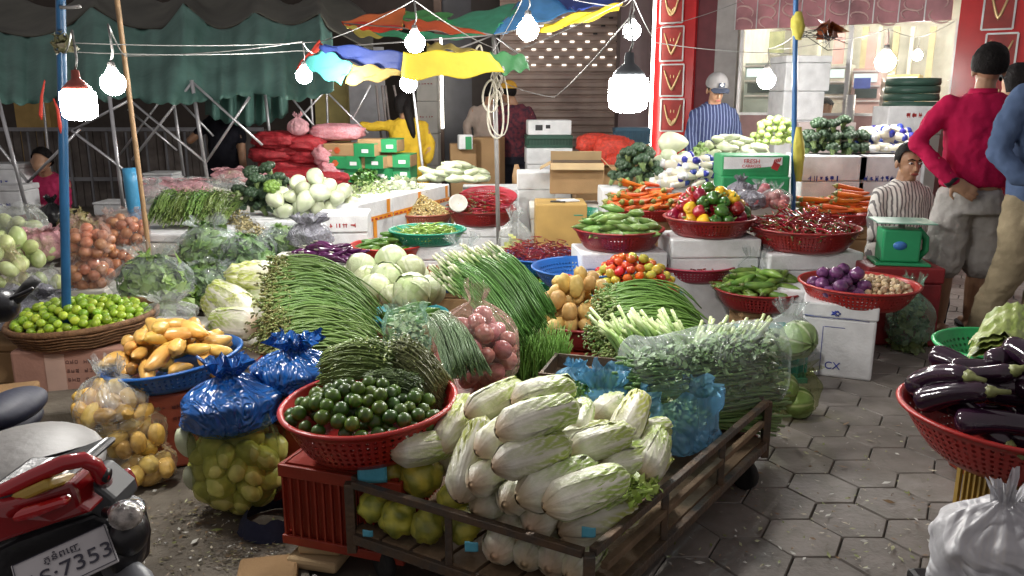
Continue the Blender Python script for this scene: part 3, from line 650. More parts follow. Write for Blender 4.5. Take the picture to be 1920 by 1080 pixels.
for k_, (x, y, h, az) in enumerate(((985, 900, .43, 60), (1060, 870, .47, 35), (1150, 860, .46, 30), (1075, 825, .52, 30), (1130, 775, .50, 50), (960, 765, .53, 45), (1160, 930, .34, 40), (1060, 950, .36, 55), (900, 820, .46, 60), (1210, 880, .36, 50), (1195, 820, .46, 40), (880, 905, .34, 60), (1000, 1000, .28, 70), (1045, 1000, .28, 65), (970, 975, .30, 70))):
    NAP[k_ % 4].put(W(x, y, h - .025) + Vector((cos(radians(az)), sin(radians(az)), 0)) * .03, Euler((k_, 0, radians(az + U(-12, 12)))), (.82, .66, .66), 'napa cabbage filling a gap between the big ones on the cart', 'cabbage', 'smaller napa cabbages between the big ones')
for i, (x, y, h, r) in enumerate(((790, 892, .33, .062), (700, 950, .25, .045), (748, 972, .24, .052), (803, 985, .24, .050), (868, 985, .26, .048), (850, 935, .30, .045), (735, 885, .33, .045))):
    p = W(x, y, h); m = MB(); cy = (.62, .56, .08) if i % 2 == 0 else (.52, .50, .08); o = Vector((i * 3, 0, 0))
    def fn(u, v):
        a = u * 2 * pi; t = v * pi; d = Vector((sin(t) * cos(a), sin(t) * sin(a), cos(t))); k = 1 + .22 * noise.noise(d * 2.3 + o) + .09 * noise.noise(d * 7 + o)
        return d * r * k, mixc(cy, (.22, .24, .04), max(0, min(1, .5 + 1.4 * noise.noise(d * 2 + o))))
    m.grid(fn, 26, 18, 0, True)
    L = ('largest yellow green wrapped cabbage at the left above the front rail', 'dull green wrapped cabbage at the far left between the rails', 'yellow wrapped cabbage second from left between the rails', 'crumpled yellow leaf bundle third from left between rails', 'yellow wrapped cabbage by the middle upright with blue tape', 'yellow leafy wrapped cabbage just over the middle of the front rail', 'dark green wrapped cabbage behind the cyan bag scrap')[i]
    tag(m.build('wrapped_cabbage', vleaf, None, p), L, 'cabbage', 'wrapped cabbages at the left of the cart')
cyan = pbr('cyan_film', (.12, .50, .68), .3, .3)
for i, (x, y, h, w, hh, lb) in enumerate(((700, 880, .36, .085, .07, 'cyan plastic scrap folded over the left end of the cart'), (692, 993, .20, .03, .022, 'small cyan tape piece on the lower front rail'), (887, 993, .27, .035, .03, 'cyan tape piece on a yellow cabbage at the middle'), (1098, 965, .37, .035, .03, 'cyan tape piece stuck to the front right cabbage'))):
    p = W(x, y, h); m = MB()
    def fn(u, v): return Vector(((u - .5) * w, -.004 * sin(u * 3) - (.085 if i in (2, 3) else .02), (v - .5) * hh * (1 - .15 * u) + .0012 * sin(u * 5))), (1, 1, 1)
    m.grid(fn, 8, 6); o = m.build('plastic_scrap', cyan, None, p); so = o.modifiers.new('s', 'SOLIDIFY'); so.thickness = .002; tag(o, lb, 'plastic scrap')
# celery leaves by right rail
m = MB(); c = W(1195, 925, .38); leaves(m, dome(c.x, c.y, c.z, .09, .05, .05, .9, .7), 160, .03, ((.32, .50, .08), (.50, .62, .16)), 4)
for k in range(9): strand(m, [c + Vector((-.16, -.10, -.05 + U(-.02, .02))), c + Vector((-.06, U(-.05, .03), U(-.02, .02))), c + Vector((U(-.06, .06), U(-.03, .05), .02))], .005, (.55, .62, .35), (.4, .55, .12), 6)
tag(m.build('celery_bunch', vleaf), 'bright green celery leaves sticking out by the right cart rail', 'celery')
# light blue bags on cart
c = W(1270, 850, .24); bag('plastic_bag', c, .13, .12, .24, F_LBL, 'open pale blue plastic bag of herbs at the right rear of the cart', .5, seed=3, open_=True, wr=.10)
m = MB(); leaves(m, dome(c.x, c.y, c.z + .13, .105, .10, .06), 900, .016, ((.10, .17, .04), (.32, .36, .12)), 6); tag(m.build('herb_heap', vleaf), 'small leafed herbs inside the open pale blue bag', 'herbs', kind='stuff')
c = W(1130, 800, .30); bag('plastic_bag', c, .14, .11, .22, F_LBL, 'crumpled pale blue plastic bag behind the napa cabbages', .2, seed=8, wr=.14, neck=.7, nr=.4)
c = W(1095, 760, .38); m = MB(); leaves(m, dome(c.x, c.y, c.z + .02, .08, .08, .06), 500, .022, ((.05, .14, .02), (.13, .28, .05)), 7); tag(m.build('herb_bunch', vleaf), 'dark green parsley bunch behind the napa cabbages', 'herbs')
c = W(1075, 740, .36); bag('plastic_bag', c, .07, .06, .13, F_LBL, 'small twisted pale blue plastic bag left of the parsley', 0, seed=12, wr=.12)
# tray behind
m = MB(); p = W(1120, 720, .30); m.box(0, 0, 0, .40, .26, .01); [m.box(*q) for q in ((0, -.13, 0, .42, .012, .07), (0, .13, 0, .42, .012, .07), (-.2, 0, 0, .012, .245, .07), (.2, 0, 0, .012, .245, .07))]
tag(m.build('metal_tray', iron, None, (p.x, p.y, .30), (0, 0, -.3)), 'dark shallow tray behind the pale blue bags', 'tray')
fbox('foam_box', (p.x, p.y + .02, 0), .36, .24, .298, -.3, 'box standing in shadow beneath the dark tray', foam2)
# ================================================================== LIME BASIN front left
c = basin('round_basin', 692, 752, 325, .265, .13, RED, 'large red perforated basin of dark kaffir limes on a red crate', (.03, -.05))
pile(LIMED, (c.x - .0, c.y - .05, c.z - .045), .225, .0225, .085, 210, 'dark green kaffir lime in the big red front basin', 'lime', 'kaffir limes in the red basin', 1, ry=.17, dens=.9)
redcr = pbr('red_crate', (.33, .035, .015), .45, .2, 40, .2, 6)
def crate(c, sx, sy, sz, rz, label, mt=None, slots=True, cat='crate', n=14):
    o = thing('plastic_crate', label, cat, c, (0, 0, rz)); m = MB(); t = .012; mt = mt or redcr
    m.box(0, 0, .0, sx - .02, sy - .02, .012)
    m.box(0, 0, 0.02, sx - .03, sy - .03, sz * .93)
    m.build('liner', mt, o)
    for nm, zz, hh in (('bottom_rim', 0, .03), ('top_rim', sz - .04, .04)):
        m = MB()
        for a, b, w, d in ((0, -sy / 2, sx + .014, t), (0, sy / 2, sx + .014, t), (-sx / 2, 0, t, sy - t), (sx / 2, 0, t, sy - t)): m.box(a, b, zz, w, d, hh)
        m.build(nm, mt, o, bevel=.003)
    m = MB()
    for k in range(n + 1):
        x = (k / n - .5) * (sx - .01); m.box(x, -sy / 2 + .002, .03, .006, .010, sz - .07); m.box(x, sy / 2 - .002, .03, .006, .010, sz - .07)
        y = (k / n - .5) * (sy - .03); m.box(-sx / 2 + .002, y, .03, .010, .006, sz - .07); m.box(sx / 2 - .002, y, .03, .010, .006, sz - .07)
    m.build('slatted_side', mt, o); return o
crate((c.x - .03, c.y + .02, .065), .40, .30, .265, -.32, 'tall red slatted crate under the kaffir lime basin')
for k, (dx, dy, r_) in enumerate(((-.10, -.17, -.3), (-.05, -.12, -.5))):
    p = Vector((c.x + dx, c.y + dy, 0))
q = W(590, 1050, .02); fbox('cardboard_piece', (q.x + .01, q.y + .03, 0), .17, .13, .035, -.25, 'flattened cardboard block on the ground under the red crate, lower one', cardl, lid=False, cat='cardboard')
fbox('cardboard_piece', (q.x + .02, q.y + .05, .037), .14, .11, .03, -.1, 'small folded cardboard block stacked on another beneath the red crate', cardl, lid=False, cat='cardboard')
fbox('cardboard_piece', (q.x - .13, q.y - .05, 0), .18, .15, .025, .2, 'flat cardboard piece at the bottom edge left of the folded blocks', card, lid=False, cat='cardboard')
# herbs on lime basin (fine strand bunches)
def bunch(name, a, b, w, hgt, n, r, c0, c1, label, bend=.05, seed=0, fan=1.0, tip=None, sides=4, cat='vegetable bunch', fan0=1.0, jit=0, fuzz=0, fc=None, segs=8, droop=0):
    """strands lying from a to b"""
    st = random.getstate(); random.seed(seed); m = MB(); a, b = Vector(a), Vector(b); d = (b - a).normalized(); sd = d.cross(Vector((0, 0, 1))).normalized(); L = (b - a).length
    for _ in range(n):
        x = U(-1, 1); z = rnd() ** .8 * sqrt(max(0, 1 - x * x)); s = sd * x * w; e = U(-.06, .06) * L
        p0 = a + s * fan0 + Vector((0, 0, z * hgt)) + d * (e + U(-.04, .04) * L); p2 = b + s * fan + Vector((0, 0, z * hgt * .75 - droop * rnd())) + d * U(-.1, .06) * L + sd * U(-.01, .01)
        p1 = (p0 + p2) / 2 + Vector((0, 0, bend * (.5 + z) + U(-.01, .01)))
        cc = mixc(c0, c1, rnd() * .5); strand(m, [p0, p1, p2], r * U(.8, 1.2), cc, mixc(c0, c1, .5 + rnd() * .5), segs, sides, None, jit, tip)
    if fuzz:
        def fn(rs):
            t = rs.random(); x = rs.uniform(-1, 1); p = a.lerp(b, t) + sd * x * w * lerp(fan0, fan, t) + Vector((0, 0, hgt * sqrt(1 - x * x) * rs.uniform(.6, 1.1) + bend * 2 * t * (1 - t))); return p, Vector((x * .5, 0, 1))
        leaves(m, fn, fuzz, r * 6, fc or (c0, c1), seed)
    random.setstate(st); return tag(m.build(name, vleaf), label, cat)
a = A(615, 712, 2.62); b = A(745, 690, 2.75)
bunch('herb_bunch', a, A(740, 700, 2.58), .06, .10, 420, .0022, (.20, .27, .07), (.09, .15, .04), 'feathery dill-like herb bunch lying over the left back of the lime basin', .05, 3, 1.3, jit=.004, fuzz=700, fc=((.10, .17, .04), (.28, .34, .10)))
bunch('herb_bunch', A(835, 765, 2.55), A(745, 680, 2.62), .06, .10, 420, .0022, (.32, .33, .16), (.08, .13, .03), 'feathery herb bunch with brownish roots at the right of the lime basin', .05, 5, 1.3, jit=.004, fuzz=700, fc=((.08, .14, .03), (.25, .28, .09)))
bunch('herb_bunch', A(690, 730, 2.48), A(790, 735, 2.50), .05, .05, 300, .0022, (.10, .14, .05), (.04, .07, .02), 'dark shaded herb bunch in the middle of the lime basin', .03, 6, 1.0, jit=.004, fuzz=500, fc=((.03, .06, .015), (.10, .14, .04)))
bunch('chive_bunch', A(880, 705, 2.72), A(825, 610, 3.0), .075, .07, 420, .0022, (.16, .28, .14), (.30, .42, .24), 'blue green spray of thin chives leaning over the basin edge', .06, 8, .55, jit=.003, fuzz=0, droop=0)
c2 = A(795, 712, 2.70); bag('plastic_bag', (c2.x - .02, c2.y, c2.z - .06), .07, .06, .12, F_LBL, 'pale cyan plastic bag tied round the chives', .3, seed=31, wr=.14)
c2 = W(765, 680, .30); bag('plastic_bag', c2, .11, .09, .26, F_GRN, 'light green tinted bag of leafy greens behind the lime basin', .1, seed=33, wr=.1, neck=.92, nr=.7, frill=.1)
m = MB(); leaves(m, dome(c2.x, c2.y, c2.z + .04, .09, .07, .18), 350, .05, ((.25, .42, .16), (.5, .62, .35)), 9); tag(m.build('leafy_greens', vleaf), 'pale leafy greens packed in the green tinted bag', 'greens', kind='stuff')
fbox('foam_box', (c2.x, c2.y, 0), .34, .26, c2.z - .002, .1, 'box in shadow carrying the green tinted bag', redcr)
# ================================================================== BLUE BAG + cabbage bag
c = W(437, 985, 0); c.y += .1
bag('plastic_bag', c + Vector((0, 0, .0)), .165, .14, .42, F_DRK, 'tall clear sack of yellow green cabbages under the blue bag', .1, neck=.97, nr=.75, frill=.05, seed=5, wr=.05)
for i in range(2):
    pass
YC = [Proto('yellow_cabbage', roundm('yc', .052, (.72, .68, .20), (.50, .50, .12), 0, 7, vleaf, .72, 22, 14, i)) for i in range(3)]
fill(YC, c, .155, .13, .38, .036, 80, 'flattened yellow green cabbage inside the tall clear sack', 'cabbage', 'cabbages in the clear sack', 3)
PALE = Proto('pale_radish', potato(71, .055, .032, (.72, .76, .58), (.6, .66, .42), 0, .05, vgs)); PALE.put(c + Vector((-.155, -.05, .28)), (0, 1.3, .3), 1, 'pale radish bulging at the upper left side of the tall sack', 'radish'); PALE.put(c + Vector((-.14, -.07, .16)), (0, 1.4, .3), .8, 'pale radish bulging at the lower left side of the tall sack', 'radish')
bag('plastic_bag', c + Vector((-.01, .0, .285)), .170, .145, .27, F_BLU, 'tied glossy blue plastic bag resting on the tall cabbage sack', .5, neck=.80, nr=.16, frill=.3, seed=6, wr=.07)
navy = pbr('navy_cloth', (.010, .014, .045), .8, .4)
m = MB(); 
def fn(u, v): a = u * 2 * pi; return Vector((cos(a) * .13 * (1 + .15 * nz3(cos(a) * 2, sin(a) * 2, v)) * (1 - .25 * v), sin(a) * .12 * (1 - .25 * v), v * .06 * (1 + .5 * nz3(cos(a) * 2, sin(a), 3)))), (1, 1, 1)
m.grid(fn, 30, 6, 0, True); p = W(520, 985, 0); tag(m.build('dark_cloth_bundle', navy, None, p), 'crumpled navy cloth on the ground right of the tall sack', 'cloth')
c = A(552, 752, 2.80); fbox('foam_box', (c.x, c.y + .1, 0), .30, .22, c.z - .003, .1, 'dark red box hidden beneath the second blue bag', redcr)
bag('plastic_bag', (c.x, c.y + .06, c.z), .165, .13, .22, F_BLU, 'second blue plastic bag beneath the big heap of long beans', -.2, neck=.78, nr=.22, frill=.35, seed=9, wr=.08)
# ================================================================== POTATO BAGS left
pb = [(270, 905, 0.0, .110, .14, 1), (235, 850, .09, .130, .17, 2), (188, 760, .17, .160, .23, 3)]
LB = ('bottom clear bag of small potatoes spilling right on the ground', 'middle clear bag of potatoes in the leaning stack', 'top clear bag of potatoes tied with a twisted neck')
base = W(235, 905, 0)
for i, (x, y, z, r, hh, sd) in enumerate(pb):
    p = Vector((base.x + (.09, .02, -.055)[i], base.y + (.0, .05, .08)[i], z))
    bag('plastic_bag', p, r, r * .85, hh * (1.25 if i == 2 else 1), F_YEL if i < 2 else F_FOG, LB[i], i, neck=.80 if i == 2 else .95, nr=.25 if i == 2 else .6, frill=.15, seed=sd + 20, wr=.07)
    fill(PTM if i < 2 else PTM, p, r * .95, r * .8, hh * .95, .034, 34, 'yellow potato inside the %s bag of the leaning stack' % ('bottom', 'middle', 'top')[i], 'potato', 'potatoes in the %s bag' % ('bottom', 'middle', 'top')[i], i)
# ================================================================== BLUE BASIN yellow cucumbers
cbn = basin('round_basin', 323, 668, 250, .27, .085, BLUE, 'shallow blue basin of yellow root vegetables tilted on a red carton', (.02, -.10), fl=.8)
pile(YP, (cbn.x, cbn.y, cbn.z - .03), .225, .034, .12, 70, 'knobbly yellow tuber heaped in the blue basin', 'tuber', 'yellow tubers in the blue basin', 4, ry=.2, mode='flat', azs=2.5, tilt=.5, dens=.95, sc=(.85, 1.15))
o = fbox('red_carton', (cbn.x + .04, cbn.y - .02, 0), .40, .34, cbn.z - .09, .35, 'faded red carton with black print under the blue basin', pbr('red_carton', (.40, .09, .05), .7, .2, 60, .2, 6), lid=False)
def chars(o, x0, x1, z, hh, n, y, mt, seed=0):
    m = MB(); rs = random.Random(seed)
    for k in range(n):
        if k % 4 == 3: continue
        x = lerp(x0, x1, k / n); w = (x1 - x0) / n * .55
        for q in range(3):
            if rs.random() < .6: m.box(x + w / 2, y, z + q * hh / 3, w * rs.uniform(.5, 1), .002, hh * .12)
        for q in (0, 1): 
            if rs.random() < .8: m.box(x + q * w, y, z, w * .18, .002, hh * rs.uniform(.6, 1))
    m.build('printed_text', mt, o)
for k in range(3): chars(o, -.17, .17, cbn.z - .15 - k * .05, .018, 20, -.172, pbr('print_dark', (.12, .03, .03), .7), k)
# wicker basket of limes
wick = pbr('wicker', (.24, .13, .06), .7, .9, 70, .35, 30, .3, col2=(.12, .06, .03))
c = A(157, 592, 2 * .345 * F / 255); m = MB(); R = .345
m.lathe([(.001, -.10), (R * .82, -.10), (R * .93, -.045), (R, -.02), (R + .012, -.015), (R + .014, .0), (R + .004, .012), (R - .012, .005), (R - .02, -.02), (R * .85, -.085), (.001, -.09)], 64, wob=.012)
for k in range(5):
    zz = -.09 + k * .016; rr = lerp(R * .86, R * .99, k / 4) + .006; m.tube([(rr * cos(t * pi / 24), rr * sin(t * pi / 24), zz + .004 * sin(t * 5)) for t in range(49)], .006, 6)
o = m.build('wicker_basket', wick, None, c, (.0, -.05, 0)); tag(o, 'round brown wicker basket of bright green limes on a pink carton', 'basket')
pile(LIMEB, (c.x, c.y, c.z - .03), .32, .0225, .085, 260, 'bright yellow green lime in the wicker basket', 'lime', 'limes in the wicker basket', 2, ry=.29, dens=.9)
o = fbox('pink_carton', (c.x + .05, c.y - .02, 0), .60, .46, c.z - .102, .12, 'pinkish brown carton with dark lettering under the lime basket', pbr('pink_carton', (.45, .24, .18), .75, .2, 60, .15, 6), lid=False)
for k in range(3): chars(o, -.05, .28, c.z - .17 - k * .045, .020, 16, -.232, pbr('print_dark2', (.14, .07, .06), .7), k + 7)
m = MB(); m.box(-.10, -.234, .0, .09, .002, c.z - .12); m.build('pale_strip', pbr('pale_tape', (.62, .42, .34), .5), o)
# brown cartons at left edge, blue pole
for i, (x, y, z, sx, sy, sz, rz, lb) in enumerate(((20, 790, 0, .34, .30, .17, .35, 'lower brown carton wrapped in film at the left edge'), (20, 740, .172, .32, .28, .20, .15, 'upper battered brown carton at the left edge'))):
    p = W(x, y, 0); fbox('brown_carton', (p.x, 3.25, z), sx, sy, sz, rz, lb, card, lid=False)
bluep = pbr('blue_paint', (.012, .085, .20), .35, .1, 30, .2); 
def pole(name, a, b, r, mat, label, n=14, wob=0, cat='pole', K=10):
    m = MB(); a, b = Vector(a), Vector(b); m.tube([a.lerp(b, t / K) + Vector((wob * nz3(t, 0, 1), wob * nz3(t, 3, 1), 0)) for t in range(K + 1)], [r * (1 + (.06 if wob and t % 2 else 0)) for t in range(K + 1)], n); return tag(m.build(name, mat), label, cat)
p0 = W(127, 727, 0); pole('blue_pole', (p0.x, p0.y, -.01), D(112, -80, p0.y + .02), .021, bluep, 'slim blue painted steel pole in front of the lime basket')
p = D(120, 45, p0.y); 
m = MB(); m.tube([D(113, 14, p0.y - .03), D(135, 14, p0.y - .03), D(150, 12, p0.y - .05)], .008, 8); tag(m.build('pole_clamp', socket), 'small metal clamp near the top of the slim blue pole', 'clamp')
m = MB(); q = D(122, 92, p0.y - .03); leaves(m, dome(q.x, q.y, q.z, .05, .04, .08, .9), 60, .05, ((.10, .07, .04), (.2, .2, .1)), 3); tag(m.build('dried_twig_bundle', vleaf), 'dry twigs and string tied to the slim blue pole', 'twigs')
redr = pbr('red_ribbon', (.55, .05, .03), .5)
for lb, pts in (('long red ribbon hanging left of the slim blue pole', ((84, 150), (78, 180), (76, 215), (78, 225))), ('shorter red plastic strip hanging under the big left lamp', ((100, 185), (108, 205), (112, 235), (114, 250)))):
    m = MB(); m.tube([D(x, y, p0.y - .06) for x, y in pts], [.003, .007, .010, .003], 6, flat=.3); tag(m.build('red_ribbon', redr), lb, 'ribbon')
bamb = pbr('bamboo', (.42, .26, .13), .55, .4, 30, .25, 12); q0 = D(250, 385, 5.2)
pole('bamboo_pole', (q0.x + .08, 5.2, 0), D(212, -60, 5.1), .015, bamb, 'thin bamboo pole beside the smaller left lamp', wob=.008)
q0 = W(245, 400, .0); pole('wrapped_pole', (D(258, 405, 5.6).x, 5.6, .0), D(243, 315, 5.6), .05, pbr('blue_wrap', (.05, .28, .50), .4, .5, 20), 'blue plastic wrapped stump of a pole behind the onion bags')
# ================================================================== LONG BEANS
def bean_heap(nm, org, sc, n, label, grp, seed, c0=(.20, .30, .08), c1=(.13, .22, .055), tipc=(.30, .28, .10), ang=0, ends=(.0, .34), Lx=.48, hz=.36, nb=5):
    st = random.getstate(); random.seed(seed); org = Vector(org)
    for b in range(nb):
        m = MB()
        for k in range(n // nb):
            a = (b + rnd()) / nb; zmax = hz * (.30 + .70 * a) ; z = zmax * (1 - rnd() ** 2.2) if rnd() < .8 else zmax * rnd()
            xs = lerp(ends[1], ends[0], a) - .12 * (z / hz) * (1 - a) + random.gauss(0, .032) - .10 * (1 - z / hz) * a
            y = lerp(-.22, .22, a) + U(-.03, .03) - .10 * (1 - z / hz)
            S = Vector((xs + .02 * z, y, z)); zt = z / hz
            E = Vector((xs + Lx * U(.82, 1.08) * (.80 + .2 * a), y + .04 + U(-.06, .05), .02 + hz * .50 * zt * U(.6, 1.0)))
            c1_ = S.lerp(E, .35) + Vector((U(-.03, .03), U(-.03, .03), .035 + .05 * zt + U(-.02, .03))); c2_ = S.lerp(E, .75) + Vector((U(-.03, .03), U(-.035, .035), .05 + .07 * zt + U(-.03, .03)))
            P = [Vector((p.x * cos(ang) - p.y * sin(ang), p.x * sin(ang) + p.y * cos(ang), p.z)) * sc + org for p in (S, c1_, c2_, E)]
            t_ = rnd(); strand(m, P, .0047 * sc, mixc(c0, c1, t_), mixc(c1, c0, t_ * .8), 9, 5, .0035 * sc)
            # pedicel tips, angled off
            d = (P[0] - P[1]).normalized()
            for q in range(3):
                e1 = P[0] + d * U(.0, .03) + Vector((U(-.011, .011), U(-.011, .011), U(-.011, .011))); e2 = e1 + (d + Vector((U(-1, 1), U(-1, 1), U(-1, 1)))) * .012
                m.tube([e1, (e1 + e2) / 2 + Vector((0, 0, .002)), e2], [.0045 * sc, .0055 * sc, .003 * sc], 4, 0, mixc(tipc, c0, rnd() * .6))
        tag(m.build('long_bean_bundle', vleaf), label, 'long beans', grp)
    random.setstate(st)
O = A(600, 668, 3.45)
fbox('foam_box', (O.x + .0, O.y + .12, 0), .56, .36, O.z - .02, 0, 'dark red box hidden under the big heap of long beans', redcr)
bean_heap('b', (O.x - .20, O.y + .10, O.z - .02), 1.0, 1500, 'bundle in the big heap of long green beans with their stem ends to the left', 'long bean bundles in the big left heap', 11, c0=(.21, .33, .10), c1=(.12, .22, .05), tipc=(.22, .20, .07), ends=(-.01, .20), Lx=.37, hz=.40)
O2 = A(1255, 655, 3.5)
fbox('foam_box', (O2.x + .03, O2.y + .02, 0), .52, .40, O2.z - .02, .1, 'dark box hidden under the second heap of long beans', redcr)
bean_heap('b', (O2.x - .18, O2.y + .02, O2.z - .03), .95, 950, 'bundle in the right heap of green beans behind the big clear greens bag', 'long bean bundles in the right heap', 12, (.20, .34, .08), (.11, .23, .04), (.26, .30, .11), 0, (-.06, .14), .40, .29)
# spring onions
for k, (x0, y0, x1, y1, d0, d1) in enumerate(((850, 512, 975, 635, 3.6, 3.38), (890, 502, 1000, 610, 3.65, 3.45), (930, 498, 1018, 585, 3.75, 3.6))):
    bunch('spring_onion_bunch', A(x0, y0 + 10, d0), A(x1, y1, d1), .08, .075, 420, .0030, (.15, .32, .07), (.08, .19, .04), ('front', 'middle', 'rear')[k] + ' bunch of spring onions with white bulbs pointing up left', .10, 20 + k, 1.0, None, 4, cat='spring onions', fan0=.8, droop=.05)
    m = MB(); a_, b_ = A(x0, y0 + 10, d0), A(x1, y1, d1); d = (a_ - b_).normalized(); s_ = d.cross(Vector((0, 0, 1))).normalized()
    for q in range(170):
        x = U(-1, 1); p = a_ + s_ * x * .10 + Vector((0, 0, U(-.01, .115) * sqrt(1 - x * x))) + d * U(-.10, .05); m.tube([p - d * .05, p, p + d * .025, p + d * .035], [.0032, .0042, .0070, .002], 6, 0, [(.14, .28, .06), (.45, .56, .24), (.76, .74, .58), (.6, .5, .32)])
    bb = m.build('bulb_end', vgs); bb.parent = bpy.data.objects[[o.name for o in COL.objects if o.name.startswith('spring_onion_bunch')][-1]]
c = W(985, 720, .06); c = Vector((c.x, c.y + .05, 0))
fbox('burlap_bundle', (D(960, 600, 3.45).x - .02, 3.55, 0), .32, .26, .40, .2, 'pale brown sack block propping up the spring onions', pbr('burlap', (.30, .22, .13), .9, .6, 100, .2, 20), lid=False, cat='sack')
m = MB(); st = random.getstate(); random.seed(4)
for k in range(1000):
    a_ = W(U(925, 1060), 722, .20) + Vector((0, U(-.06, .12), U(-.02, .06))); e = a_ + Vector((U(-.02, .02), U(-.02, .02), U(.13, .24))); strand(m, [a_, a_.lerp(e, .5) + Vector((U(-.01, .01), 0, 0)), e + Vector((U(-.02, .03), U(-.03, 0), 0))], .0026, (.08, .18, .03), (.16, .32, .06), 5, 3, .001)
random.setstate(st); tag(m.build('chive_bundle', vleaf), 'upright grass green chives beneath the spring onions', 'chives')
# shallot bag
c = A(895, 722, 2.98); c.z = max(.12, c.z - .02); fbox('foam_box', (c.x, c.y + .02, 0), .30, .26, c.z - .004, .1, 'box under the clear bag of pink shallots', redcr)
bag('plastic_bag', c, .165, .15, .40, F_ONI, 'clear bag of pink shallots with a tied top by the spring onions', .1, neck=.86, nr=.14, frill=.14, seed=41, wr=.05)
fill(SHA, c, .150, .135, .335, .037, 80, 'pink shallot inside the tied clear bag', 'shallot', 'shallots in the tied bag', 41)
# ------------------------------------------------ big clear greens bag, cabbage bags
c = A(1300, 770, 2.95); c.z = .22
def lbag(name, a, b, r, hgt, mat, label, seed=0, wr=.07):
    """lying bag along a-b"""
    m = MB(); a, b = Vector(a), Vector(b); d = b - a; L = d.length; X = d.normalized(); Yv = Vector((0, 0, 1)).cross(X); o = Vector((seed * 3.3, 0, 0))
    def fn(u, v):
        g = u * 2 * pi; k = (min(1, v / .08, (1 - v) / .10) ** .5) if 0 < v < 1 else .02
        k *= 1 + wr * 1.8 * noise.noise(Vector((cos(g) * 2, sin(g) * 2, v * 6)) + o) + wr * .8 * noise.noise(Vector((cos(g) * 5, sin(g) * 5, v * 15)) + o)
        q = (abs(cos(g)) ** 3 + abs(sin(g)) ** 3) ** (-1 / 3)
        return a + X * v * L + Yv * cos(g) * r * k * q + Vector((0, 0, hgt / 2 + sin(g) * hgt / 2 * k * q)), (1, 1, 1)
    m.grid(fn, 56, 40, 0, True); return tag(m.build(name, mat), label, 'bag')
ga, gb = A(1165, 790, 2.78), A(1455, 745, 3.1); ga.z = gb.z = .30
lbag('plastic_bag', ga, gb, .13, .30, F_CLR, 'long clear plastic bag of leafy stems lying at the back of the cart', 3, .07)
bunch('choy_sum_bunch', ga + Vector((.02, .0, .01)), gb - Vector((.05, 0, -.01)), .10, .24, 420, .0055, (.12, .24, .07), (.22, .36, .12), 'leafy green stems packed inside the long clear bag', .01, 50, 1, jit=.006, fuzz=1300, fc=((.09, .18, .06), (.26, .40, .18)), cat='greens', droop=.16)
m = MB(); st = random.getstate(); random.seed(9)
for (x0, x1, y, dx, n, lean) in ((1165, 1300, 655, -.05, 110, -.10), (1290, 1405, 668, .05, 80, .09)):
    for k in range(n):
        b_ = A(U(x0, x1), y + U(-5, 12), 3.02 + U(-.04, .08)); e = b_ + Vector((lean * U(.4, 1.2), U(.0, .12), U(.06, .14))); g = U(.8, 1.1)
        m.tube([b_ - (e - b_) * .6, b_, b_.lerp(e, .5) + Vector((0, -.008, .01)), e], [.006, .008, .0075, .007], 6, 0, [(.12 * g, .24 * g, .05), (.20 * g, .34 * g, .08), (.27 * g, .42 * g, .12), (.48, .55, .28)])
random.setstate(st); tag(m.build('cut_stem_bunch', vgs), 'pale green cut stems standing out of the long clear bag', 'stems')
b_ = A(1170, 745, 2.88); fbox('foam_box', (1.2 * 0 + A(1290, 790, 3.05).x, A(1290, 790, 3.05).y + .03, .0), .50, .2, .16, -.2 + .45, 'low dark box in shadow under the long clear bag', redcr)
for i, (x, y, z, r, h, lb, sd) in enumerate(((1497, 790, .0, .135, .235, 'lower bag of green cabbages on the pavers beside the cart', 61), (1487, 700, .235, .135, .30, 'upper tied clear bag of green cabbages beside the cart', 62))):
    p = W(1497, 800, 0); p = Vector((p.x - .03 * i, p.y + .14, z)); bag('plastic_bag', p, r, r * .95, h, F_CLR if i else F_DRK, lb, i, neck=.80 if i else .95, nr=.22 if i else .6, frill=.28, seed=sd, wr=.06)
    fill(CABG, p, .125, .12, (.26 if i else .22), .068, 9, 'green cabbage packed in the %s bag beside the cart' % ('upper' if i else 'lower'), 'cabbage', 'cabbages in the %s bag' % ('upper' if i else 'lower'), 62 + i)
p = W(1450, 720, 0); crate((D(1440, 660, 3.9).x, 4.0, 0), .36, .30, .24, .1, 'teal plastic crate under the cucumber basin', pbr('teal_crate', (.01, .20, .18), .45, .2), n=8)
# ------------------------------------------------ CX foam box with basin
p = W(1497, 700, 0); q = W(1633, 716, 0); az = atan2(q.y - p.y, q.x - p.x); L = (q - p).length; mid_ = (p + q) / 2; nrm = Vector((-sin(az), cos(az), 0))
bc = mid_ + nrm * .15; hb = .395
o = fbox('foam_box', (bc.x, bc.y, 0), L, .30, hb, az, 'white styrofoam box marked CX in blue on the pavers', foam)
MX = Matrix.Rotation(pi / 2, 4, 'X')
text('CX', .055, inkb, Matrix.Translation((-.015, -.152, .062)) @ MX, o)
m = MB()
for a in ((-.02, .27, .10, .003), (-.075, .14, .003, .26)): m.box(a[0], -.1515, a[1] - (a[3] / 2), a[2], .0015, a[3])
m.build('printed_mark', inkb, o); m = MB()
m.tube([(-.02 + .022 * cos(t * 1.3), -.1585, .345 + .014 * sin(t * 1.9)) for t in range(14)], .0028, 5); m.tube([(-.17, -.1585, .325), (-.08, -.1585, .318), (.05, -.1585, .322), (.14, -.1585, .316)], .0015, 5); m.build('pen_scribble', inkb, o)
fbox('foam_box', (bc.x - .0, bc.y + .42, 0), .40, .3, .36, az, 'white foam box just behind the one marked CX', foam)
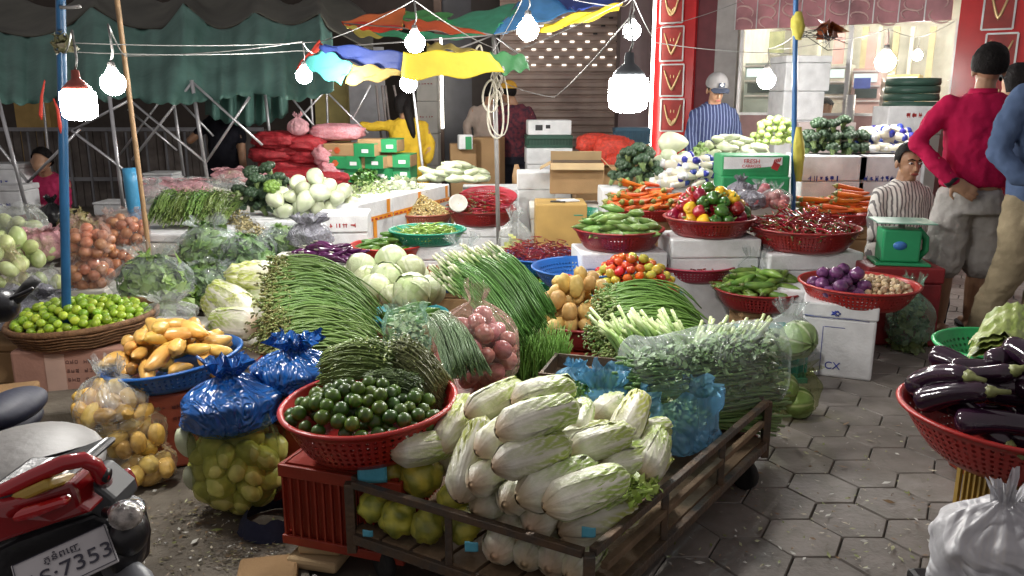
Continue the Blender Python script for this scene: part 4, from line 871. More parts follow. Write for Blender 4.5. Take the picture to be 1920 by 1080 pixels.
# ------------------------------------------------ basins centre/right
def heapd(c, **k): return c
c = basin('round_basin', 1610, 530, 212, .30, .11, RED, 'red perforated basin of purple onions and garlic on the CX box')
pile(RONI, (c.x - .12, c.y - .05, c.z - .05), .145, .036, .10, 34, 'glossy purple onion at the left of the red basin', 'onion', 'purple onions in the red basin', 5, ry=.15, dens=.9, mode='up')
pile(GAR, (c.x + .10, c.y + .02, c.z - .045), .17, .014, .045, 260, 'small pale garlic clove at the right of the red basin', 'garlic', 'garlic cloves in the red basin', 6, ry=.2, dens=1, sc=(.7, 1))
def stack(c, hb, rz, label, sx=.46, sy=.34, mat=None, **k):
    if 'hidden' in label: label = label.replace('foam box', 'box'); mat = card; sx *= .8; sy *= .8
    z = c.z - hb - .003; fbox('foam_box', (c.x, c.y, 0), sx, sy, z, rz, label, mat or foam, **k)
c = basin('round_basin', 1423, 540, 165, .26, .11, DRED, 'dark red basin of light green cucumbers behind the teal crate')
pile(CUC, (c.x, c.y, c.z - .03), .21, .024, .12, 60, 'light green cucumber in the dark red basin', 'cucumber', 'cucumbers in the dark red basin', 7, mode='flat', azs=1.2, tilt=.3, dens=.95)
stack(c, .11, .1, 'foam box hidden under the cucumber basin', .34, .26, foam2)
c = basin('round_basin', 1300, 493, 160, .27, .09, PINKR, 'pinkish red basin of small dark chillies')
pile(CHIS, (c.x - .02, c.y, c.z - .03), .22, .011, .08, 200, 'small dark red chilli in the pinkish basin', 'chilli', 'small chillies in the pinkish basin', 8, mode='flat', tilt=.3, dens=1, keep=130)
stack(c, .09, 0, 'foam box hidden under the pinkish chilli basin')
c = basin('round_basin', 1185, 545, 180, .27, .11, BLUE, 'basin almost hidden under the heap of red tomatoes')
pile(TOM, (c.x, c.y, c.z - .01), .245, .027, .18, 150, 'glossy small tomato in the mixed red and yellow heap', 'tomato', 'tomatoes in the mixed heap', 9, dens=.92, mode='up')
stack(c, .11, 0, 'foam box hidden under the tomato heap')
c = basin('round_basin', 1094, 500, 192, .30, .10, BLUE, 'large blue basin nearly emptied of tomatoes')
for i, (dx, dy, k) in enumerate(((-.06, -.12, 3), (-.01, -.15, 0), (.02, -.10, 0), (.06, -.12, 2), (-.09, -.07, 1), (.15, .02, 0), (.19, .0, 1), (.17, -.05, 0), (.21, .04, 0), (.13, -.04, 1))): TOM[k].put((c.x + dx, c.y + dy, c.z - .055), (0, .2 * i, i), 1, 'last few tomatoes left in the large blue basin', 'tomato', 'tomatoes left in the blue basin')
stack(c, .10, 0, 'foam box hidden under the large blue basin')
c = basin('round_basin', 1012, 478, 145, .26, .11, BLUE, 'blue basin heaped with thin dark red chillies')
pile(CHIS, (c.x, c.y, c.z - .01), .235, .012, .16, 320, 'thin dark red chilli in the blue basin heap', 'chilli', 'thin chillies in the blue basin', 10, mode='flat', tilt=.4, dens=1, keep=150)
stack(c, .11, 0, 'foam box hidden under the blue chilli basin')
c = basin('round_basin', 1035, 520, 115, .20, .08, GREEN, 'green basin with small limes behind the potatoes')
pile(LIMEB, (c.x, c.y, c.z - .055), .14, .02, .02, 30, 'small lime in the green basin behind the potatoes', 'lime', 'limes behind the potatoes', 11)
c = basin('round_basin', 1088, 602, 150, .205, .11, DRED, 'deep red basin under the heap of potatoes', perf=False)
pile(PT, (c.x, c.y + .04, c.z - .03), .21, .042, .21, 60, 'large smooth potato in the red basin heap', 'potato', 'potatoes in the red basin', 12, dens=.88)
stack(c, .12, 0, 'box in shadow under the potato basin', .36, .3, redcr)
c = basin('round_basin', 840, 522, 95, .17, .07, BLUE, 'small basin of orange plum tomatoes')
pile(TOMO, (c.x, c.y, c.z - .03), .20, .025, .12, 60, 'orange red plum tomato beside the round cabbages', 'tomato', 'plum tomatoes beside the cabbages', 13, dens=.95)
stack(c, .07, 0, 'foam box hidden under the plum tomatoes', .4, .3)
c = A(868, 485, 4.4); bag('plastic_bag', (c.x, c.y, c.z - .05), .14, .10, .18, F_CLR, 'empty clear bag crumpled behind the plum tomatoes', 0, seed=71, wr=.12, neck=.7, nr=.3, frill=.3)
c = basin('round_basin', 765, 588, 150, .24, .07, (.01, .22, .25), 'teal basin carrying the round cabbages')
for i, (x, y, d, s) in enumerate(((678, 502, 4.35, .95), (733, 488, 4.4, 1), (726, 520, 4.2, 1.0), (705, 540, 4.1, .9), (768, 505, 4.35, .95), (772, 545, 3.95, 1.05), (805, 545, 4.15, .95), (690, 525, 4.25, .9), (738, 555, 4.0, .8), (780, 475 + 45, 4.5, .9))):
    LBc = ('leftmost round cabbage by the purple eggplants', 'topmost round cabbage of the pile', 'round cabbage in the middle of the pile with veined leaves', 'round cabbage half hidden by the long beans', 'round cabbage at the upper right of the pile', 'biggest round cabbage at the front right of the pile', 'round cabbage at the right end near the plum tomatoes', 'round cabbage tucked under the leftmost one', 'small pale round cabbage low between two others', 'round cabbage hidden at the back of the pile')[i]
    CAB[i % 3].put(A(x, y, d), (U(-.8, .8), U(-.8, .8), U(0, 6)), s, LBc, 'cabbage', 'round cabbages in the centre')
stack(c, .07, 0, 'box hidden under the round cabbages', .5, .4, foam2)
c = A(775, 585, 3.7); pile(CUCD, (c.x, c.y, c.z - .04), .12, .02, .05, 12, 'dark green cucumber peeping out under the round cabbages', 'cucumber', 'cucumbers under the cabbages', 14, mode='flat', azs=.8)
stack(Vector((c.x, c.y, c.z)), .04, 0, 'box hidden under the dark green cucumbers', .3, .25, redcr)
c = basin('round_basin', 727, 458, 138, .25, .12, (.48, .03, .02), 'bright red basin of green cucumbers near the eggplants', perf=False)
pile(CUCD, (c.x, c.y, c.z - .04), .18, .023, .08, 30, 'green cucumber in the bright red basin', 'cucumber', 'cucumbers in the bright red basin', 15, mode='flat', azs=.9, dens=.95)
stack(c, .12, 0, 'foam box hidden under the bright red basin')
c = basin('round_basin', 802, 430, 142, .26, .09, (.01, .28, .17), 'green basin of light green beans on a foam box')
pile(BNS, (c.x, c.y, c.z - .04), .20, .011, .06, 200, 'light green bean in the green basin', 'green bean', 'green beans in the green basin', 16, mode='flat', azs=1.2, dens=1)
stack(c, .09, .05, 'white foam box under the green bean basin')
c = basin('round_basin', 793, 398, 118, .27, .09, (.45, .13, .08), 'orange red basin of yellow bean sprouts')
m = MB(); st = random.getstate(); random.seed(2)
for k in range(1500):
    a = U(0, 2 * pi); q = sqrt(rnd()); z = .15 * (1 - q) + U(-.01, .01); x, y = .245 * q * cos(a), .245 * q * sin(a); b = U(0, 6); dd = Vector((cos(b), sin(b), U(-.5, .5))) * .014; pc = Vector((c.x + x, c.y + y, c.z - .01 + z)); m.tube([pc - dd, pc + Vector((0, 0, .003)), pc + dd], [.003, .006, .002], 5, 0, mixc((.78, .68, .30), (.66, .50, .16), rnd()))
random.setstate(st); tag(m.build('bean_sprout_heap', vgs), 'mound of yellow bean sprouts in the orange red basin', 'bean sprouts', kind='stuff')
stack(c, .09, 0, 'foam box hidden under the sprout basin')
c = basin('round_basin', 903, 392, 128, .28, .12, DRED, 'dark red basin heaped with long red chillies')
pile(CHI, (c.x, c.y - .02, c.z - .01), .255, .013, .20, 330, 'long red chilli in the centre back basin', 'chilli', 'long chillies at the centre back', 17, mode='flat', azs=.7, tilt=.3, dens=1, keep=110)
stack(c, .12, 0, 'white foam box under the long chilli basin')
c = A(915, 368, 7.0); basin('leaning_basin', 0, 0, 0, .25, .10, (.42, .03, .05), 'empty pink red colander tipped behind the long chillies', (radians(14), 0), at=c)
m = MB(); p = A(858, 385, 6.35); m.lathe([(.001, 0), (.05, .0), (.07, .02), (.075, .05), (.068, .05), (.06, .02), (.001, .01)], 18); tag(m.build('scoop', foam2, None, p, (1.0, .3, 0)), 'small white plastic scoop between the sprouts and the chillies', 'scoop')
c = basin('round_basin', 1080, 396, 112, .24, .11, (.01, .27, .17), 'empty green colander by the yellow packing box')
stack(c, .11, 0, 'white foam box under the empty green colander')
c = basin('round_basin', 1160, 428, 168, .28, .12, DRED, 'red basin of ridged green gourds on a foam box')
pile(GOU, (c.x, c.y, c.z - .03), .25, .0235, .15, 80, 'ridged pale green gourd in the red basin', 'gourd', 'ridged gourds in the red basin', 18, mode='flat', azs=1.0, tilt=.3, dens=.95)
stack(c, .12, .1, 'white foam box under the ridged gourd basin', .52, .36, prints=((inkr, [(.0, .55, .04, .62)]),))
c = basin('round_basin', 1210, 388, 140, .26, .08, RED, 'basin hidden under carrots behind the ridged gourds')
pile(CAR, (c.x, c.y, c.z - .0), .24, .024, .20, 70, 'orange carrot in the left carrot heap', 'carrot', 'carrots in the left heap', 19, mode='flat', azs=.8, tilt=.3, az=.3, dens=.95)
stack(c, .08, 0, 'foam box hidden under the left carrots')
c = basin('round_basin', 1330, 406, 168, .28, .11, DRED, 'red basin of mixed bell peppers on a foam box')
PEP = {k: pepper(k) for k in PEPC}
for i, (x, y, z) in enumerate(heap_points(.23, .042, .16, 60, .22, .82, 5)):
    k = 'yellow' if (x > .08 and z > .07) or i % 17 == 0 else ('red' if (x < -.02 and y > -.09) or y > .1 else ('green' if rnd() < .8 else 'red'))
    PEP[k].put((c.x + x, c.y + y, c.z + z), (U(-1.6, 1.6), U(-1.2, 1.2), U(0, 6)), U(.9, 1.12), '%s bell pepper in the mixed pepper basin' % k, 'bell pepper', '%s bell peppers' % k)
stack(c, .11, .05, 'white foam box under the bell pepper basin', .54, .36, prints=((inkr, [(.0, .5, .03, .6)]),))
c = basin('round_basin', 1508, 425, 200, .33, .13, DRED, 'wide red basin heaped with dried looking red chillies')
pile(CHI, (c.x, c.y, c.z - .03), .30, .0135, .17, 330, 'curly red chilli in the wide right basin', 'chilli', 'curly chillies in the wide basin', 20, mode='flat', azs=2, tilt=.6, dens=1, keep=170)
stack(c, .13, .12, 'white foam box wrapped in film under the wide chilli basin', .58, .38, foam)
c = basin('round_basin', 1572, 396, 135, .27, .09, RED, 'red basin of carrots behind the curly chillies')
pile(CAR, (c.x - .03, c.y, c.z + .01), .25, .024, .19, 70, 'bright orange carrot in the right carrot basin', 'carrot', 'carrots in the right basin', 21, mode='flat', azs=.35, tilt=.2, az=-.25, dens=.95)
stack(c, .09, 0, 'foam box hidden under the right carrots')
for i, (x, y, d) in enumerate(((1422, 365, 5.45), (1388, 358, 5.6), (1455, 372, 5.35), (1405, 375, 5.3))):
    p = A(x, y, d); bag('net_bag', (p.x, p.y, p.z - .07), .11, .09, .17, F_GRY if i % 2 else F_CLR, ('dark bag of red shallots between peppers and chillies', 'grey wrapped bag behind the bell peppers', 'clear bag of shallots beside the curly chillies', 'small wrapped bag next to the yellow peppers')[i], i, seed=80 + i, wr=.1)
    pile(SHA, (p.x, p.y, p.z - .06), .08, .03, .08, 8, 'small dull shallot in the bags behind the peppers', 'shallot', 'shallots behind the peppers', 80 + i)
p = A(1415, 500, 4.9); bag('plastic_bag', (p.x, p.y, p.z - .10), .13, .10, .22, F_CLR, 'clear carrier bag hanging between the pepper and chilli boxes', 0, seed=90, wr=.12, neck=.75, nr=.4)
p = A(965, 440, 5.6); bag('plastic_bag', (p.x, p.y, p.z - .2), .12, .10, .38, F_FOG, 'tall clear bag with yellow contents beside the yellow box', 0, seed=91, wr=.08, neck=.8, nr=.2)
m = MB(); leaves(m, dome(p.x, p.y, p.z - .18, .09, .07, .16), 250, .05, ((.72, .68, .12), (.6, .62, .2)), 91); tag(m.build('yellow_greens', vleaf), 'yellow leaves at the foot of the tall clear bag', 'leaves')
# ------------------------------------------------ RIGHT: eggplants
cb2 = basin('round_basin', 1905, 775, 400, .30, .14, RED, 'big red basin of dark eggplants at the right edge', (0, .03), fl=.62)
pile(EGP, (cb2.x, cb2.y, cb2.z - .02), .22, .042, .15, 26, 'glossy dark purple eggplant in the right red basin', 'eggplant', 'eggplants in the right basin', 22, mode='flat', azs=1.2, az=2.2, tilt=.3, dens=.95)
for i, (x, y, d, a, pt) in enumerate(((1790, 745, 2.14, 2.15, .45), (1825, 700, 2.2, 2.3, .35), (1765, 720, 2.2, 1.9, .5), (1880, 800, 2.06, 2.6, .1))):
    EGP[i % 3].put(A(x, y, d), Euler((0, pt, a)), 1.05, ('eggplant with green cap in the middle front of the right basin', 'long eggplant lying diagonally over the right basin heap', 'small eggplant at the left rim of the right basin', 'eggplant lying at the lower right of the basin')[i], 'eggplant')
ycr = pbr('yellow_wood', (.42, .27, .06), .6, .4, 30, .3)
crate((cb2.x + .10, cb2.y + .06, 0), .28, .22, cb2.z - .145, .15, 'yellow slatted crate under the right eggplant basin', ycr, n=9)
c = basin('round_basin', 1885, 650, 240, .23, .10, (.02, .42, .12), 'bright green colander behind the eggplants')
m = MB()
for k in range(4):
    def fn(u, v):
        x = (u - .5) * .20; y = (v - .5) * .30; return A(1895, 640 - k * 4, 2.75) + Vector((x * cos(.7) + y * sin(.7), -x * sin(.7) + y * cos(.7), -.06 * (2 * u - 1) ** 2 + .018 * nz3(u * 7, v * 7, k) + .006 * sin(u * 40 + v * 9) + .05 * v + k * .012)), mixc((.30, .40, .07), (.50, .56, .20), max(0, min(1, .5 + nz3(u * 6, v * 4, k))))
    m.grid(fn, 18, 18)
tag(m.build('leafy_cabbage', vleaf), 'ruffled yellow green leaves lying in the green colander', 'leaves')
fbox('foam_box', (c.x + .08, c.y + .08, 0), .24, .22, c.z - .105, .1, 'box in shadow below the green colander', redcr)
c = A(1840, 1130, 1.66); bag('plastic_bag', (c.x + .02, c.y, c.z), .150, .12, .27, F_WHT, 'knotted white plastic bag in the bottom right corner', .6, seed=95, wr=.09, neck=.86, nr=.12, frill=.16)
pile(EGP, (c.x + .16, c.y + .05, c.z + .09), .08, .035, .03, 3, 'eggplant seen beside the white bag in the corner', 'eggplant', 'eggplants by the white bag', 23, mode='flat')
fbox('box', (c.x + .08, c.y + .02, 0), .34, .24, c.z - .003, 0, 'dark box in the bottom right corner behind the white bag', blackm, lid=False)
# scale
p = A(1683, 492, 4.75); o = thing('market_scale', 'green mechanical market scale with pan on a red box', 'scale', (p.x, p.y, p.z), (0, 0, -.2)); gm = pbr('green_enamel', (.03, .34, .14), .35, .1, 20, .1)
m = MB(); m.box(0, 0, 0, .30, .24, .015); m.build('base', gm, o, bevel=.003)
m = MB(); m.box(-.01, 0, .016, .21, .17, .19); m.build('body', gm, o, bevel=.012); m = MB(); m.tube([(.10, 0, .02), (.145, 0, .08), (.14, 0, .15), (.09, 0, .205)], .02, 8); m.build('side_guard', gm, o)
m = MB(); m.tube([(0, 0, .2), (0, 0, .245)], .02, 10); m.build('stem', socket, o)
m = MB(); m.box(0, 0, .245, .32, .26, .008); m.build('pan', pbr('pan_green', (.24, .46, .36), .3), o, bevel=.003)
m = MB(); m.xf = Matrix.Translation((-.02, -.0865, .115)) @ Matrix.Rotation(pi / 2, 4, 'X') @ Matrix.Diagonal((1.25, .85, 1, 1)); m.lathe([(.001, 0), (.030, 0), (.030, .002), (.001, .002)], 20); m.build('sticker', pbr('dial_blue', (.06, .22, .60), .4), o)
fbox('red_box', (p.x, p.y + .03, 0), .42, .36, p.z - .002, -.1, 'deep red crate supporting the green scale', pbr('deep_red', (.25, .015, .02), .5, .2))
p = A(1700, 650, 4.65); bag('plastic_bag', (p.x, p.y, 0), .13, .12, .42, F_GRN, 'green filled bag standing on the ground right of the CX box', 0, seed=97, wr=.06)
m = MB(); leaves(m, dome(p.x, p.y, .02, .11, .10, .33), 500, .05, ((.10, .16, .05), (.2, .28, .1)), 97); tag(m.build('leafy_greens', vleaf), 'dark greens filling the bag on the ground right of the CX box', 'greens', kind='stuff')
# ================================================================== LEFT MIDDLE
def sack(x, y, d, rx, ry, h, mat, label, protos, r, n, plabel, pcat, seed, **k):
    p = A(x, y, d); p.z = max(p.z, 0); bag('plastic_bag', p, rx, ry, h, mat, label, seed * .3, seed=seed, neck=k.get('neck', .93), nr=k.get('nr', .6), frill=.12, wr=.05)
    if protos: fill(protos, p, rx * .94, ry * .94, h * .92, r, n, plabel, pcat, plabel + 's', seed)
    return p
for i, (x, y, d, rx, h, lb) in enumerate(((172, 548, 5.0, .165, .25, 'lower left bag of brown onions'), (172, 490, 5.0, .165, .27, 'upper left bag of brown onions by the slim pole'), (240, 525, 5.3, .17, .27, 'lower right bag of brown onions half hidden'), (236, 462, 5.4, .18, .25, 'upper right bag of brown onions'))):
    sack(x, y, d, rx, rx * .8, h, F_ONI, lb, ONI, .038, 34, 'brown onion in the ' + lb.split(' of')[0], 'onion', 100 + i)
m = MB(); p = A(147, 432, 5.3); leaves(m, dome(p.x, p.y, p.z, .13, .10, .14), 300, .05, ((.42, .34, .16), (.3, .3, .12)), 8); tag(m.build('ginger_heap', vg), 'knobbly beige ginger heap behind the left onion bags', 'ginger')
for i, (x, y, d, rx, ry, h, mat, lb) in enumerate(((35, 445, 5.0, .18, .13, .20, F_FOG, 'foggy white bag at the far left top'), (85, 490, 4.9, .14, .11, .20, F_PNK, 'bag with pink print at the left'), (70, 555, 4.8, .22, .14, .18, F_FOG, 'flat foggy bag under the pink printed one'), (10, 545, 4.4, .12, .10, .25, F_YEL, 'yellowish film bag at the left edge'))):
    p = A(x, y, d); bag('plastic_bag', p, rx, ry, h, mat, lb, i, seed=110 + i, wr=.09, neck=.93, nr=.6)
    fill(PGR, p, rx * .9, ry * .9, h * .85, .05, 8, 'pale vegetable inside the ' + lb, 'vegetable', 'pale vegetables in the ' + lb, i, sc=(.8, .9))
pile(PGR, A(20, 505, 4.6), .16, .05, .14, 16, 'pale yellow green melon heaped at the left edge', 'melon', 'pale melons at the left edge', 24, mode='any')
fbox('foam_box', (A(40, 520, 4.8).x, 5.1, 0), .9, .7, .28, 0, 'low foam box under the bags at the far left', foam2)
# green leafy bags
for i, (x, y, d, rx, ry, h, lb) in enumerate(((292, 575, 4.75, .24, .17, .36, 'big clear bag of broad green leaves left of the napa heap'), (395, 495, 5.3, .22, .16, .30, 'clear bag of dark leaves tied at the top behind the lettuce'), (385, 560, 5.0, .22, .15, .22, 'flattened clear bag of greens beside the napa heap'), (470, 505, 5.2, .20, .15, .24, 'clear bag of dark greens left of the long beans'), (535, 475, 5.4, .17, .13, .20, 'small clear bag of greens behind the long beans'))):
    p = A(x, y, d); p.z = max(0, p.z); bag('plastic_bag', p, rx, ry, h, F_CLR, lb, .4 * i, seed=120 + i, wr=.09, neck=.85 if i < 2 else .94, nr=.3 if i < 2 else .6, frill=.3)
    m = MB(); leaves(m, dome(p.x, p.y, p.z + .02, rx * .88, ry * .88, h * .78, .3), 420, .10, ((.06, .15, .04), (.20, .34, .09)) if i else ((.16, .30, .05), (.32, .46, .12)), 130 + i, .7); tag(m.build('leafy_greens', vleaf), 'green leaves stuffed in the ' + lb, 'greens', kind='stuff')
p = A(318, 610, 4.2); bag('plastic_bag', (p.x, p.y, p.z), .15, .12, .17, F_FOG, 'nearly empty translucent bag behind the yellow tubers', 0, seed=140, wr=.14, neck=.75, nr=.35, frill=.4)
fbox('foam_box', (p.x, p.y + .05, 0), .34, .3, max(.05, p.z - .005), 0, 'box hidden under the translucent bag', foam2)
for i, (x, y, d, az, pt, k, lb) in enumerate(((478, 517, 4.45, 200, 5, 1, 'white butted napa cabbage on top of the left heap'), (430, 560, 4.35, 150, 20, 3, 'frilly yellow green lettuce like napa at the left of the heap'), (455, 580, 4.25, 130, 10, 3, 'open leafed napa cabbage in the front of the left heap'), (480, 555, 4.5, 170, 10, 0, 'napa cabbage in the middle of the left heap by the beans'), (440, 605, 4.15, 160, 0, 0, 'lowest napa cabbage of the left heap behind the blue basin'), (415, 585, 4.4, 140, 25, 3, 'ruffled napa cabbage at the outer left of the heap'), (490, 590, 4.2, 150, 0, 1, 'napa cabbage tucked against the long beans'), (470, 540, 4.6, 190, 0, 3, 'rear napa cabbage of the left heap'))):
    NAP[k].put(A(x, y, d), Euler((i, -radians(pt), radians(az))), 1.15, lb, 'cabbage')
p = A(455, 600, 4.5); fbox('foam_box', (p.x, p.y, 0), .42, .5, max(.05, A(450, 610, 4.4).z - .06), 0, 'box hidden under the left napa heap', foam2)
# purple eggplants, grey bag, beige ginger flowers
p = A(615, 478, 5.0); pile(EGS, (p.x, p.y, p.z - .04), .20, .019, .10, 60, 'thin purple eggplant in the heap by the cucumbers', 'eggplant', 'thin purple eggplants', 25, mode='flat', azs=.7, az=-.3, ry=.15, dens=.95)
fbox('foam_box', (p.x, p.y, 0), .42, .3, max(.05, p.z - .045), 0, 'box hidden under the thin purple eggplants', foam2)
p = A(582, 445, 5.3); bag('plastic_bag', (p.x, p.y, p.z - .08), .15, .12, .22, F_GRY, 'crumpled grey plastic bag above the purple eggplants', 0, seed=150, wr=.13, neck=.8, nr=.4, frill=.4)
fbox('foam_box', (p.x, p.y, 0), .36, .3, max(.05, p.z - .085), 0, 'box hidden under the crumpled grey bag', foam2)
for i, (x, y, d) in enumerate(((445, 410, 5.9), (482, 438, 5.7), (460, 425, 5.75))):
    p = A(x, y, d); m = MB(); leaves(m, dome(p.x, p.y, p.z - .05, .11, .09, .12, .5), 420, .022, ((.52, .44, .24), (.36, .32, .14)), 9 + i); tag(m.build('ginger_flower_clump', vg), ('upper', 'lower', 'middle')[i] + ' clump of beige knobbly roots beside the leafy bags', 'roots')
# herb tray
p = A(345, 432, 5.6); fbox('white_tray', (p.x, p.y, p.z - .05), .62, .42, .06, 0, 'white foam tray of dark herbs', foam, lid=False, cat='tray'); fbox('foam_box', (p.x, p.y, 0), .55, .4, max(.1, p.z - .054), 0, 'box in shadow under the herb tray', foam2)
for i in range(4):
    q = (A(300 + i * 32, 425, 5.55), A(330 + i * 32, 385, 5.9)); bunch('herb_bunch', q[0], q[1], .09, .13, 120, .003, (.22, .32, .08), (.04, .12, .02), ('leftmost', 'second', 'third', 'rightmost')[i] + ' bunch of dark herbs on the white tray', .08, 60 + i, 1.3, jit=.005, fuzz=450, fc=((.02, .08, .02), (.16, .28, .06)))
# back left long table with daikon etc.
fbox('foam_box', (D(370, 370, 6.7).x, 6.75, 0), 1.3, .6, .52, 0, 'long pale foam box under the radish bags', foam2)
for i, (x, y, d, rx, ry, h, mat, lb) in enumerate(((330, 375, 6.6, .30, .16, .17, F_PNK, 'pinkish printed bag of radishes at the back left'), (400, 370, 6.7, .28, .16, .16, F_FOG, 'foggy bag of radishes at the back left'), (450, 345, 7.2, .25, .15, .14, F_PNK, 'pinkish bag at the back beside the broccoli'))):
    p = A(x, y, d); bag('plastic_bag', p, rx, ry, h, mat, lb, 0, seed=160 + i, wr=.08, neck=.95, nr=.7)
    pile(RAD, p, rx * .6, .04, .05, 8, 'white radish in the ' + lb, 'radish', 'radishes in the ' + lb, 160 + i, mode='flat', azs=.3)
p = A(290, 385, 6.2); bag('plastic_bag', p, .16, .12, .20, F_FOG, 'whitish bag with a yellow vegetable beside the wrapped pole', 0, seed=164, wr=.09)
for k in range(14): CAR and RAD[k % 2].put(A(U(400, 450), U(362, 385), U(6.2, 6.4)), (0, U(-.1, .1), .15 + U(-.1, .1)), (1.2, .5, .5), 'thin beige root stick left of the broccoli', 'root', 'beige root sticks by the broccoli')
p = A(497, 380, 6.1); pile(BRO, (p.x, p.y, p.z - .08), .22, .062, .28, 34, 'dark green broccoli head in the left heap', 'broccoli', 'broccoli in the left heap', 26, ry=.16, mode='up', dens=.8)
BROL[0].put(A(510, 352, 5.9), (.8, 0, 0), 1, 'light green cut broccoli in the middle of the left heap', 'broccoli')
fbox('foam_box', (p.x, p.y, 0), .5, .36, max(.1, p.z - .09), 0, 'foam box under the left broccoli', foam)
p = A(585, 385, 6.0); pile(GRD, (p.x, p.y, p.z - .08), .34, .062, .22, 46, 'white green kohlrabi like gourd in the left heap', 'gourd', 'white gourds in the left heap', 27, ry=.16, mode='any', dens=.85, sc=(.9, 1.2))
fbox('foam_box', (p.x, p.y, 0), .75, .36, max(.1, p.z - .09), 0, 'foam box under the white gourds', foam)
p = A(648, 452, 5.7); fbox('foam_box', (p.x, p.y, 0), .34, .3, A(648, 395, 5.7).z, .1, 'white foam box with red writing left of the cucumber basin', foam, prints=((inkr, pattern(4, -.3, .3, .86, .04, 3) + pattern(2, -.45, -.2, .62, .05, 4)),))
# taped box row
a = A(668, 400, 5.9); b = A(842, 352, 7.4); az = atan2(b.y - a.y, b.x - a.x); L = (b - a).length
for i in range(3):
    q = a.lerp(b, (i + .5) / 3); tp = .60; zt = A(665, 384, 5.9).z
    o = fbox('foam_box', (q.x - sin(az) * .2, q.y + cos(az) * .2, 0), L / 3 - .01, .40, zt, az, ('nearest', 'middle', 'farthest')[i] + ' foam box with orange tape in the slanting row', foam)
    m = MB(); m.box(0, -.209, zt * .77, L / 3 - .02, .002, zt * .055); m.box(0, -.2065, zt * .5, L / 3 - .02, .002, zt * .05); m.box(-.02, -.2085, zt * .56, .05, .002, zt * .21); m.box(.2, -.2085, zt * .83, .05, .002, zt * .16); m.build('tape', tapeo, o)
    m = MB(); [m.box((e[0] + e[2]) / 2 * L / 3, -.2105, zt * .775 + e[1] * .02, (e[2] - e[0]) * L / 3, .001, .012) for e in pattern(7, -.45, .45, 0, .5, i)]; m.build('printed_text', inkr, o)
zt = A(665, 384, 5.9).z
for i, (x, y, d, w, n, cols, sz, lb, kd) in enumerate(((688, 355, 6.7, .22, 500, ((.30, .45, .14), (.55, .65, .35)), .03, 'shredded green stems on the taped boxes', 1), (745, 345, 7.0, .25, 500, ((.55, .68, .42), (.75, .80, .62)), .05, 'pale green leafy heads on the taped boxes', 1), (685, 330, 7.2, .13, 420, ((.03, .12, .02), (.16, .34, .05)), .05, 'dark green parsley bunch by the green cartons', 1), (640, 370, 6.3, .16, 260, ((.5, .62, .3), (.7, .76, .5)), .07, 'pale leafy stalks next to the white gourds', 1))):
    p = A(x, y, d); m = MB(); leaves(m, dome(p.x, p.y, p.z - .06, w, w * .7, .12), n, sz, cols, 170 + i); tag(m.build('leafy_greens', vleaf), lb, 'greens', kind='stuff')
pk = pbr('pack_white', (.66, .70, .60), .3, .4, 30, .15, 20)
PKG = [Proto('wrapped_pack', potato(80 + i, .10, .035, (.38, .46, .24), (.60, .62, .50), 0, .15, vgs)) for i in range(3)]
p = A(850, 330, 7.6); pile(PKG, (p.x, p.y, p.z - .05), .30, .038, .12, 40, 'film wrapped pale vegetable pack on the slanting row', 'vegetable pack', 'wrapped packs on the slanting row', 28, mode='flat', azs=.4, ry=.2)
fbox('foam_box', (D(930, 330, 8.0).x, 8.0, 0), .65, .45, .58, .05, 'plain white foam box at the end of the slanting row', foam)
# ================================================================== BACK ROW THINGS
netr = pbr('red_net', (.40, .025, .035), .5, .9, 120, .4, 40, .4, col2=(.20, .01, .015)); netp = pbr('pink_net', (.52, .16, .20), .55, .9, 120, .35, 60, .4, col2=(.60, .32, .34)); nets = pbr('scarlet_net', (.62, .045, .02), .5, .9, 120, .3, 40)
def netsack(x, y, d, rx, ry, rz_, mat, label, seed, az=0):
    m = MB(); o = Vector((seed * 2.2, 0, 0))
    def fn(u, v):
        a = u * 2 * pi; t = v * pi; e = Vector((sin(t) * cos(a), sin(t) * sin(a), cos(t))); f = lambda q: abs(q) ** .75 * (1 if q > 0 else -1)
        k = 1 + .12 * noise.noise(e * 3 + o) + .10 * abs(noise.noise(e * 7 + o)) + .05 * noise.noise(e * 14 + o); return Vector((f(e.x) * rx, f(e.y) * ry, f(e.z) * rz_)) * k, (1, 1, 1)
    m.grid(fn, 48, 28, 0, True); return tag(m.build('net_sack', mat, None, A(x, y, d), (0, 0, az)), label, 'sack')
for i, (x, y, w, lb) in enumerate(((520, 262, .24, 'topmost red net sack at the left of the stack'), (572, 268, .22, 'red net sack second from left near the top'), (515, 288, .26, 'red net sack in the middle left of the stack'), (580, 292, .24, 'red net sack in the middle of the stack'), (535, 310, .26, 'red net sack low at the left of the stack'), (600, 312, .25, 'red net sack low at the right of the stack'), (560, 330, .30, 'red net sack behind the broccoli'), (620, 333, .25, 'lowest red net sack by the parsley'), (545, 277, .2, 'red net sack wedged between the two top ones'))):
    netsack(x, y, 8.0 + .05 * i % .3, w, .2, .085, netr, lb, i, .1 * (i % 3))
for i, (x, y, w, h, lb) in enumerate(((632, 248, .27, .085, 'big pink mesh sack lying on top of the red stack'), (615, 290, .14, .12, 'pink mesh sack upright at the right of the red stack'), (625, 315, .14, .10, 'lower pink mesh sack beside the green cartons'))):
    netsack(x, y, 8.1, w, .22, h, netp, lb, 20 + i)
p = A(560, 345, 8.1); fbox('foam_box', (p.x, p.y + .1, 0), 1.0, .5, max(.05, p.z), 0, 'low box hidden under the red net sacks', foam2)
cg = pbr('green_carton', (.02, .26, .09), .5, .15, 40, .12); co = pbr('orange_print', (.60, .10, .03), .5)
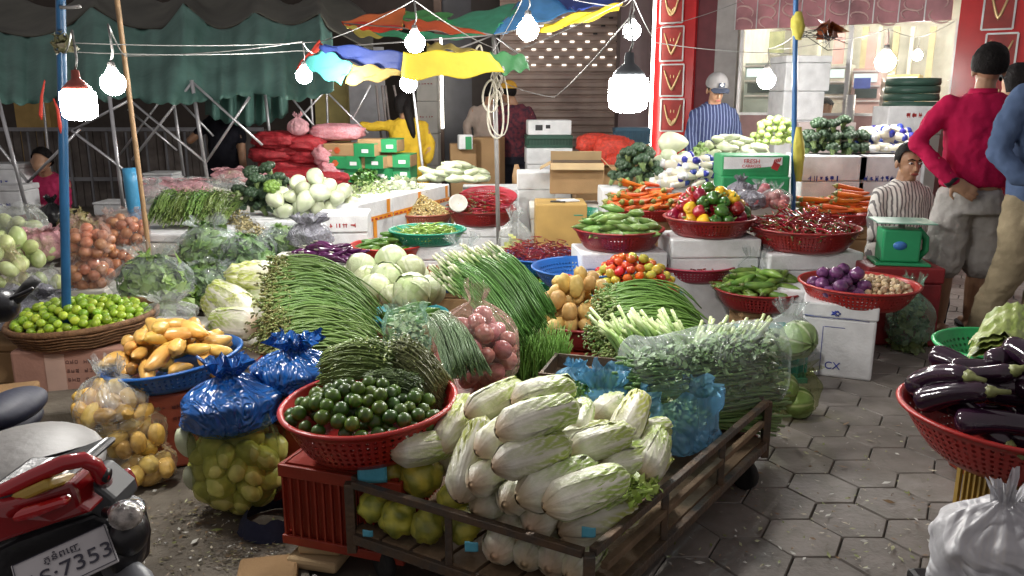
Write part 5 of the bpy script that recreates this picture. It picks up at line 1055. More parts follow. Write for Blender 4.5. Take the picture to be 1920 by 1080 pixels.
for i, (x, y, w, rz, lb) in enumerate(((667, 280, .55, -.25, 'top left green and brown carton with an orange mark'), (715, 272, .40, -.1, 'top right brown carton with an orange mark'), (655, 303, .35, -.2, 'left green carton in the middle layer'), (690, 302, .50, -.3, 'middle brown and green carton in the middle layer'), (735, 300, .45, -.1, 'right brown carton in the middle layer'), (650, 327, .45, -.2, 'left blue grey carton in the lower layer'), (700, 325, .50, -.25, 'middle carton in the lower layer'), (742, 322, .38, -.1, 'right green carton in the lower layer'))):
    p = A(x, y + 12, 8.0 + .02 * i); o = fbox('vegetable_carton', p, w, .32, .125, rz, lb, (card, card, cg, card, card, pbr('grey_blue_carton', (.25, .33, .38), .6), cg, cg)[i], lid=False)
    m = MB(); m.box(w * .30, 0, .002, w * .39, .326, .127); m.build('green_end', cg, o); m = MB(); [m.box(-w * .22 + t * .0, -.163, .03 + t * .012, .07 * (1 - abs(t - 2) / 4), .002, .011) for t in range(5)]; m.build('orange_mark', co, o); m = MB(); m.box(w * .32, -.1655, .04, .07, .002, .035); m.build('label_sticker', foam, o)
# centre back
p = A(1080, 360, 7.0); zb = p.z; ob = fbox('open_carton', (p.x, p.y, 0 + zb), .46, .34, A(1080, 302, 7.0).z - zb, -.05, 'open brown cardboard box with folded out flaps', card, lid=False)
hz = A(1080, 302, 7.0).z - zb; m = MB()
for (x, y, sx, sy, rx, ry) in ((0, -.21, .45, .10, .5, 0), (.27, 0, .14, .33, 0, .8), (-.26, 0, .12, .33, 0, -.5), (0, .2, .45, .1, -1.2, 0)): m.box(x, y, hz - (.03 if x or y < 0 else -.03), sx, sy, .006, 0, 0, (1, 1, 1), rx, ry)
m.build('flap', cardl, ob); m = MB(); m.box(0, 0, hz + .001, .44, .32, .002); m.build('opening_shade', pbr('carton_inside_shade', (.10, .06, .03), .9), ob)  # solid carton: a dark brown sheet on top paints the shade of its inside
fbox('slatted_box', (p.x + .30, p.y + .08, zb - .1), .16, .3, .32, 0, 'stack of folded brown cartons beside the open box', card, lid=False)
fbox('foam_box', (p.x, p.y, 0), .8, .45, zb - .102, 0, 'box in shadow under the open brown carton', foam2)
p = A(1045, 412, 6.4); zt = A(1045, 376, 6.4).z; o = fbox('yellow_carton', (p.x + .02, p.y, 0), .40, .4, zt, 0, 'yellow brown carton table with papers on top', pbr('yellow_carton', (.52, .33, .10), .7), lid=False)
fbox('paper_pad', (p.x + .08, p.y - .02, zt + .002), .16, .12, .012, .3, 'white notepad lying on the yellow brown carton', foam, lid=False, cat='notepad'); fbox('phone', (p.x + .0, p.y - .08, zt + .002), .12, .05, .01, -.2, 'black phone lying next to the white notepad', blackm, lid=False, cat='phone')
p = A(1005, 330, 7.4); fbox('foam_box', (p.x, p.y, 0), .34, .34, A(1005, 320, 7.4).z, 0, 'white foam box with a red lid edge left of the open carton', foam)
netsack(1115, 270, 8.0, .18, .15, .10, nets, 'scarlet net sack at the left behind the open carton', 31); netsack(1150, 282, 7.9, .20, .16, .14, nets, 'bigger scarlet net sack beside the broccoli', 32); netsack(1155, 305, 7.8, .13, .12, .09, nets, 'small scarlet net sack below the bigger one', 33)
fbox('box', (A(1135, 310, 8).x, 8.15, 0), .6, .5, A(1135, 312, 8.0).z, 0, 'box in shadow under the scarlet net sacks', card, lid=False)
p = A(1028, 252, 9.0); o = fbox('printed_carton', (p.x, p.y, p.z), .48, .35, .16, .05, 'white printed carton on a dark green crate in the back', foam, lid=False); m = MB(); m.box(-.12, -.177, .05, .08, .002, .06); m.box(-.02, -.177, .07, .05, .002, .04); m.build('printed_mark', blackm, o)
o = crate((p.x, p.y, p.z - .14), .50, .36, .135, .05, 'dark green plastic crate under the white printed carton', pbr('dark_green_crate', (.02, .08, .05), .5)); fbox('foam_box', (p.x, p.y, 0), .5, .36, p.z - .142, .05, 'foam box stack under the dark green crate', foam)
crate((A(1180, 262, 9.5).x, 9.5, A(1180, 268, 9.5).z), .40, .25, .18, 0, 'blue grey plastic basket by the neon strip', pbr('blue_basket', (.03, .10, .16), .5), n=8); fbox('box', (A(1180, 262, 9.5).x, 9.5, 0), .4, .3, A(1180, 268, 9.5).z - .002, 0, 'box under the blue grey basket', card, lid=False)
for i, (x, y, d, w, h, rz) in enumerate(((868, 290, 9.3, .30, .25, .1), (915, 285, 9.5, .35, .30, -.2))):
    p = A(x, y + 20, d); fbox('brown_carton', (p.x, p.y, 0), w, .3, p.z + h, rz, ('brown carton behind the wrapped packs at the left', 'brown carton beside the beige shirted person')[i], card, lid=False)
p = A(872, 266, 9.0); o = fbox('white_carton', (p.x, p.y, p.z - .08), .16, .12, .16, .2, 'small white carton with green stripe on the brown carton', foam, lid=False); m = MB(); m.box(.03, -.062, .0, .07, .002, .14); m.build('green_stripe', cg, o)
p = A(970, 330, 8.3); m = MB(); m.tube([p + Vector((0, 0, -.15)), p, p + Vector((-.01, 0, .12))], [.05, .055, .02], 14, flat=.35); tag(m.build('wooden_paddle', bamb), 'brown wooden paddle standing behind the boxes', 'paddle')
# right back table
fbox('foam_box', (A(1190, 370, 6.3).x, 6.35, 0), .52, .4, A(1190, 352, 6.3).z, 0, 'white foam box under the broccoli at the centre right', foam)
fbox('foam_box', (A(1290, 370, 6.3).x + .05, 6.4, 0), .44, .4, A(1290, 348, 6.3).z, 0, 'foam box under the white and blue mushroom packs', foam)
p = A(1197, 335, 6.35); pile(BRO, (p.x, p.y, p.z - .05), .22, .062, .24, 30, 'dark green broccoli head on the centre right box', 'broccoli', 'broccoli in the centre right heap', 29, ry=.15, mode='up', dens=.8)
for i, (x, y, s, lb) in enumerate(((1262, 268, 1.6, 'biggest white cauliflower like gourd beside the broccoli'), (1255, 292, 1.2, 'white gourd under the biggest one'), (1282, 296, 1.0, 'white gourd at the right of the trio'), (1240, 302, 1.0, 'smaller white gourd at the left by the broccoli'), (1275, 310, 1.0, 'lowest white gourd next to the mushroom packs'))): GRD[i % 3].put(A(x, y, 6.5), (.3, 0, i), s, lb, 'gourd')
BG = [MB() for _ in range(2)]
def mushpack(sd):
    m = MB(); ell(m, (0, 0, 0), (.075, .04, .028), None, (.78, .74, .60)); ell(m, (.055, 0, 0), (.032, .036, .026), None, (.03, .04, .32)); ell(m, (-.055, 0, 0), (.026, .034, .024), None, (.80, .80, .82)); return Proto('mushroom_pack', m.mesh('mp', vgs))
MP = [mushpack(1)]
p = A(1292, 340, 6.25); pile(MP, (p.x, p.y, p.z - .04), .24, .034, .20, 70, 'white and dark blue mushroom pack in the centre heap', 'mushroom pack', 'mushroom packs in the centre heap', 30, ry=.15, mode='flat', azs=.9, dens=.85)
p = A(1650, 275, 6.6); pile(MP, (p.x, p.y, p.z - .03), .34, .034, .14, 80, 'white and dark blue mushroom pack in the right heap', 'mushroom pack', 'mushroom packs in the right heap', 31, ry=.18, mode='flat', azs=.9, dens=.85)
p = A(1562, 282, 6.5); pile(BRO, (p.x, p.y, p.z - .04), .25, .062, .22, 36, 'dark green broccoli head on the right foam box', 'broccoli', 'broccoli in the right heap', 32, ry=.15, mode='up', dens=.8)
for i, (x, w, lb) in enumerate(((1553, .50, 'white foam box printed in blue under the right broccoli'), (1655, .48, 'white foam box printed in blue and green under the mushrooms'))):
    p = A(x, 290, 6.4); h = p.z; fbox('foam_box', (p.x, p.y + .05, 0), w, .4, h, 0, lb, foam, prints=((inkb, pattern(6, -.42, .1, .80, .04, i) + pattern(1, .0, .12, .62, .15, i + 3) + pattern(4, .1, .45, .60, .06, i + 5)), (inkg, pattern(5, -.45, .4, .50, .03, i + 9))))
p = A(1452, 262, 6.8); pile(GRN, (p.x, p.y, p.z - .04), .20, .031, .20, 75, 'round pale green eggplant near the yellow wrapped pole', 'eggplant', 'round green eggplants', 33, ry=.15, mode='up', dens=.9)
p = A(1372, 285, 6.6); pile(PKG, (p.x, p.y, p.z - .05), .25, .04, .12, 40, 'pale wrapped vegetable pack before the man in the cap', 'vegetable pack', 'wrapped packs before the man in the cap', 34, ry=.18, mode='flat', azs=1.2)
p = A(1320, 285, 6.6); m = MB(); leaves(m, dome(p.x, p.y, p.z - .05, .12, .1, .12), 350, .05, ((.30, .50, .12), (.5, .66, .3)), 34); tag(m.build('lettuce', vleaf), 'light green lettuce between white gourds and wrapped packs', 'lettuce')
fbox('foam_box', (A(1400, 300, 6.9).x, 6.95, 0), 1.3, .5, A(1400, 296, 6.7).z, 0, 'long foam box under the wrapped packs and round eggplants', foam2)
for k, (y0, lb) in enumerate(((332, 'upper white and green carton lettered FRESH'), (368, 'lower green carton under the FRESH one'))):
    p = A(1417, y0, 5.75); o = fbox('fresh_carton', (p.x, p.y + .15, p.z), .48, .32, .155 if k == 0 else .14, -.06, lb, cg, lid=False)
    if k == 0:
        m = MB(); m.box(-.02, -.163, .045, .41, .002, .098)
        m.build('white_panel', foam, o); m = MB(); m.grid(lambda u, v: (Vector((-.225 + u * .41, -.1655, .045 + v * (.012 + .03 * u ** 2))), (1, 1, 1)), 12, 1); m.build('green_wave', cg, o)
        text('FRESH', .042, inkr, Matrix.Translation((-.03, -.167, .112)) @ MX, o); text('CARROTS', .030, inkr, Matrix.Translation((-.03, -.167, .078)) @ MX, o)
        m = MB(); m.box(.13, -.166, .055, .05, .002, .05, 0, ry=.4); [m.box(.125 + t * .013, -.166, .10 + .003 * t, .008, .002, .03, ry=.3) for t in range(4)]; m.build('red_mark', inkr, o)
    else: fbox('foam_box', (p.x, p.y + .15, 0), .44, .3, p.z - .002, 0, 'foam box under the green cartons', foam2)
# stacked white boxes near shop
p = A(1485, 225, 8.2)
for i, (w, h, z, lb) in enumerate(((.50, .36, p.z - .36, 'lower white box in the tall stack by the blue pole'), (.42, .28, p.z + .003, 'middle white box in the tall stack'), (.46, .34, p.z + .286, 'topmost white box in the tall stack with green tape'))): fbox('foam_box', (p.x + .02 * i, p.y, z), w, .4, h, .08, lb, foam, lid=(i == 2))
fbox('foam_box', (p.x, p.y, 0), .55, .45, p.z - .363, .08, 'bottom box of the tall white stack', foam2)
p = A(1520, 232, 8.0); fbox('foam_box', (p.x + .1, p.y, 0), .55, .35, p.z + .02, 0, 'pinkish white box right of the tall stack', pbr('pink_box', (.60, .50, .48), .6))
p = A(1690, 222, 8.0); fbox('foam_box', (p.x, p.y, 0), .42, .35, p.z + .12, 0, 'white box with red print behind the pink shirted man', foam, prints=((inkr, pattern(3, -.1, .3, .92, .03, 4)),))
p = A(1708, 195, 8.6); m = MB()
for k in range(4): m.lathe([(.001, k * .08), (.27, k * .08), (.28, k * .08 + .03), (.27, k * .08 + .075), (.001, k * .08 + .076)], 20, wob=.05)
tag(m.build('wrapped_stack', pbr('green_wrap', (.05, .12, .09), .4, .5, 20), None, (p.x, p.y, p.z - .05)), 'dark green film wrapped stack behind the white box', 'stack'); fbox('box', (p.x, p.y, 0), .5, .4, p.z - .052, 0, 'box beneath the dark green wrapped stack', foam2)
# boxes at far left
for i, (x, y, w, h, d, lb) in enumerate(((15, 330, .34, .24, 7.4, 'pale blue white foam box at the far left'), (18, 372, .38, .26, 7.2, 'lower foam box at the far left'), (308, 335, .30, .14, 8.2, 'white box in front of the fence'), (220, 388, .30, .12, 7.5, 'small white box by the fence foot'))):
    p = A(x, y, d); fbox('foam_box', (p.x, p.y, max(0, p.z - h / 2)), w, .3, h, 0, lb, foam, prints=((inkb, pattern(3, -.2, .3, .3, .1, i)),))
m = MB(); 
# ================================================================== TARP CANOPY
tm = pbr('green_tarp', (.10, .205, .175), .6, .7, 10, .25, 3, .3, col2=(.06, .13, .11)); tm2 = pbr('dark_tarp', (.09, .09, .07), .75, .4, 10, .3, 2)
pk_ = [(-260, 60), (-80, 15), (0, 60), (60, 70), (175, 12), (270, 55), (300, 55), (345, 5), (415, 55), (480, 22), (545, 48), (600, 24), (625, 60)]
def interp(t, pts):
    for (a, b), (c, d) in zip(pts, pts[1:]):
        if a <= t <= c: s = (t - a) / (c - a); s = s ** 1.8 if b > d else 1 - (1 - s) ** 1.8; return b + (d - b) * s
    return pts[-1][1]
def peakd(x): return min(abs(x - q) for q in (-80, 175, 345, 480, 600))
m = MB()
def fn(u, v):
    x = -260 + u * 885; sc_ = 4 * abs(sin(x * .12)); yb = 183 + 9 * sin(x * .021 + 1) + 7 * nz3(x * .03, 1, 2) + sc_ * 1.4 + (12 if 130 < x < 210 else 0)
    if x > 560: yb -= (x - 560) * .35
    yt = interp(x, pk_); t = v ** .8
    q_ = min((-80, 175, 345, 480, 600), key=lambda q: abs(x - q)); an = atan2((x - q_) * (1 - v * .97), 175 * (1.02 - v)); fold = .16 * sin(an * 7 + q_) * (1 - v) ** .5 + .05 * sin(x * .055 + 2 * nz3(x * .01, v * 2, 0)) * (1 - v * .4) + .05 * sin(x * .15)
    Y = 7.0 + 1.3 * v + fold * .7; y = lerp(yb, yt, t) - 10 * sin(pi * v) * (1 - min(1, peakd(x) / 60)) + 8 * sin(pi * v) * min(1, peakd(x) / 60)
    return D(x + 10 * nz3(x * .02, v * 3, 4) * v, y, Y), (1, 1, 1)
m.grid(fn, 180, 26); o = m.build('green_tarpaulin_canopy', tm); s_ = o.modifiers.new('s', 'SOLIDIFY'); s_.thickness = .004; tag(o, 'dark green peaked tarpaulin canopy with scalloped edge on metal frames', 'canopy')
m = MB()
def fn(u, v):
    x = -260 + u * 960; yt = interp(min(x, 625), pk_) + (max(0, x - 625) * .5); return D(x, yt - 2 - 55 * v + 18 * sin(x * .03 + v * 4) * v, 8.32 + 1.5 * v), (1, 1, 1)
m.grid(fn, 90, 10); o = m.build('rear_canopy', tm2); s_ = o.modifiers.new('s', 'SOLIDIFY'); s_.thickness = .004; tag(o, 'brownish dark canopy sheet rising behind the green tarpaulin', 'canopy')
hg = MB(); 
def fn(u, v):
    x = 385 + u * 155; return D(x, 165 + 70 * v * (1 - .3 * (2 * u - 1) ** 2) + 3 * sin(x * .3), 8.6 + .06 * sin(x * .2)), (1, 1, 1)
hg.grid(fn, 40, 8); o = hg.build('hanging_tarp', tm); s_ = o.modifiers.new('s', 'SOLIDIFY'); s_.thickness = .004; tag(o, 'teal tarp flap hanging behind the frames right of the black shirted man', 'tarp')
steel = pbr('frame_steel', (.55, .55, .57), .35, .1, 40, .15, 10, .5, metal=.6)
def bars(name, segs, Y, r, mat, label, cat, group=None, parts=('leg', 'brace')):
    o = thing(name, label, cat, D(segs[0][0], segs[0][1], Y)); b0 = o.location.copy()
    for k, s_ in enumerate(segs):
        a, b = D(s_[0], s_[1], Y + .004 * k), D(s_[2], s_[3], Y + .004 * k); m = MB(); m.tube([a - b0, b - b0], r, 6, flat=.6); m.build(parts[0] if (len(s_) > 4) else parts[1], mat, o)
    return o
bars('folding_frame', [(-5, 180, 57, 420, 1), (205, 180, 235, 420, 1), (135, 245, 232, 318), (150, 242, 52, 342), (-60, 200, 52, 342), (243, 188, 135, 245)], 6.9, .018, steel, 'leftmost galvanised folding canopy frame by the slim pole', 'frame')
bars('folding_frame', [(359, 150, 390, 345, 1), (240, 185, 386, 305), (360, 155, 248, 300), (362, 155, 492, 272), (468, 182, 386, 305)], 7.1, .018, steel, 'middle galvanised folding frame with crossed braces before the black shirted man', 'frame')
bars('folding_frame', [(322, 165, 345, 330, 1), (240, 205, 332, 282), (318, 165, 225, 290), (338, 190, 400, 255)], 7.9, .016, steel, 'rear folding frame seen through the crossed braces', 'frame')
bars('folding_frame', [(497, 178, 510, 290, 1), (540, 175, 600, 250), (615, 165, 535, 250), (610, 170, 690, 250), (695, 160, 660, 225)], 8.3, .016, steel, 'right folding frame above the pink mesh sacks', 'frame')
for i, (x0, x1) in enumerate(((705, 722), (716, 735), (722, 742), (738, 775), (612, 618), (582, 592), (78, 95))): pole('thin_pole', D(x0, 160, 9.2 + .05 * i), D(x1, 330, 9.2 + .05 * i), .014, steel if i > 3 else pbr('grey_pole', (.20, .17, .16), .6), ('first', 'second', 'third', 'leaning', 'straight', 'leftmost', 'far left')[i] + ' thin metal pole in the tangle behind the yellow clad woman', 8)
pole('thin_pole', D(775, 170, 8.0), D(795, 335, 8.0), .013, steel, 'bright thin pole in front of the yellow clad woman', 8)
# ================================================================== UMBRELLA
uc = {'r': (.50, .03, .03), 'b': (.025, .035, .22), 'y': (.62, .50, .03), 'g': (.05, .30, .16), 't': (.08, .38, .36), 'o': (.62, .12, .04), 'lb': (.08, .30, .60), 'm': (.55, .42, .10), 'dg': (.05, .22, .07)}
um = pbr('umbrella_cloth', None, .6, .25, 30, .12, 8, .3)
uo = thing('market_umbrella', 'big faded umbrella with blue, yellow, red and green panels', 'umbrella', D(930, 352, 6.0)); ub = uo.location.copy()
def panel(name, quad, col, sag=0, n=18):
    """quad px,py,Y corners: a b c d ; sag in metres"""
    a, b, c, d = [D(*q) for q in quad]; m = MB()
    def fn(u, v):
        p = a.lerp(b, u).lerp(d.lerp(c, u), v); return p - ub - Vector((0, 0, sag * sin(pi * u) * (v if sag > 0 else 1) + .014 * nz3(u * 3, v * 3, a.x) + .012 * sin(u * 13 + v * 6))), tuple(q * (.62 if quad[0][2] < 5.85 else 1.25) for q in uc[col])  # colour darkened on near lamp-lit panels, raised on far ones that get less light
    m.grid(fn, n, n); o = m.build(name, um, uo); s_ = o.modifiers.new('s', 'SOLIDIFY'); s_.thickness = .003
ht = (918, 68, 6.0)
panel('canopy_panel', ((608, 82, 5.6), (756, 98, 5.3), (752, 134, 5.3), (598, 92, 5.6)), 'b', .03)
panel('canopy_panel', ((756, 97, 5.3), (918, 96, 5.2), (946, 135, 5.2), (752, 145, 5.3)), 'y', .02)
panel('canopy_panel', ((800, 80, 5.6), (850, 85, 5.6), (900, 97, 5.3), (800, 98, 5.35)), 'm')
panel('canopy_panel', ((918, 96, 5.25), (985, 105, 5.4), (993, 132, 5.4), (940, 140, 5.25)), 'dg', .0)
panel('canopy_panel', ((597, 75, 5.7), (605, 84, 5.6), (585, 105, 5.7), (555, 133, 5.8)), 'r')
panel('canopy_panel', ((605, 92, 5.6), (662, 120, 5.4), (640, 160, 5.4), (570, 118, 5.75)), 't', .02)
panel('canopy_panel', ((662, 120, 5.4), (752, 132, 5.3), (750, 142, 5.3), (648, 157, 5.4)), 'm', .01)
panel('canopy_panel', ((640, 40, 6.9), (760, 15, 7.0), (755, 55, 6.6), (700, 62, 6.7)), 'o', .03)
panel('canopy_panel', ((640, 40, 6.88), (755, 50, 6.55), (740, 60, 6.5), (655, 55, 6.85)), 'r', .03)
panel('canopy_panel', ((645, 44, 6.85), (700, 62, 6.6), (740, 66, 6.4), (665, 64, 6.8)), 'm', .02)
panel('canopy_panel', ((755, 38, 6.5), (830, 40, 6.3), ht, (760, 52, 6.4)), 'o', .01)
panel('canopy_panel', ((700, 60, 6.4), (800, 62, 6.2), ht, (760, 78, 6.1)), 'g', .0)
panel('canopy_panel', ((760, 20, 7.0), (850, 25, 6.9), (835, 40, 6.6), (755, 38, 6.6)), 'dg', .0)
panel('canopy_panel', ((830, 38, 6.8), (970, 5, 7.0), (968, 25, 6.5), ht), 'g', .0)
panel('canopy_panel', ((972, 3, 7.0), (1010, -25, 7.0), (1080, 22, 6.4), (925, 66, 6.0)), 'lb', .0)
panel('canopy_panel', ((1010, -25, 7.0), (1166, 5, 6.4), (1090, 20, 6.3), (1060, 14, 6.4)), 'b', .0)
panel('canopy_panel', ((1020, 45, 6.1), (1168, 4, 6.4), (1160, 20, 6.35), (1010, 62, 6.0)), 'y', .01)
m = MB(); pa, pbt = D(926, 66, 6.0) - ub, D(936, 352, 6.0) - ub; pbt.z = -ub.z; m.tube([pa, pbt], .016, 10); m.build('pole', socket, uo)
for q in ((600, 90, 5.6), (752, 132, 5.3), (945, 132, 5.2), (990, 115, 5.4), (1160, 10, 6.38), (970, 5, 7.0), (760, 35, 6.55), (645, 44, 6.85)): m = MB(); m.tube([pa, D(*q) - ub], .006, 6); m.build('rib', socket, uo)
rope = pbr('rope', (.60, .56, .46), .7)
for k, (cx, cy, w, h, lb) in enumerate(((933, 215, 22, 45, 'long white rope loop hanging from the umbrella pole'), (922, 180, 20, 30, 'shorter white rope loop at the umbrella pole'), (900, 95, 8, 10, 'yellowish rope loop near the umbrella hub'), (940, 195, 28, 60, 'grey cord tangle hanging round the umbrella pole'))):
    m = MB(); m.tube([D(cx + w * sin(t / 20 * 2 * pi) * (.3 + .7 * t / 20 if t < 10 else 1.3 - t / 20 * .6), cy - h * cos(t / 20 * 2 * pi), 5.85 - .02 * k) for t in range(21)], .008 if k < 3 else .005, 6); tag(m.build('rope_loop', rope), lb, 'rope')
m = MB()
for k in range(14): m.tube([D(925 + U(-5, 5), 100 + k * 4, 5.9), D(932 + U(-12, 12), 125 + k * 4, 5.86 + U(-.03, .03)), D(928 + U(-6, 6), 160 + k * 3, 5.88)], .004, 5)
tag(m.build('string_tangle', rope), 'tangle of string and plastic knotted round the umbrella pole', 'string')
# blue pole right
pole('wrapped_pole', (D(1497, 400, 5.9).x, 5.9, 0), D(1493, -60, 5.9), .018, pbr('blue_pole2', (.03, .14, .36), .4), 'blue pole with yellow rags standing before the jewellery shop')
yr = pbr('yellow_rag', (.58, .52, .08), .6, .5)
for i, (y0, y1, lb) in enumerate(((22, 75, 'yellow rag knotted high on the blue pole'), (238, 340, 'greenish yellow plastic wrapped round the lower blue pole'))):
    m = MB(); n = 16
    def fn(u, v): a = u * 2 * pi; q = D(1496, lerp(y0, y1, v), 5.9); r = .026 + .020 * sin(pi * v) * (1 + .7 * nz3(cos(a) * 2, sin(a) * 2, v * 5 + i)); return q + Vector((cos(a) * r, sin(a) * r, 0)), (1, 1, 1)
    m.grid(fn, 18, 20, 0, True); tag(m.build('rag', yr), lb, 'rag')
m = MB(); q = D(1550, 62, 6.0); leaves(m, dome(q.x, q.y, q.z, .10, .05, .08, .9), 14, .16, ((.40, .08, .03), (.2, .05, .02)), 3); tag(m.build('dried_flower', vleaf), 'dried reddish flower tied on the wires by the shop', 'flower')
m = MB()
for k in range(7): m.tube([D(1497, 55 + 3 * k, 5.88), D(1497 + U(20, 70), 45 + U(0, 60), 5.85), D(1560 + U(-20, 30), 75 + U(-15, 20), 5.9)], .003, 5)
tag(m.build('wire_tangle', wired), 'tangle of thin dark wires beside the blue pole', 'cable')
# ================================================================== FENCE + BACK BUILDINGS
fm = pbr('fence_wood', (.20, .17, .155), .8, .5, 25, .3, 6); fo = thing('board_fence', 'dark vertical board fence with a pale top rail at the back left', 'fence', D(150, 400, 11)); fb = fo.location.copy()
m = MB(); rs = random.Random(8); x = D(-260, 300, 11).x; xe = D(500, 300, 11).x; zt = D(200, 243, 11).z
while x < xe: w = rs.uniform(.09, .13); m.box(x + w / 2 - fb.x, rs.uniform(-.01, .01), -fb.z, w * .86, .025, zt + rs.uniform(-.02, .02)); x += w
m.build('boards', fm, fo)
m = MB(); m.box((D(-260, 300, 11).x + xe) / 2 - fb.x, -.05, zt - .02 - fb.z, xe - D(-260, 300, 11).x, .04, .05); m.box((D(-260, 300, 11).x + xe) / 2 - fb.x, -.05, .35 - fb.z, xe - D(-260, 300, 11).x, .04, .05); m.build('rail', pbr('grey_rail', (.30, .30, .32), .5), fo)
for k in range(22):
    m = MB(); xx = lerp(D(-260, 300, 11).x, xe, k / 21) - fb.x; m.box(xx, -.085, -fb.z, .025, .02, zt - .03); m.build('upright', pbr('grey_rail2', (.24, .24, .26), .5) if k == 0 else bpy.data.materials['grey_rail2'], fo)
def wall(name, x0, x1, Y, z0, z1, mat, label, cat='wall', th=.2):
    a, b = D(x0, 190, Y).x, D(x1, 190, Y).x; m = MB(); m.box((a + b) / 2, Y + th / 2, z0, b - a, th, z1 - z0); return tag(m.build(name, mat), label, cat)
wall('dark_wall', -500, 830, 15, 0, 7, pbr('night_wall', (.06, .048, .04), .9), 'dark wall rising behind the fence and tarpaulin')
wall('yellow_wall', 590, 650, 13, 0, 2.2, pbr('yellow_plaster', (.50, .42, .16), .8), 'patch of yellow wall behind the folding frames')
wall('yellow_wall', 25, 90, 13.2, 0, 1.75, pbr('ochre_plaster', (.45, .30, .10), .8), 'small ochre wall seen over the fence at the left')
o = wall('white_partition', 655, 722, 12.5, 0, 2.2, pbr('white_panel', (.62, .62, .64), .6), 'plain white partition panel behind the yellow clad woman', th=.06)
p = D(800, 300, 12.2)
for i in range(4): fbox('white_carton', (D(804, 200, 12.3).x, 12.3, i * .47), .30, .5, .465, 0, ('bottom', 'second', 'third', 'topmost')[i] + ' white carton in the tall stack beside the dark doorway', foam2, lid=False, prints=((inkr, pattern(5, -.4, .3, .5, .05, i)),))
wall('doorway_panel', 832, 885, 13, 0, 3.4, pbr('grey_door', (.06, .06, .07), .5), 'dark grey door panel left of the beige shirted person', 'door', .08)
wall('pillar', 817, 831, 12.9, 0, 5, pbr('brown_pillar', (.10, .06, .045), .6), 'narrow brown pillar carrying a neon strip', 'pillar', .3)
wall('pillar', 885, 940, 13, 0, 4.0, pbr('dark_pillar', (.035, .026, .022), .7), 'wide dark pillar left of the roller shutter', 'pillar', .3)
wall('pillar', 1160, 1222, 11.2, 0, 4.0, pbr('maroon_pillar', (.07, .035, .04), .5), 'dark maroon pillar between shutter and jewellery shop', 'pillar', .4)
wall('upper_wall', 655, 1222, 13.2, 2.75, 6, pbr('upper_dark', (.06, .045, .04), .8), 'dark wall above the roller shutter')
# shutter
sm = pbr('shutter_metal', (.52, .39, .33), .5, .1, 30, .15, 4, .5); so = thing('roller_shutter', 'beige brown roller shutter with small slots in its upper part', 'shutter', D(1070, 300, 12.8)); sb = so.location.copy()
a, b = D(938, 190, 12.8).x, D(1220, 190, 12.8).x; m = MB(); P = []; zz = 0
while zz < 3.2: P += [(zz, 0), (zz + .02, -.035), (zz + .075, -.035), (zz + .095, 0)]; zz += .115
def fn(u, v): q = P[round(v * (len(P) - 1))]; return Vector((lerp(a, b, u) - sb.x, q[1], q[0] - sb.z)), (1, 1, 1)
m.grid(fn, 1, len(P) - 1, 0, False, False); m.build('slats', sm, so)
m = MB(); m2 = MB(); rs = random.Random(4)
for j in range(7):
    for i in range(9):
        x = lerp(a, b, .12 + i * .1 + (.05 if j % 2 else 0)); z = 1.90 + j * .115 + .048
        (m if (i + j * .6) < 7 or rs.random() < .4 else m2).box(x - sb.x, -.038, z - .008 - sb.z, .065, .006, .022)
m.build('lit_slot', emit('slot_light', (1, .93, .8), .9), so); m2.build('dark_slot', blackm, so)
neon = emit('neon_white', (1, .93, .82), 5)
for x0, Y, z0, z1, lb in ((1221, 10.6, -.1, 4.2, 'long vertical white neon strip at the edge of the red shop front'), (829, 12.6, 1.0, 2.35, 'lower vertical neon strip on the brown pillar'), (818, 12.6, 2.9, 4.0, 'upper neon strip piece above the umbrella')):
    x = D(x0, 190, Y).x; m = MB(); m.tube([(x, Y, z0 + .5 if z0 < 0 else z0), (x, Y, z1)], .020, 8); tag(m.build('neon_strip', neon), lb, 'neon light')
# ================================================================== JEWELLERY SHOP
SA, SB = D(1225, 190, 10.9), D(1960, 190, 8.6); SA.z = SB.z = 0; SX = (SB - SA).normalized(); SN = Vector((SX.y, -SX.x, 0)); SN = -SN if SN.y > 0 else SN
def su(px, py):
    r = ray(px, py); t = (SA - C0).dot(SN) / r.dot(SN); p = C0 + r * t; return (p - SA).dot(SX), p.z
sang = atan2(SX.y, SX.x)
shop = thing('jewellery_shop', 'red framed jewellery shop with a lit glass front', 'shop', SA, (0, 0, sang))
def sp(name, x0, y0, x1, y1, th, off, mat, parent=None, z=None):
    """box on the shop plane; local x along, y = -off .. -off-th towards the street"""
    ym = (y0 + y1) / 2; u0, u1 = su(x0, ym)[0], su(x1, ym)[0]; xm = (x0 + x1) / 2; zt, zb = su(xm, y0)[1], su(xm, y1)[1]
    if z: zb = z[0] if z[0] is not None else zb; zt = z[1] if z[1] is not None else zt
    m = MB(); m.box((u0 + u1) / 2, -off - th / 2, zb, u1 - u0, th, zt - zb); return m.build(name, mat, parent or shop), (u0 + u1) / 2, (zb + zt) / 2, u1 - u0, zt - zb
redp = pbr('shop_red', (.55, .018, .02), .25, var=.08); redd = pbr('display_red', (.33, .02, .015), .5, var=.2, vscale=8); gold = pbr('gold', (.75, .55, .28), .35, metal=.6); frm = pbr('aluminium', (.55, .54, .54), .35, metal=.5); pinkw = pbr('pink_wall', (.50, .30, .29), .6); greyc = pbr('grey_column', (.36, .34, .33), .6)
wallc = pbr('cream_interior', (.58, .58, .53), .7)
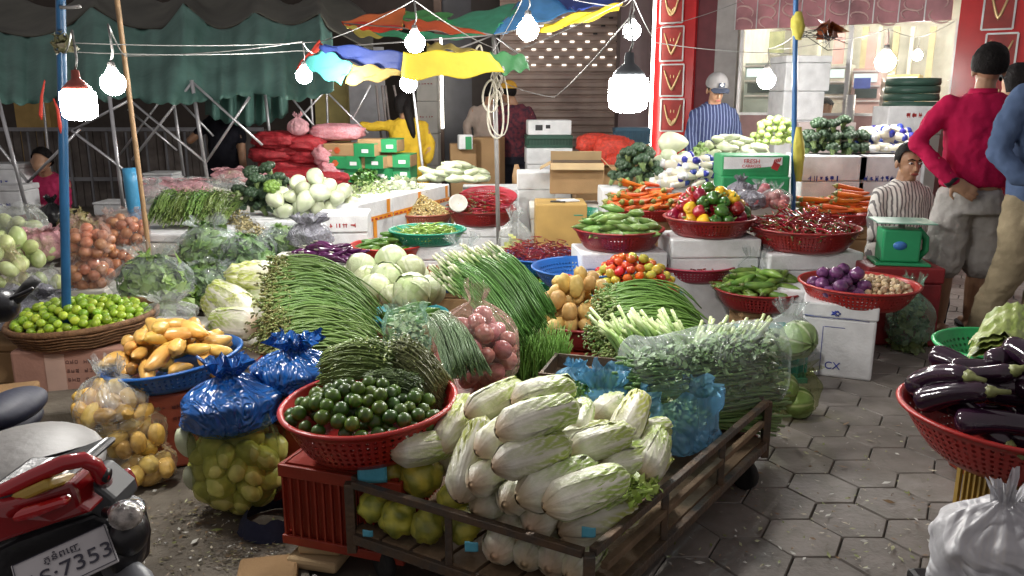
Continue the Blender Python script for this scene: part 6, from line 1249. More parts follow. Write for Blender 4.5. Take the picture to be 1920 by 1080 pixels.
sp('pilaster', 1232, -40, 1308, 250, .14, 0, redp, z=(0, 3.4)); sp('side_wall', 1308, -40, 1345, 250, .06, 0, pbr('plum_wall', (.16, .03, .04), .6), z=(0, 3.4)); sp('column', 1346, -40, 1386, 250, .12, 0, greyc, z=(0, 3.4)); sp('pilaster', 1792, -40, 1990, 250, .14, 0, redp, z=(0, 3.4))
def necklace(px0, y0, px1, y1, k):
    o, uc_, zc, w, h = sp('display_panel', px0, y0, px1, y1, .02, .145, redd)
    m = MB()
    for a in ((-w / 2, 0, .018, h), (w / 2, 0, .018, h), (0, -h / 2, w, .018), (0, h / 2, w, .018)): m.box(uc_ + a[0], -.172, zc + a[1] - a[3] / 2, a[2], .012, a[3])
    m.build('panel_frame', frm, o); m = MB(); pts = []
    for t in range(15):
        s_ = t / 14 * 2 - 1; pts.append((uc_ + s_ * w * .36, -.172, zc + h * .62 * abs(s_) ** (1.2 if k % 3 else 2) - h * .30))
    m.tube(pts, [.008 + .010 * (1 - abs(t / 7 - 1)) for t in range(15)], 6)
    for s_ in (-1, 1): ell(m, (uc_ + s_ * w * .07, -.172, zc + h * .12), (.007, .005, .022), None, n=8)
    if k % 3 == 0:
        for q in range(5): ell(m, (uc_ + (q - 2) * .02, -.175, zc - h * .15 - .02 * (2 - abs(q - 2))), (.013, .008, .022), None, n=8)
    m.build('necklace_emblem', gold, o)
for k, (y0, y1) in enumerate(((-30, 45), (52, 115), (122, 180), (186, 245))): necklace(1248, y0, 1290, y1, k)
for k, (y0, y1) in enumerate(((-40, 57), (65, 137), (144, 215), (222, 300))): necklace(1847, y0, 1905, y1, k + 1)
o, uc_, zc, w, h = sp('fascia', 1388, -60, 1790, 48, .08, .06, pbr('fascia_pink', (.58, .24, .27), .5, var=.35, vscale=3))
m = MB(); m3 = MB(); rs = random.Random(2)
for k in range(9):
    u = uc_ - w / 2 + w * (k + .5) / 9; m.box(u - w / 18, -.146, zc - h / 2, .012, .01, h)
    for q in range(3): s0 = rs.random() * 6; zq = zc - h * .42 + q * .14; m3.tube([(u + .10 * cos(s0 + t * .5) * (1 + t * .05) * .8, -.148, zq + .08 * sin(s0 + t * .4)) for t in range(9)], [.004 + .008 * sin(t / 8 * pi) for t in range(9)], 5)
m.build('fascia_divider', frm, o); m3.build('painted_jewel_shape', pbr('pale_pink', (.65, .42, .40), .5), o)
for x, w_ in ((1389, 6), (1590, 8), (1786, 8)): sp('mullion', x - w_ / 2, 40, x + w_ / 2, 250, .06, .0, frm, z=(0, None))
sp('low_wall', 1390, 216, 1790, 250, .05, .02, pinkw, z=(0, None)); sp('sill', 1390, 212, 1790, 217, .09, .0, frm)
glass = film('shop_glass', (.8, .85, .85), .02, .06, .05, 1.2)
sp('glass_pane', 1392, 45, 1587, 213, .008, -.03, glass); sp('glass_pane', 1594, 40, 1783, 211, .008, -.03, glass)
# interior
def ip(name, x0, y0, x1, y1, back, th, mat, parent=None, z=None):
    """box whose px extents are taken on a plane `back` m behind the front"""
    ym = (y0 + y1) / 2; xm = (x0 + x1) / 2
    def s2(px, py): r = ray(px, py); O = SA - SN * back; t = (O - C0).dot(SN) / r.dot(SN); p = C0 + r * t; return (p - SA).dot(SX), p.z
    u0, u1 = s2(x0, ym)[0], s2(x1, ym)[0]; zt, zb = s2(xm, y0)[1], s2(xm, y1)[1]
    if z: zb = z[0] if z[0] is not None else zb; zt = z[1] if z[1] is not None else zt
    m = MB(); m.box((u0 + u1) / 2, back + th / 2, zb, u1 - u0, th, zt - zb); return m.build(name, mat, parent or shop)
ip('back_wall', 1180, -60, 1990, 260, 4.0, .05, wallc, z=(0, 3.2)); 
m = MB(); w = (SB - SA).length; m.box(w / 2, 2.0, 3.0, w + 2, 4.0, .05); m.build('ceiling', pbr('cream_ceiling', (.60, .52, .34), .7), shop); m = MB(); m.box(w / 2, 2.05, .002, w + 2, 3.8, .05); m.build('floor', pbr('tile_floor', (.5, .45, .35), .3), shop)
m = MB(); m.box(-.1 + .7, 2.0, .06, .05, 3.9, 2.9); m.build('side_wall', wallc, shop)
cl = emit('downlight', (1, .94, .8), 120)
for k in range(5):
    for j in range(3): m = MB(); m.lathe([(.001, 0), (.07, 0), (.001, -.01)], 12, o=(1.1 + k * .75, .7 + j * 1.1, 2.985)); m.build('downlight', cl, shop)
curt = pbr('curtain_green', (.34, .36, .20), .7, var=.3); 
for k, (x0, x1) in enumerate(((1392, 1470), (1560, 1580), (1622, 1640), (1655, 1662))): ip('poster', x0, 60, x1, 100 if k == 0 else 180, 3.2, .03, curt if k == 0 else pinkw)
for k, x in enumerate((1430, 1478, 1530, 1610, 1640, 1668, 1700, 1735)): ip('wall_strip', x, 50, x + (12 if k % 2 else 7), 215, 3.7, .05, pbr('pale_strip%d' % (k % 2), ((.75, .72, .60), (.50, .45, .28))[k % 2], .5))
for k, (x0, y0, x1, y1, c_) in enumerate(((1395, 118, 1460, 214, (.30, .36, .34)), (1530, 120, 1588, 214, (.45, .45, .38)), (1596, 128, 1650, 214, (.42, .30, .28)), (1660, 140, 1720, 214, (.50, .36, .10)))):
    ob_ = ip('display_cabinet', x0, y0, x1, y1, 1.6, .5, pbr('cabinet%d' % k, c_, .4), z=(.05, None)); 
    for q in range(3): ip('shelf_edge', x0, y0 + 4 + q * 28, x1, y0 + 7 + q * 28, 1.58, .015, frm, ob_)
    ip('lit_shelf', x0 + 5, y0 + 10, x1 - 5, y0 + 26, 1.59, .008, emit('case_light%d' % k, (.75, .85, .78), .5), ob_); ip('dark_case', x0 + 6, y0 + 38, x1 - 6, y0 + 56, 1.59, .008, pbr('case_dark%d' % k, (.05, .07, .07), .2), ob_)
ip('blue_sign', 1601, 146, 1632, 166, 1.5, .02, pbr('blue_sign', (.05, .08, .30), .4)); p_ = su(1590, 250)
m = MB(); m.tube([(su(1611, 200)[0], -.6, 0), (su(1611, 200)[0], -.6, su(1611, 170)[1] - .05)], .05, 12); m.build('steel_post', frm, shop)
# dark umbrella edge top right
m = MB(); c_ = D(1830, -62, 4.2)
def fn(u, v): a = -pi + u * pi * 2; r = .05 + v * .42; return c_ + Vector((cos(a) * r * 1.1, sin(a) * r * .8, .18 - .27 * v ** 1.5 + .03 * abs(cos(a * 4)) * v)), (1, 1, 1)
m.grid(fn, 32, 8, 0, True); o = m.build('dark_umbrella', pbr('black_cloth', (.02, .025, .025), .7)); s_ = o.modifiers.new('s', 'SOLIDIFY'); s_.thickness = .003; tag(o, 'edge of a black umbrella poking in at the top right', 'umbrella')
# ================================================================== PEOPLE
def stripes(name, c0, c1, freq, w=.5, axis=0, rough=.8):
    m = pbr(name, c0, rough, .3, 60, .1, 6, .2); nt = m.node_tree; ns = nt.nodes; L = nt.links; p = [n for n in ns if n.type == 'BSDF_PRINCIPLED'][0]
    tc = N(ns, 'ShaderNodeTexCoord'); sx = N(ns, 'ShaderNodeSeparateXYZ'); L.new(tc.outputs['Object'], sx.inputs[0])
    mu = N(ns, 'ShaderNodeMath', operation='MULTIPLY'); mu.inputs[1].default_value = freq; L.new(sx.outputs[axis], mu.inputs[0])
    fr = N(ns, 'ShaderNodeMath', operation='FRACT'); L.new(mu.outputs[0], fr.inputs[0]); gt = N(ns, 'ShaderNodeMath', operation='LESS_THAN'); gt.inputs[1].default_value = w; L.new(fr.outputs[0], gt.inputs[0])
    mx = N(ns, 'ShaderNodeMix', data_type='RGBA'); mx.inputs[6].default_value = (*c0, 1); mx.inputs[7].default_value = (*c1, 1); L.new(gt.outputs[0], mx.inputs[0]); L.new(mx.outputs[2], p.inputs['Base Color']); return m
def cloth(name, col, bump=1.0): return pbr(name, col, .85, bump, 16, .16, 7, .15)
def garment(name, mat, parent, build, vox=.014, sm=3):
    m = MB(); build(m); o = m.build(name, mat, parent); remesh(o, vox, sm)
    t2 = bpy.data.textures.get('wrf') or bpy.data.textures.new('wrf', 'CLOUDS'); t2.noise_scale = .035; t2.noise_depth = 1; d2 = o.modifiers.new('f', 'DISPLACE'); d2.texture = t2; d2.strength = .010; d2.mid_level = .5 
    t = bpy.data.textures.get('wrk') or bpy.data.textures.new('wrk', 'CLOUDS'); t.noise_scale = .085; t.noise_depth = 3
    d = o.modifiers.new('d', 'DISPLACE'); d.texture = t; d.strength = .034; d.mid_level = .5; return o
def person(label, loc, rz, torso, limbs, hd, cloth_parts, hairlen=0, face=False, hands=(), vox=.012, tail=None, hairvol=1.0, group=None):
    o = thing('person', label, 'person', loc, (0, 0, rz), group); m = MB(); loft(m, torso)
    for pts, rad in limbs: limb(m, pts, rad)
    hc_, hy, hp, hs = hd; M, P = head(m, hc_, hy, hp, hs, face); nk = Vector(torso[-1][0]); m.tube([nk - Vector((0, 0, .05)), nk.lerp(Vector(hc_), .5), P(0, .01, -.06)], [.065, .055, .055], 12)
    for h_ in hands: hand(m, *h_[:3], **(h_[3] if len(h_) > 3 else {}))
    b = m.build('body', skin, o); remesh(b, .006 if face else (vox if not hands else .0075), 1 if face else 2)
    for nm, mat, fn in cloth_parts: garment(nm, mat, o, fn)
    hair(o, P, M, hs, hairlen, vol=hairvol, tail=tail)
    if face: features(o, P, M, hs)
    return o, P, M
def grow(t, g): return [(s_[0], s_[1] + g, s_[2] + g) for s_ in t]
def TL(x, y, z): return Vector((x, y, z))
TORSO = lambda dz=0, lean=0: [((0, 0, .84 + dz), .15, .11), ((0, 0, .92 + dz), .165, .12), ((lean * .2, -lean * .1, 1.05 + dz), .15, .11), ((lean * .5, 0, 1.2 + dz), .165, .115), ((lean * .8, 0, 1.34 + dz), .185, .115), ((lean, 0, 1.43 + dz), .165, .09), ((lean, 0, 1.48 + dz), .08, .07)]
# pink shirted man, back view
pp = W(1786, 624, 0)
T = TORSO(.02); armL = ([(-.19, 0, 1.42), (-.275, .02, 1.32), (-.355, -.01, 1.20), (-.27, -.10, 1.09), (-.185, -.155, .995)], [.062, .052, .045, .040, .030]); armR = ([(.19, 0, 1.42), (.25, .02, 1.28), (.29, .04, 1.14), (.28, -.06, 1.0), (.27, -.10, .90)], [.06, .052, .045, .038, .03])
legL = ([(-.085, 0, .88), (-.09, .0, .66), (-.095, .01, .47), (-.09, .03, .30), (-.08, .03, .09)], [.095, .085, .058, .057, .036]); legR = ([(.09, .05, .88), (.11, .06, .66), (.13, .06, .47), (.14, .10, .30), (.14, .12, .09)], [.095, .085, .058, .057, .036])
feet = [([(-.08, .04, .05), (-.08, -.02, .035), (-.09, .0 + .16, .025)], [.036, .036, .028]), ([(.14, .13, .05), (.14, .08, .035), (.16, .26, .025)], [.036, .036, .028])]
pinkm = cloth('pink_jersey', (.50, .012, .075)); shortm = cloth('pale_shorts', (.42, .40, .38))
o, P, M = person('man in bright pink long sleeve shirt and pale shorts, hand on hip, seen from behind', (pp.x, pp.y, 0), -.1, T, [armL, armR, legL, legR] + feet, (((.02, .02, 1.64)), pi * .93, .05, 1.08), [
    ('shirt', pinkm, lambda m: (loft(m, grow(T[1:], .022)), limb(m, armL[0][:5], [.072, .064, .057, .052, .044]), limb(m, armR[0], [.072, .064, .055, .05, .042]))),
    ('shorts', shortm, lambda m: (loft(m, [((0, 0, .78), .20, .155), ((0, 0, .86), .195, .145), ((0, 0, .935), .178, .132)]), limb(m, [(-.095, 0, .80), (-.11, 0, .62), (-.115, .005, .47)], [.115, .118, .122]), limb(m, [(.095, .03, .80), (.125, .05, .62), (.14, .06, .47)], [.115, .118, .122])))], hands=(((-.185, -.155, .985), (.75, -.25, -.45), (.2, -.2, -.9), dict(curl=.15, s=1.1)),), hairvol=1.08)
o.scale = (.96, .96, .965)
m = MB(); m.tube([(-.20, -.145, 1.0), (-.175, -.16, .975)], .042, 14); m.build('wristwatch', blackm, o)
m = MB(); [ell(m, q, (.05, .13, .018), None) for q in ((-.085, .06, .018), (.15, .17, .018))]; m.build('sandal', rub, o)
m = MB(); m.tube([(0, .01, 1.485), (.0, .01, 1.53)], [.085, .075], 18); m.build('collar', pinkm, o)
# blue shirt person at right edge (partly out of frame)
pb_ = D(1952, 400, 4.35); T = TORSO(.0); aL = ([(-.19, 0, 1.42), (-.26, .0, 1.28), (-.30, -.02, 1.13), (-.22, -.10, 1.02), (-.10, -.18, 1.0)], [.06, .055, .048, .04, .032]); lL = ([(-.09, 0, .86), (-.11, .0, .62), (-.12, .04, .45), (-.14, .12, .28), (-.15, .16, .10)], [.10, .09, .065, .055, .04]); lR = ([(.09, 0, .86), (.10, .0, .62), (.10, .02, .45), (.10, .05, .28), (.10, .05, .10)], [.10, .09, .065, .055, .04]); aR = ([(.19, 0, 1.42), (.26, 0, 1.2), (.28, -.05, 1.0), (.24, -.1, .85)], [.06, .05, .045, .032])
ft = [([(-.15, .16, .05), (-.16, .10, .03), (-.18, -.02, .025)], [.036, .036, .028]), ([(.10, .05, .05), (.10, .0, .03), (.1, -.12, .025)], [.036, .036, .028])]
bm_ = cloth('denim_blue', (.10, .15, .27)); km = cloth('khaki', (.34, .28, .18))
person('person in a blue shirt and khaki trousers cut by the right edge', (pb_.x, pb_.y, 0), .05, T, [aL, aR, lL, lR] + ft, ((0, 0, 1.66), .5, 0, 1), [
    ('shirt', bm_, lambda m: (loft(m, grow(T, .025)), limb(m, aL[0], [.074, .070, .062, .054, .045]), limb(m, aR[0], [.08, .075, .065, .05]))),
    ('trousers', km, lambda m: (loft(m, [((0, 0, .76), .19, .15), ((0, 0, .88), .18, .14)]), limb(m, lL[0], [.115, .10, .085, .078, .07]), limb(m, lR[0], [.115, .10, .085, .078, .07])))], hands=(((-.10, -.18, 1.0), (.9, -.3, .1), (0, .2, 1)),))
# person behind pink man
pq = D(1872, 400, 5.75); T = TORSO(-.10); tr_ = [([(-.09, 0, .78), (-.09, 0, .45), (-.09, .03, .08)], [.09, .06, .04]), ([(.09, 0, .78), (.09, 0, .45), (.09, .03, .08)], [.09, .06, .04])]; aa = [([(s_ * .19, 0, 1.30), (s_ * .25, 0, 1.08), (s_ * .24, -.04, .85)], [.055, .048, .03]) for s_ in (-1, 1)]
person('dark haired person in dark red standing behind the pink shirted man', (pq.x, pq.y, 0), 0, T, aa + tr_, ((0, 0, 1.50), pi * 1.2, .1, 1.1), [('shirt', cloth('dark_red', (.28, .02, .03)), lambda m: (loft(m, grow(T, .02)), [limb(m, a_[0], [.068, .06, .04]) for a_ in aa])), ('trousers', cloth('dark_red2', (.22, .02, .03)), lambda m: (loft(m, [((0, 0, .68), .17, .13), ((0, 0, .8), .17, .13)]), [limb(m, a_[0], [.11, .08, .06]) for a_ in tr_]))], hairlen=.05, hairvol=1.1)
# seated woman with striped shirt
ps = A(1702, 365, 5.2); zs = ps.z - 1.17
T = [((0, .02, .84), .17, .14), ((0, .02, .95), .18, .14), ((0, .01, 1.08), .165, .13), ((0, 0, 1.2), .165, .12), ((0, 0, 1.32), .17, .11), ((0, -.01, 1.39), .13, .08), ((0, -.01, 1.43), .065, .06)]; T = [((a_[0], a_[1], a_[2] + zs - .10), b_ * .92, c_ * .95) for a_, b_, c_ in T]
k_ = zs - .10
aL = ([(-.16, 0, 1.34 + k_), (-.21, -.02, 1.2 + k_), (-.23, -.06, 1.08 + k_), (-.14, -.16, 1.0 + k_)], [.045, .042, .036, .028]); aR = ([(.16, 0, 1.34 + k_), (.21, -.02, 1.2 + k_), (.22, -.08, 1.06 + k_), (.12, -.18, 1.02 + k_)], [.045, .042, .036, .028])
lg = [([(s_ * .09, 0, .86 + k_), (s_ * .12, -.28, .86 + k_), (s_ * .12, -.30, .45 + k_ * .5), (s_ * .12, -.28, .06)], [.09, .07, .05, .04]) for s_ in (-1, 1)]
o, P, M = person('woman in a striped shirt with hair tied back sitting behind the green scale', (ps.x - .01, ps.y + .05, -.07), .25, T, [aL, aR] + lg, ((0, -.03, 1.545 + k_), -.25, .10, .98), [
    ('shirt', stripes('stripe_shirt', (.62, .60, .56), (.16, .15, .15), 42, .38), lambda m: (loft(m, grow(T, .016)), limb(m, aL[0][:3], [.056, .054, .046]), limb(m, aR[0][:3], [.056, .054, .046]))),
    ('trousers', cloth('dark_trousers', (.03, .03, .04)), lambda m: (loft(m, [((0, 0, .76 + k_), .18, .15), ((0, 0, .87 + k_), .18, .15)]), [limb(m, a_[0], [.10, .085, .06, .05]) for a_ in lg]))], face=True, hands=(((-.14, -.16, 1.0 + k_), (.8, -.5, .1), (0, 0, 1), dict(s=.9)),), hairvol=.97)
fbox('stool_box', (ps.x, ps.y + .1, 0), .34, .3, max(.1, .72 + k_), 0, 'low crate the woman in stripes is sitting on', redcr, lid=False, cat='box')
# man in cap
pc = A(1337, 235, 7.25); k_ = pc.z - 1.29; T = [((a_[0], a_[1], a_[2] + k_), b_, c_) for a_, b_, c_ in TORSO(0)]
aa = [([(s_ * .165, 0, 1.385 + k_), (s_ * .215, -.02, 1.20 + k_), (s_ * .22, -.12, 1.02 + k_), (s_ * .12, -.26, .95 + k_)], [.048, .044, .038, .03]) for s_ in (-1, 1)]; lg = [([(s_ * .09, 0, .86 + k_), (s_ * .09, 0, .45), (s_ * .09, .03, .07)], [.09, .06, .04]) for s_ in (-1, 1)]
o, P, M = person('young man in a grey cap and blue striped shirt looking down behind the stall', (pc.x, pc.y, 0), .05, T, aa + lg, ((0, -.04, 1.60 + k_), .05, .38, 1.0), [
    ('shirt', stripes('blue_stripe_shirt', (.025, .032, .085), (.13, .16, .25), 34, .28), lambda m: (loft(m, grow(T, .020)), [limb(m, a_[0][:3], [.058, .058, .052]) for a_ in aa])), ('trousers', cloth('black_trousers', (.02, .02, .03)), lambda m: (loft(m, [((0, 0, .76 + k_), .17, .13), ((0, 0, .88 + k_), .17, .13)]), [limb(m, a_[0], [.11, .08, .06]) for a_ in lg]))], face=True, hands=(((-.12, -.26, .95 + k_), (.4, -.8, -.2), (1, 0, 0)), ((.12, -.26, .95 + k_), (-.4, -.8, -.2), (-1, 0, 0))))
m = MB(); [m.tube([(0, .07, 1.50 + k_), (s_ * .065, .02, 1.49 + k_), (s_ * .055, -.06, 1.465 + k_), (s_ * .015, -.10, 1.42 + k_)], [.016, .018, .020, .006], 8, flat=.5) for s_ in (-1, 1)]; m.build('collar', cloth('collar_blue', (.045, .055, .14)), o)
capm = cloth('grey_cap', (.22, .21, .21), .2); m = MB()
def fn(u, v): a = u * 2 * pi; t = v * pi * .52; return P(sin(t) * cos(a) * .098, .012 + sin(t) * sin(a) * .115, .045 + cos(t) * .112), (1, 1, 1)
m.grid(fn, 28, 12, 0, True); cp = m.build('cap', capm, o); m = MB(); m.grid(lambda u, v: (P((u - .5) * .17 * (1 - .3 * v ** 2), -.085 - .085 * v * (1 - (2 * u - 1) ** 2 * .5), .055 - .02 * v - .02 * (2 * u - 1) ** 2), (1, 1, 1)), 12, 6); q = m.build('brim', cloth('cap_brim', (.05, .06, .09), .1), cp); s_ = q.modifiers.new('s', 'SOLIDIFY'); s_.thickness = .004
m = MB(); m.box(0, 0, 0, 0, 0, 0, M=Matrix.Translation(P(.0, -.112, .085)) @ M.to_4x4() @ Matrix.Diagonal((.055, .004, .04, 1))); m.build('cap_badge', pbr('badge_dark', (.02, .03, .06), .5), cp)
m = MB(); [m.box(0, 0, 0, 0, 0, 0, M=Matrix.Translation(P(x_, -.116, z_)) @ M.to_4x4() @ Matrix.Diagonal((a_, .003, b_, 1))) for x_, z_, a_, b_ in ((0, .088, .034, .010), (0, .098, .010, .022), (0, .08, .01, .01))]; m.build('badge_mark', foam, cp)
for q in o.children:
    if q.name.startswith('hair'): q.scale = (.97, .97, 1)
def simple(label, x, y_sh, d, rz, top, bottom, arms, hairlen=0, leanx=0, hs=1.0, hp=0, hy=pi, extra=None, headoff=(0, 0), short=False, skirt=False, tail=None):
    p = A(x, y_sh, d); k_ = p.z - 1.38; T = [((a_[0], a_[1], a_[2] + k_), b_, c_) for a_, b_, c_ in TORSO(0, leanx)]; hip = .88 + k_
    lg = [([(s_ * .09, 0, hip), (s_ * .09, 0, hip * .52), (s_ * .09, .03, .07)], [.09, .06, .04]) for s_ in (-1, 1)]
    aa = [([(q[0] + (leanx if i == 0 else 0), q[1], q[2] + k_) for i, q in enumerate(A_)], [.055, .048, .042, .032][:len(A_)]) for A_ in arms]
    cut = 2 if short else 9
    return person(label, (p.x, p.y, 0), rz, T, aa + lg, ((leanx + headoff[0], headoff[1], 1.61 + k_), hy, hp, hs), [('shirt', top, lambda m: (loft(m, grow(T, .020)), [limb(m, a_[0][:cut], [.060, .056, .050, .042][:len(a_[0][:cut])]) for a_ in aa])),
        ('skirt' if skirt else 'trousers', bottom, lambda m: (loft(m, [((0, 0, hip - .45), .30, .22), ((0, 0, hip - .2), .22, .17), ((0, 0, hip + .02), .17, .13)]) if skirt else loft(m, [((0, 0, hip - .12), .17, .14), ((0, 0, hip + .02), .17, .13)]), [limb(m, a_[0], [.11, .08, .06]) for a_ in lg]))], hairlen=hairlen, tail=tail)
ymat = cloth('mustard', (.55, .36, .03)); 
p = A(768, 240, 8.6); k_ = p.z - 1.38
simple('woman in mustard yellow with long dark hair reaching left, seen from behind', 768, 240, 8.6, .0, ymat, ymat, [[(-.17, 0, 1.41), (-.28, 0, 1.40), (-.38, -.02, 1.39), (-.50, -.02, 1.41)], [(.17, 0, 1.40), (.22, .02, 1.2), (.2, -.1, 1.05)]], hairlen=.05, leanx=-.03, hy=pi * .8, headoff=(-.03, 0), skirt=True, tail=[(-.03, -.03, 1.66 + k_), (0, -.09, 1.55 + k_), (.03, -.125, 1.42 + k_), (.05, -.12, 1.32 + k_), (.06, -.11, 1.26 + k_)], hs=.95)
simple('person in a beige long sleeve shirt with back turned beside the umbrella pole', 915, 212, 9.9, .2, cloth('beige_shirt', (.40, .32, .27)), cloth('slate_trousers', (.10, .11, .15)), [[(-.17, 0, 1.41), (-.27, .0, 1.22), (-.24, -.02, 1.02), (-.12, .08, .98)], [(.17, 0, 1.40), (.24, .02, 1.2), (.2, .1, 1.0)]], hy=pi * .7, headoff=(.05, .05))
o, P, M = simple('person in dark patterned clothes and a mustard cap beside the beige shirted one', 965, 212, 9.7, .0, pbr('dark_floral', (.02, .018, .03), .8, .3, 14, .9, 22, .2, col2=(.16, .03, .04)), cloth('black_trs', (.02, .02, .03)), [[(-.17, 0, 1.41), (-.24, .0, 1.2), (-.22, .1, 1.02)], [(.17, 0, 1.40), (.25, .0, 1.2), (.22, .0, 1.0)]], hy=pi * 1.2, headoff=(-.08, 0))
m = MB(); m.grid(lambda u, v: (P(sin(v * pi * .5) * cos(u * 2 * pi) * .10, .012 + sin(v * pi * .5) * sin(u * 2 * pi) * .118, .06 + cos(v * pi * .5) * .10), (1, 1, 1)), 24, 10, 0, True); m.build('cap', cloth('mustard_cap', (.55, .30, .04)), o)
simple('man in a black t-shirt leaning behind the folding frames', 415, 232, 8.9, -.1, cloth('black_tee', (.012, .012, .018)), cloth('dark_shorts', (.03, .03, .04)), [[(-.17, 0, 1.41), (-.25, -.05, 1.28), (-.33, -.1, 1.2)], [(.17, 0, 1.40), (.22, -.02, 1.18), (.25, -.08, .98), (.28, -.1, .84)]], short=True, leanx=.05, hy=pi * .6)
simple('person in a pink top bending with a dark bag at the far left', 88, 345, 7.6, .0, cloth('magenta_top', (.40, .03, .10)), cloth('dark_shorts2', (.02, .02, .03)), [[(-.17, 0, 1.38), (-.2, -.1, 1.2), (-.15, -.2, 1.1)], [(.17, 0, 1.38), (.2, -.1, 1.2), (.15, -.2, 1.1)]], hp=1.2, headoff=(.10, -.22))
bag('dark_bag', D(98, 400, 7.3) - Vector((0, 0, .15)), .11, .1, .30, blackm, 'black bag held in front of the person in the pink top', seed=210)
bag('plastic_bag', D(560, 255, 8.0), .10, .09, .22, F_PNK, 'pinkish white bag hanging on the folding frame above the red sacks', seed=220, wr=.1)
# seated face in shop window
p = D(1548, 205, 9.9); m = MB(); M_, P_ = head(m, p, .3, .1, 1.0, False); o = thing('person', 'dark haired head of someone seated inside the jewellery shop', 'person', (0, 0, 0)); loft(m, [((p.x, p.y, p.z - .7), .17, .12), ((p.x, p.y, p.z - .35), .18, .12), ((p.x, p.y, p.z - .22), .15, .09), ((p.x, p.y, p.z - .08), .06, .06)]); b = m.build('body', skin, o); remesh(b, .016); hair(o, P_, M_, 1, .02)
garment('shirt', cloth('inner_shirt', (.3, .2, .2)), o, lambda m: loft(m, [((p.x, p.y, p.z - .71), .19, .14), ((p.x, p.y, p.z - .35), .20, .14), ((p.x, p.y, p.z - .21), .165, .105)]))
# ================================================================== MOTORBIKE
bk = thing('motorbike', 'rear end of a red motorbike with number plate at the lower left', 'motorbike', W(60, 1090, 0)); b0 = bk.location.copy()
def bp(x, y, d): return A(x, y, d) - b0
seatm = pbr('seat_grey', (.22, .21, .20), .5, .2, 30, .1, 6, .5); bred = pbr('bike_red', (.28, .008, .012), .15, var=.2, coat=.6); bblk = pbr('bike_black', (.018, .018, .022), .35, .2, 50, .3)
rbar = pbr('rail_red', (.42, .012, .02), .18, var=.1, coat=.5)
m = MB(); ell(m, bp(40, 880, 1.78), (.17, .20, .055), Euler((.1, 0, .25)).to_matrix(), n=26); m.build('seat', seatm, bk)
m = MB(); pts = [bp(-60, 960, 1.55), bp(0, 925, 1.56), bp(60, 895, 1.57), bp(120, 868, 1.58), bp(155, 862, 1.60), bp(178, 872, 1.62), bp(190, 893, 1.64), bp(196, 902, 1.68)]; m.tube(pts, .016, 14); gr = m.build('grab_rail', rbar, bk); m = MB(); m.tube([bp(192, 890, 1.64), bp(204, 892, 1.64)], .015, 12); m.build('rail_bolt', bblk, gr)
m = MB(); m.box(0, 0, 0, 0, 0, 0, M=Matrix.Translation(bp(60, 925, 1.60)) @ Euler((-.3, -.42, .05)).to_matrix().to_4x4() @ Matrix.Diagonal((.14, .10, .022, 1))); m.build('yellow_strip', pbr('amber_panel', (.45, .30, .05), .3), bk, bevel=.006)
def body(pts, d0, d1, mat, nm, n=9):
    """closed plate shaped by px outline, given thickness"""
    m = MB(); f_ = [m.V(bp(x, y, d0 + (x - 100) * .0006)) for x, y in pts]; g_ = [m.V(bp(x, y, d0 + (x - 100) * .0006) + Vector((0, d1, 0))) for x, y in pts]; m.Fc(f_[::-1], 0, False); m.Fc(g_, 0, False)
    for i in range(len(pts)): j = (i + 1) % len(pts); m.Fc((f_[i], f_[j], g_[j], g_[i]), 0, False)
    return m.build(nm, mat, bk, bevel=.008)
body([(-60, 960), (20, 942), (135, 905), (145, 925), (150, 948), (172, 962), (100, 985), (20, 1012), (-60, 1040)], 1.58, .10, bred, 'tail_fairing')
body([(-60, 940), (0, 938), (110, 893), (128, 890), (134, 903), (20, 938), (-60, 962)], 1.60, .20, bblk, 'tail_gap_trim')
body([(20, 965), (118, 935), (126, 950), (60, 975), (20, 985)], 1.555, .03, pbr('tail_lens', (.45, .01, .015), .1, coat=1), 'tail_light')
body([(142, 900), (168, 898), (215, 935), (222, 960), (190, 975), (150, 950)], 1.62, .10, pbr('grey_plastic', (.06, .065, .07), .4), 'side_panel'); body([(190, 915), (212, 902), (225, 922), (232, 948), (212, 945)], 1.66, .08, bred, 'side_cowl')
body([(-40, 1045), (30, 1010), (175, 965), (225, 985), (240, 1045), (236, 1100), (-40, 1130)], 1.62, .12, bblk, 'mudguard')
m = MB(); ell(m, bp(236, 968, 1.56), (.032, .030, .026), None, n=20); m.build('turn_signal', pbr('clear_lens', (.60, .55, .50), .08, .8, 60, .5, 40, coat=1), bk); m = MB(); ell(m, bp(238, 958, 1.575), (.036, .034, .020), None, n=16); m.build('signal_cap', pbr('chrome', (.6, .6, .62), .15, metal=.9), bk); m = MB(); m.tube([bp(200, 960, 1.62), bp(232, 968, 1.58)], .012, 10); ell(m, bp(243, 1000, 1.62), (.035, .05, .045), None); ell(m, bp(240, 1030, 1.64), (.03, .06, .05), None); m.build('signal_arm', bblk, bk)
pl0, pl1, pl2, pl3 = (bp(20, 1062, 1.52), bp(198, 982, 1.60), bp(238, 1070, 1.53), bp(60, 1150, 1.46)); X = (pl1 - pl0).normalized(); Yp = (pl0 - pl3); Yp = (Yp - X * Yp.dot(X)).normalized(); Zp = X.cross(Yp); L_ = (pl1 - pl0).length; hp_ = L_ * .56; Mp = Matrix((X, Yp, Zp)).transposed().to_4x4(); Mp.translation = pl0 + X * L_ / 2 - Yp * hp_ / 2
m = MB(); m.box(0, 0, 0, 0, 0, 0, M=Mp @ Matrix.Diagonal((L_, hp_, .004, 1))); pt = m.build('number_plate', pbr('plate_white', (.50, .49, .50), .4, .1, 20, .1), bk, bevel=.003); ink = pbr('plate_ink', (.03, .03, .05), .5); m = MB()
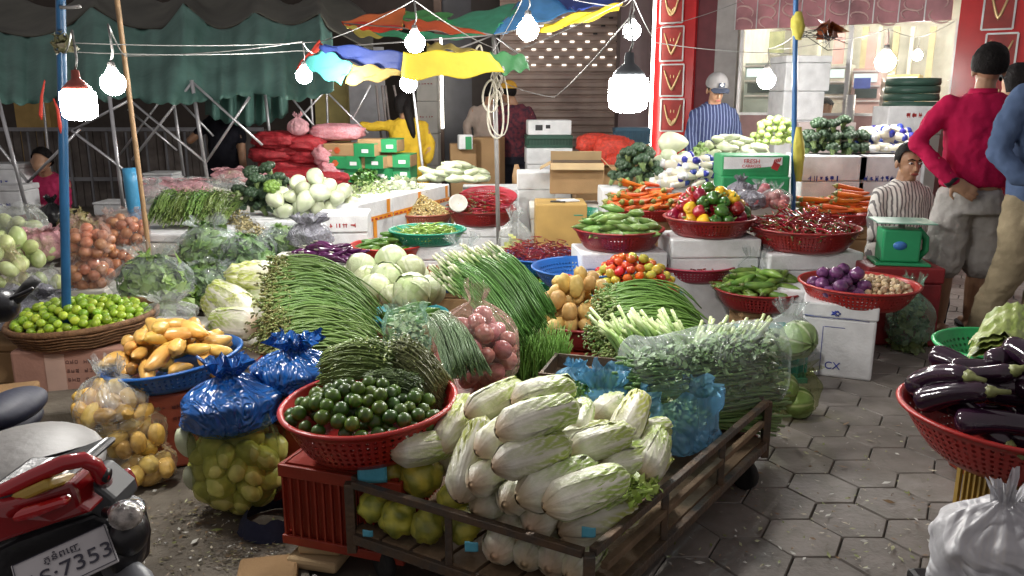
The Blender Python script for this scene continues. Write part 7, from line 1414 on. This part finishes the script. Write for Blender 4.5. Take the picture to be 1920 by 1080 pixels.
for a_ in ((0, hp_ * .46, L_ * .96, .0015), (0, -hp_ * .46, L_ * .96, .0015), (L_ * .48, 0, .0015, hp_ * .92), (-L_ * .48, 0, .0015, hp_ * .92)): m.box(0, 0, 0, 0, 0, 0, M=Mp @ Matrix.Translation((a_[0], a_[1], .0045)) @ Matrix.Diagonal((a_[2], a_[3], .001, 1)))
m.build('plate_edge', ink, pt)
text('1S·7353', hp_ * .50, ink, Mp @ Matrix.Translation((L_ * .04, -hp_ * .14, .005)), pt, 'plate_number', .0004); text('ភ្នំពេញ', hp_ * .22, ink, Mp @ Matrix.Translation((-.0, hp_ * .24, .005)), pt, 'plate_region', .0004)
m = MB(); m.xf = Matrix.Translation(W(30, 1075, .27) + Vector((-.02, .25, 0)) - b0) @ Euler((0, pi / 2, .25)).to_matrix().to_4x4(); m.lathe([(.17, -.03), (.22, -.045), (.26, -.03), (.275, 0), (.26, .03), (.22, .045), (.17, .03), (.17, -.03)], 36); wh = m.build('wheel', rub, bk); m2 = MB(); m2.xf = m.xf; m2.lathe([(.001, -.02), (.03, -.03), (.165, -.02), (.17, 0), (.165, .02), (.03, .03), (.001, .02)], 24); m2.build('rim', frm, wh)
m = MB(); m.tube([bp(215, 1055, 1.66), bp(255, 1095, 1.60), bp(275, 1140, 1.55)], [.03, .035, .035], 14); m.build('exhaust_guard', pbr('grey_guard', (.22, .23, .25), .4), bk)
# second scooter at left edge: handlebar, navy body
b2 = thing('scooter', 'dark scooter with a black handlebar grip cut by the left edge', 'scooter', W(-10, 860, 0)); b0 = b2.location.copy(); bk2 = bk; bk = b2
m = MB(); m.tube([bp(-50, 600, 2.5), bp(10, 572, 2.5), bp(30, 562, 2.5), bp(52, 538, 2.5), bp(68, 522, 2.5)], [.02, .022, .016, .019, .017], 12); m.build('handle_grip', rub, b2)
m = MB(); ell(m, bp(2, 572, 2.5), (.055, .05, .055), None, n=18); m.build('control_housing', bblk, b2); m = MB(); m.tube([bp(20, 560, 2.46), bp(48, 548, 2.45), bp(62, 540, 2.45)], [.006, .006, .005], 8); m.build('brake_lever', bblk, b2)
m = MB(); ell(m, bp(20, 765, 2.30), (.075, .14, .045), None, n=20); ell(m, bp(0, 792, 2.30), (.10, .14, .045), None, n=20); m.build('fairing', pbr('navy_fairing', (.008, .010, .03), .6, .4, 12), b2)
m = MB(); m.tube([bp(-60, 850, 2.4), bp(20, 812, 2.4), bp(50, 790, 2.5)], .02, 10); m.build('foot_bar', bblk, b2)
m = MB(); m.xf = Matrix.Translation((-.3, .15, .24)) @ Euler((0, pi / 2, .3)).to_matrix().to_4x4(); m.lathe([(.16, -.03), (.21, -.045), (.24, 0), (.21, .045), (.16, .03), (.16, -.03)], 30); m.build('wheel', rub, b2)
m = MB(); m.tube([(-.3, .15, .2), (-.25, .1, .6), bp(-20, 620, 2.5)], .03, 10); m.build('steering_column', bblk, b2)
bag('dark_sheet', A(50, 590, 4.2) - Vector((0, 0, .08)), .24, .2, .2, F_GRY, 'grey plastic covered bundle left of the lime basket', seed=200, wr=.12, neck=.95, nr=.7); fbox('foam_box', (A(50, 600, 4.2).x, A(50, 600, 4.2).y, 0), .5, .4, A(50, 600, 4.2).z - .07, 0, 'box in shadow under the grey bundle', card)
p = W(110, 790, 0); fbox('dark_slab', (p.x, p.y, 0), .30, .30, .10, .3, 'low grey concrete block behind the potato bags', conc, lid=False, cat='block')
# ================================================================== LAMPS + CABLES
tops = {}
L = [('a', 148, 196, 62, .052, 'big bright bulb by the slim blue pole', 1), ('b', 212, 156, 45, .040, 'smaller bright bulb at the bamboo pole', 0), ('c', 570, 142, 30, .050, 'bulb under the left corner of the coloured umbrella', 0), ('d', 778, 80, 37, .050, 'bulb hanging before the blue umbrella panel', 0), ('e', 766, 157, 32, .075, 'bulb under the yellow umbrella panel', 0), ('f', 990, 56, 40, .058, 'bulb hanging before the light blue umbrella panel', 0), ('g', 1185, 58, 33, .060, 'bulb above the big lantern bulb', 0), ('h', 1178, 176, 74, .068, 'largest lantern bulb hanging before the maroon pillar', 1), ('i', 1437, 150, 33, .070, 'bulb before the stacked white boxes', 0), ('j', 1660, 116, 36, .075, 'bulb before the shop window behind the pink man', 0), ('k', 1720, 104, 18, .060, 'smallest distant bulb near the pink man', 0)]
KS = dict(a=90, b=140, c=220, d=150, e=170, f=150, g=140, h=72, i=85, j=75, k=80)
for k, x, y, w, r, lb, big in L: tops[k] = lamp(x, y, w, r, lb, KS[k], bool(big) , sock=(pbr('lamp_cap_red', (.30, .06, .04), .5) if k == 'a' else (pbr('lamp_cap_grey', (.10, .11, .12), .4) if k == 'h' else socket)))
ends = [('cable running from the big left bulb up the slim pole', [tops['a'], D(118, 100, 3.9)]), ('cable from the bamboo pole to the left umbrella bulb', [tops['b'], D(235, 105, 4.6), tops['c'], D(590, 100, 5.4)]), ('upper thin cable across the green tarpaulin', [D(120, 80, 3.9), D(600, 78, 6.0), tops['d'], D(925, 90, 5.9)]), ('lower thin cable across the green tarpaulin', [D(120, 97, 3.95), D(560, 95, 5.7), D(920, 100, 5.8)]), ('cable looping from the umbrella hub to the light blue bulb', [D(925, 95, 5.9), tops['f'], D(1165, 12, 6.35), tops['g']]),
 ('cable from the umbrella hub to the shop pole', [D(935, 108, 5.9), tops['g'], D(1230, 80, 6.2), D(1490, 100, 5.95)]), ('thick white cable rising to the top right of the shutter', [D(1222, 55, 8), D(1390, 2, 8.5)]), ('cable from the lantern bulb up to the small bulb', [tops['h'], D(1170, 70, 3.2), tops['g']]), ('thin cable from the pole to the shop bulbs', [D(1495, 62, 5.9), tops['i'], D(1560, 75, 6.2), tops['j'], tops['k'], D(1790, 40, 7)]), ('sagging cord from the umbrella pole towards the lantern', [D(935, 150, 5.9), D(1040, 182, 5.7), tops['h']]), ('cable from the yellow panel bulb to the umbrella rib', [tops['e'], D(752, 132, 5.3)])]
for lb, pts in ends: cable(pts, .003, lb, sag=.02)
# ================================================================== LIGHTING / WORLD
w = bpy.data.worlds.new('World'); SC.world = w; w.use_nodes = True; ns = w.node_tree.nodes; bg = ns['Background']
sky = ns.new('ShaderNodeTexSky'); sky.sky_type = 'NISHITA'; sky.sun_disc = False; sky.sun_elevation = radians(-7); sky.sun_rotation = radians(200)
mixn = ns.new('ShaderNodeMix'); mixn.data_type = 'RGBA'; mixn.blend_type = 'ADD'; mixn.inputs[0].default_value = 1; mixn.inputs[7].default_value = (.115, .106, .106, 1)
w.node_tree.links.new(sky.outputs[0], mixn.inputs[6]); w.node_tree.links.new(mixn.outputs[2], bg.inputs[0]); bg.inputs[1].default_value = 1.0
SC.cycles.use_denoising = True; SC.cycles.max_bounces = 8; SC.cycles.transparent_max_bounces = 16; SC.cycles.sample_clamp_indirect = 4; SC.cycles.caustics_reflective = False; SC.cycles.caustics_refractive = False
SC.view_settings.view_transform = 'Standard'; SC.view_settings.look = 'None'; SC.view_settings.gamma = 1; SC.view_settings.exposure = EXPO
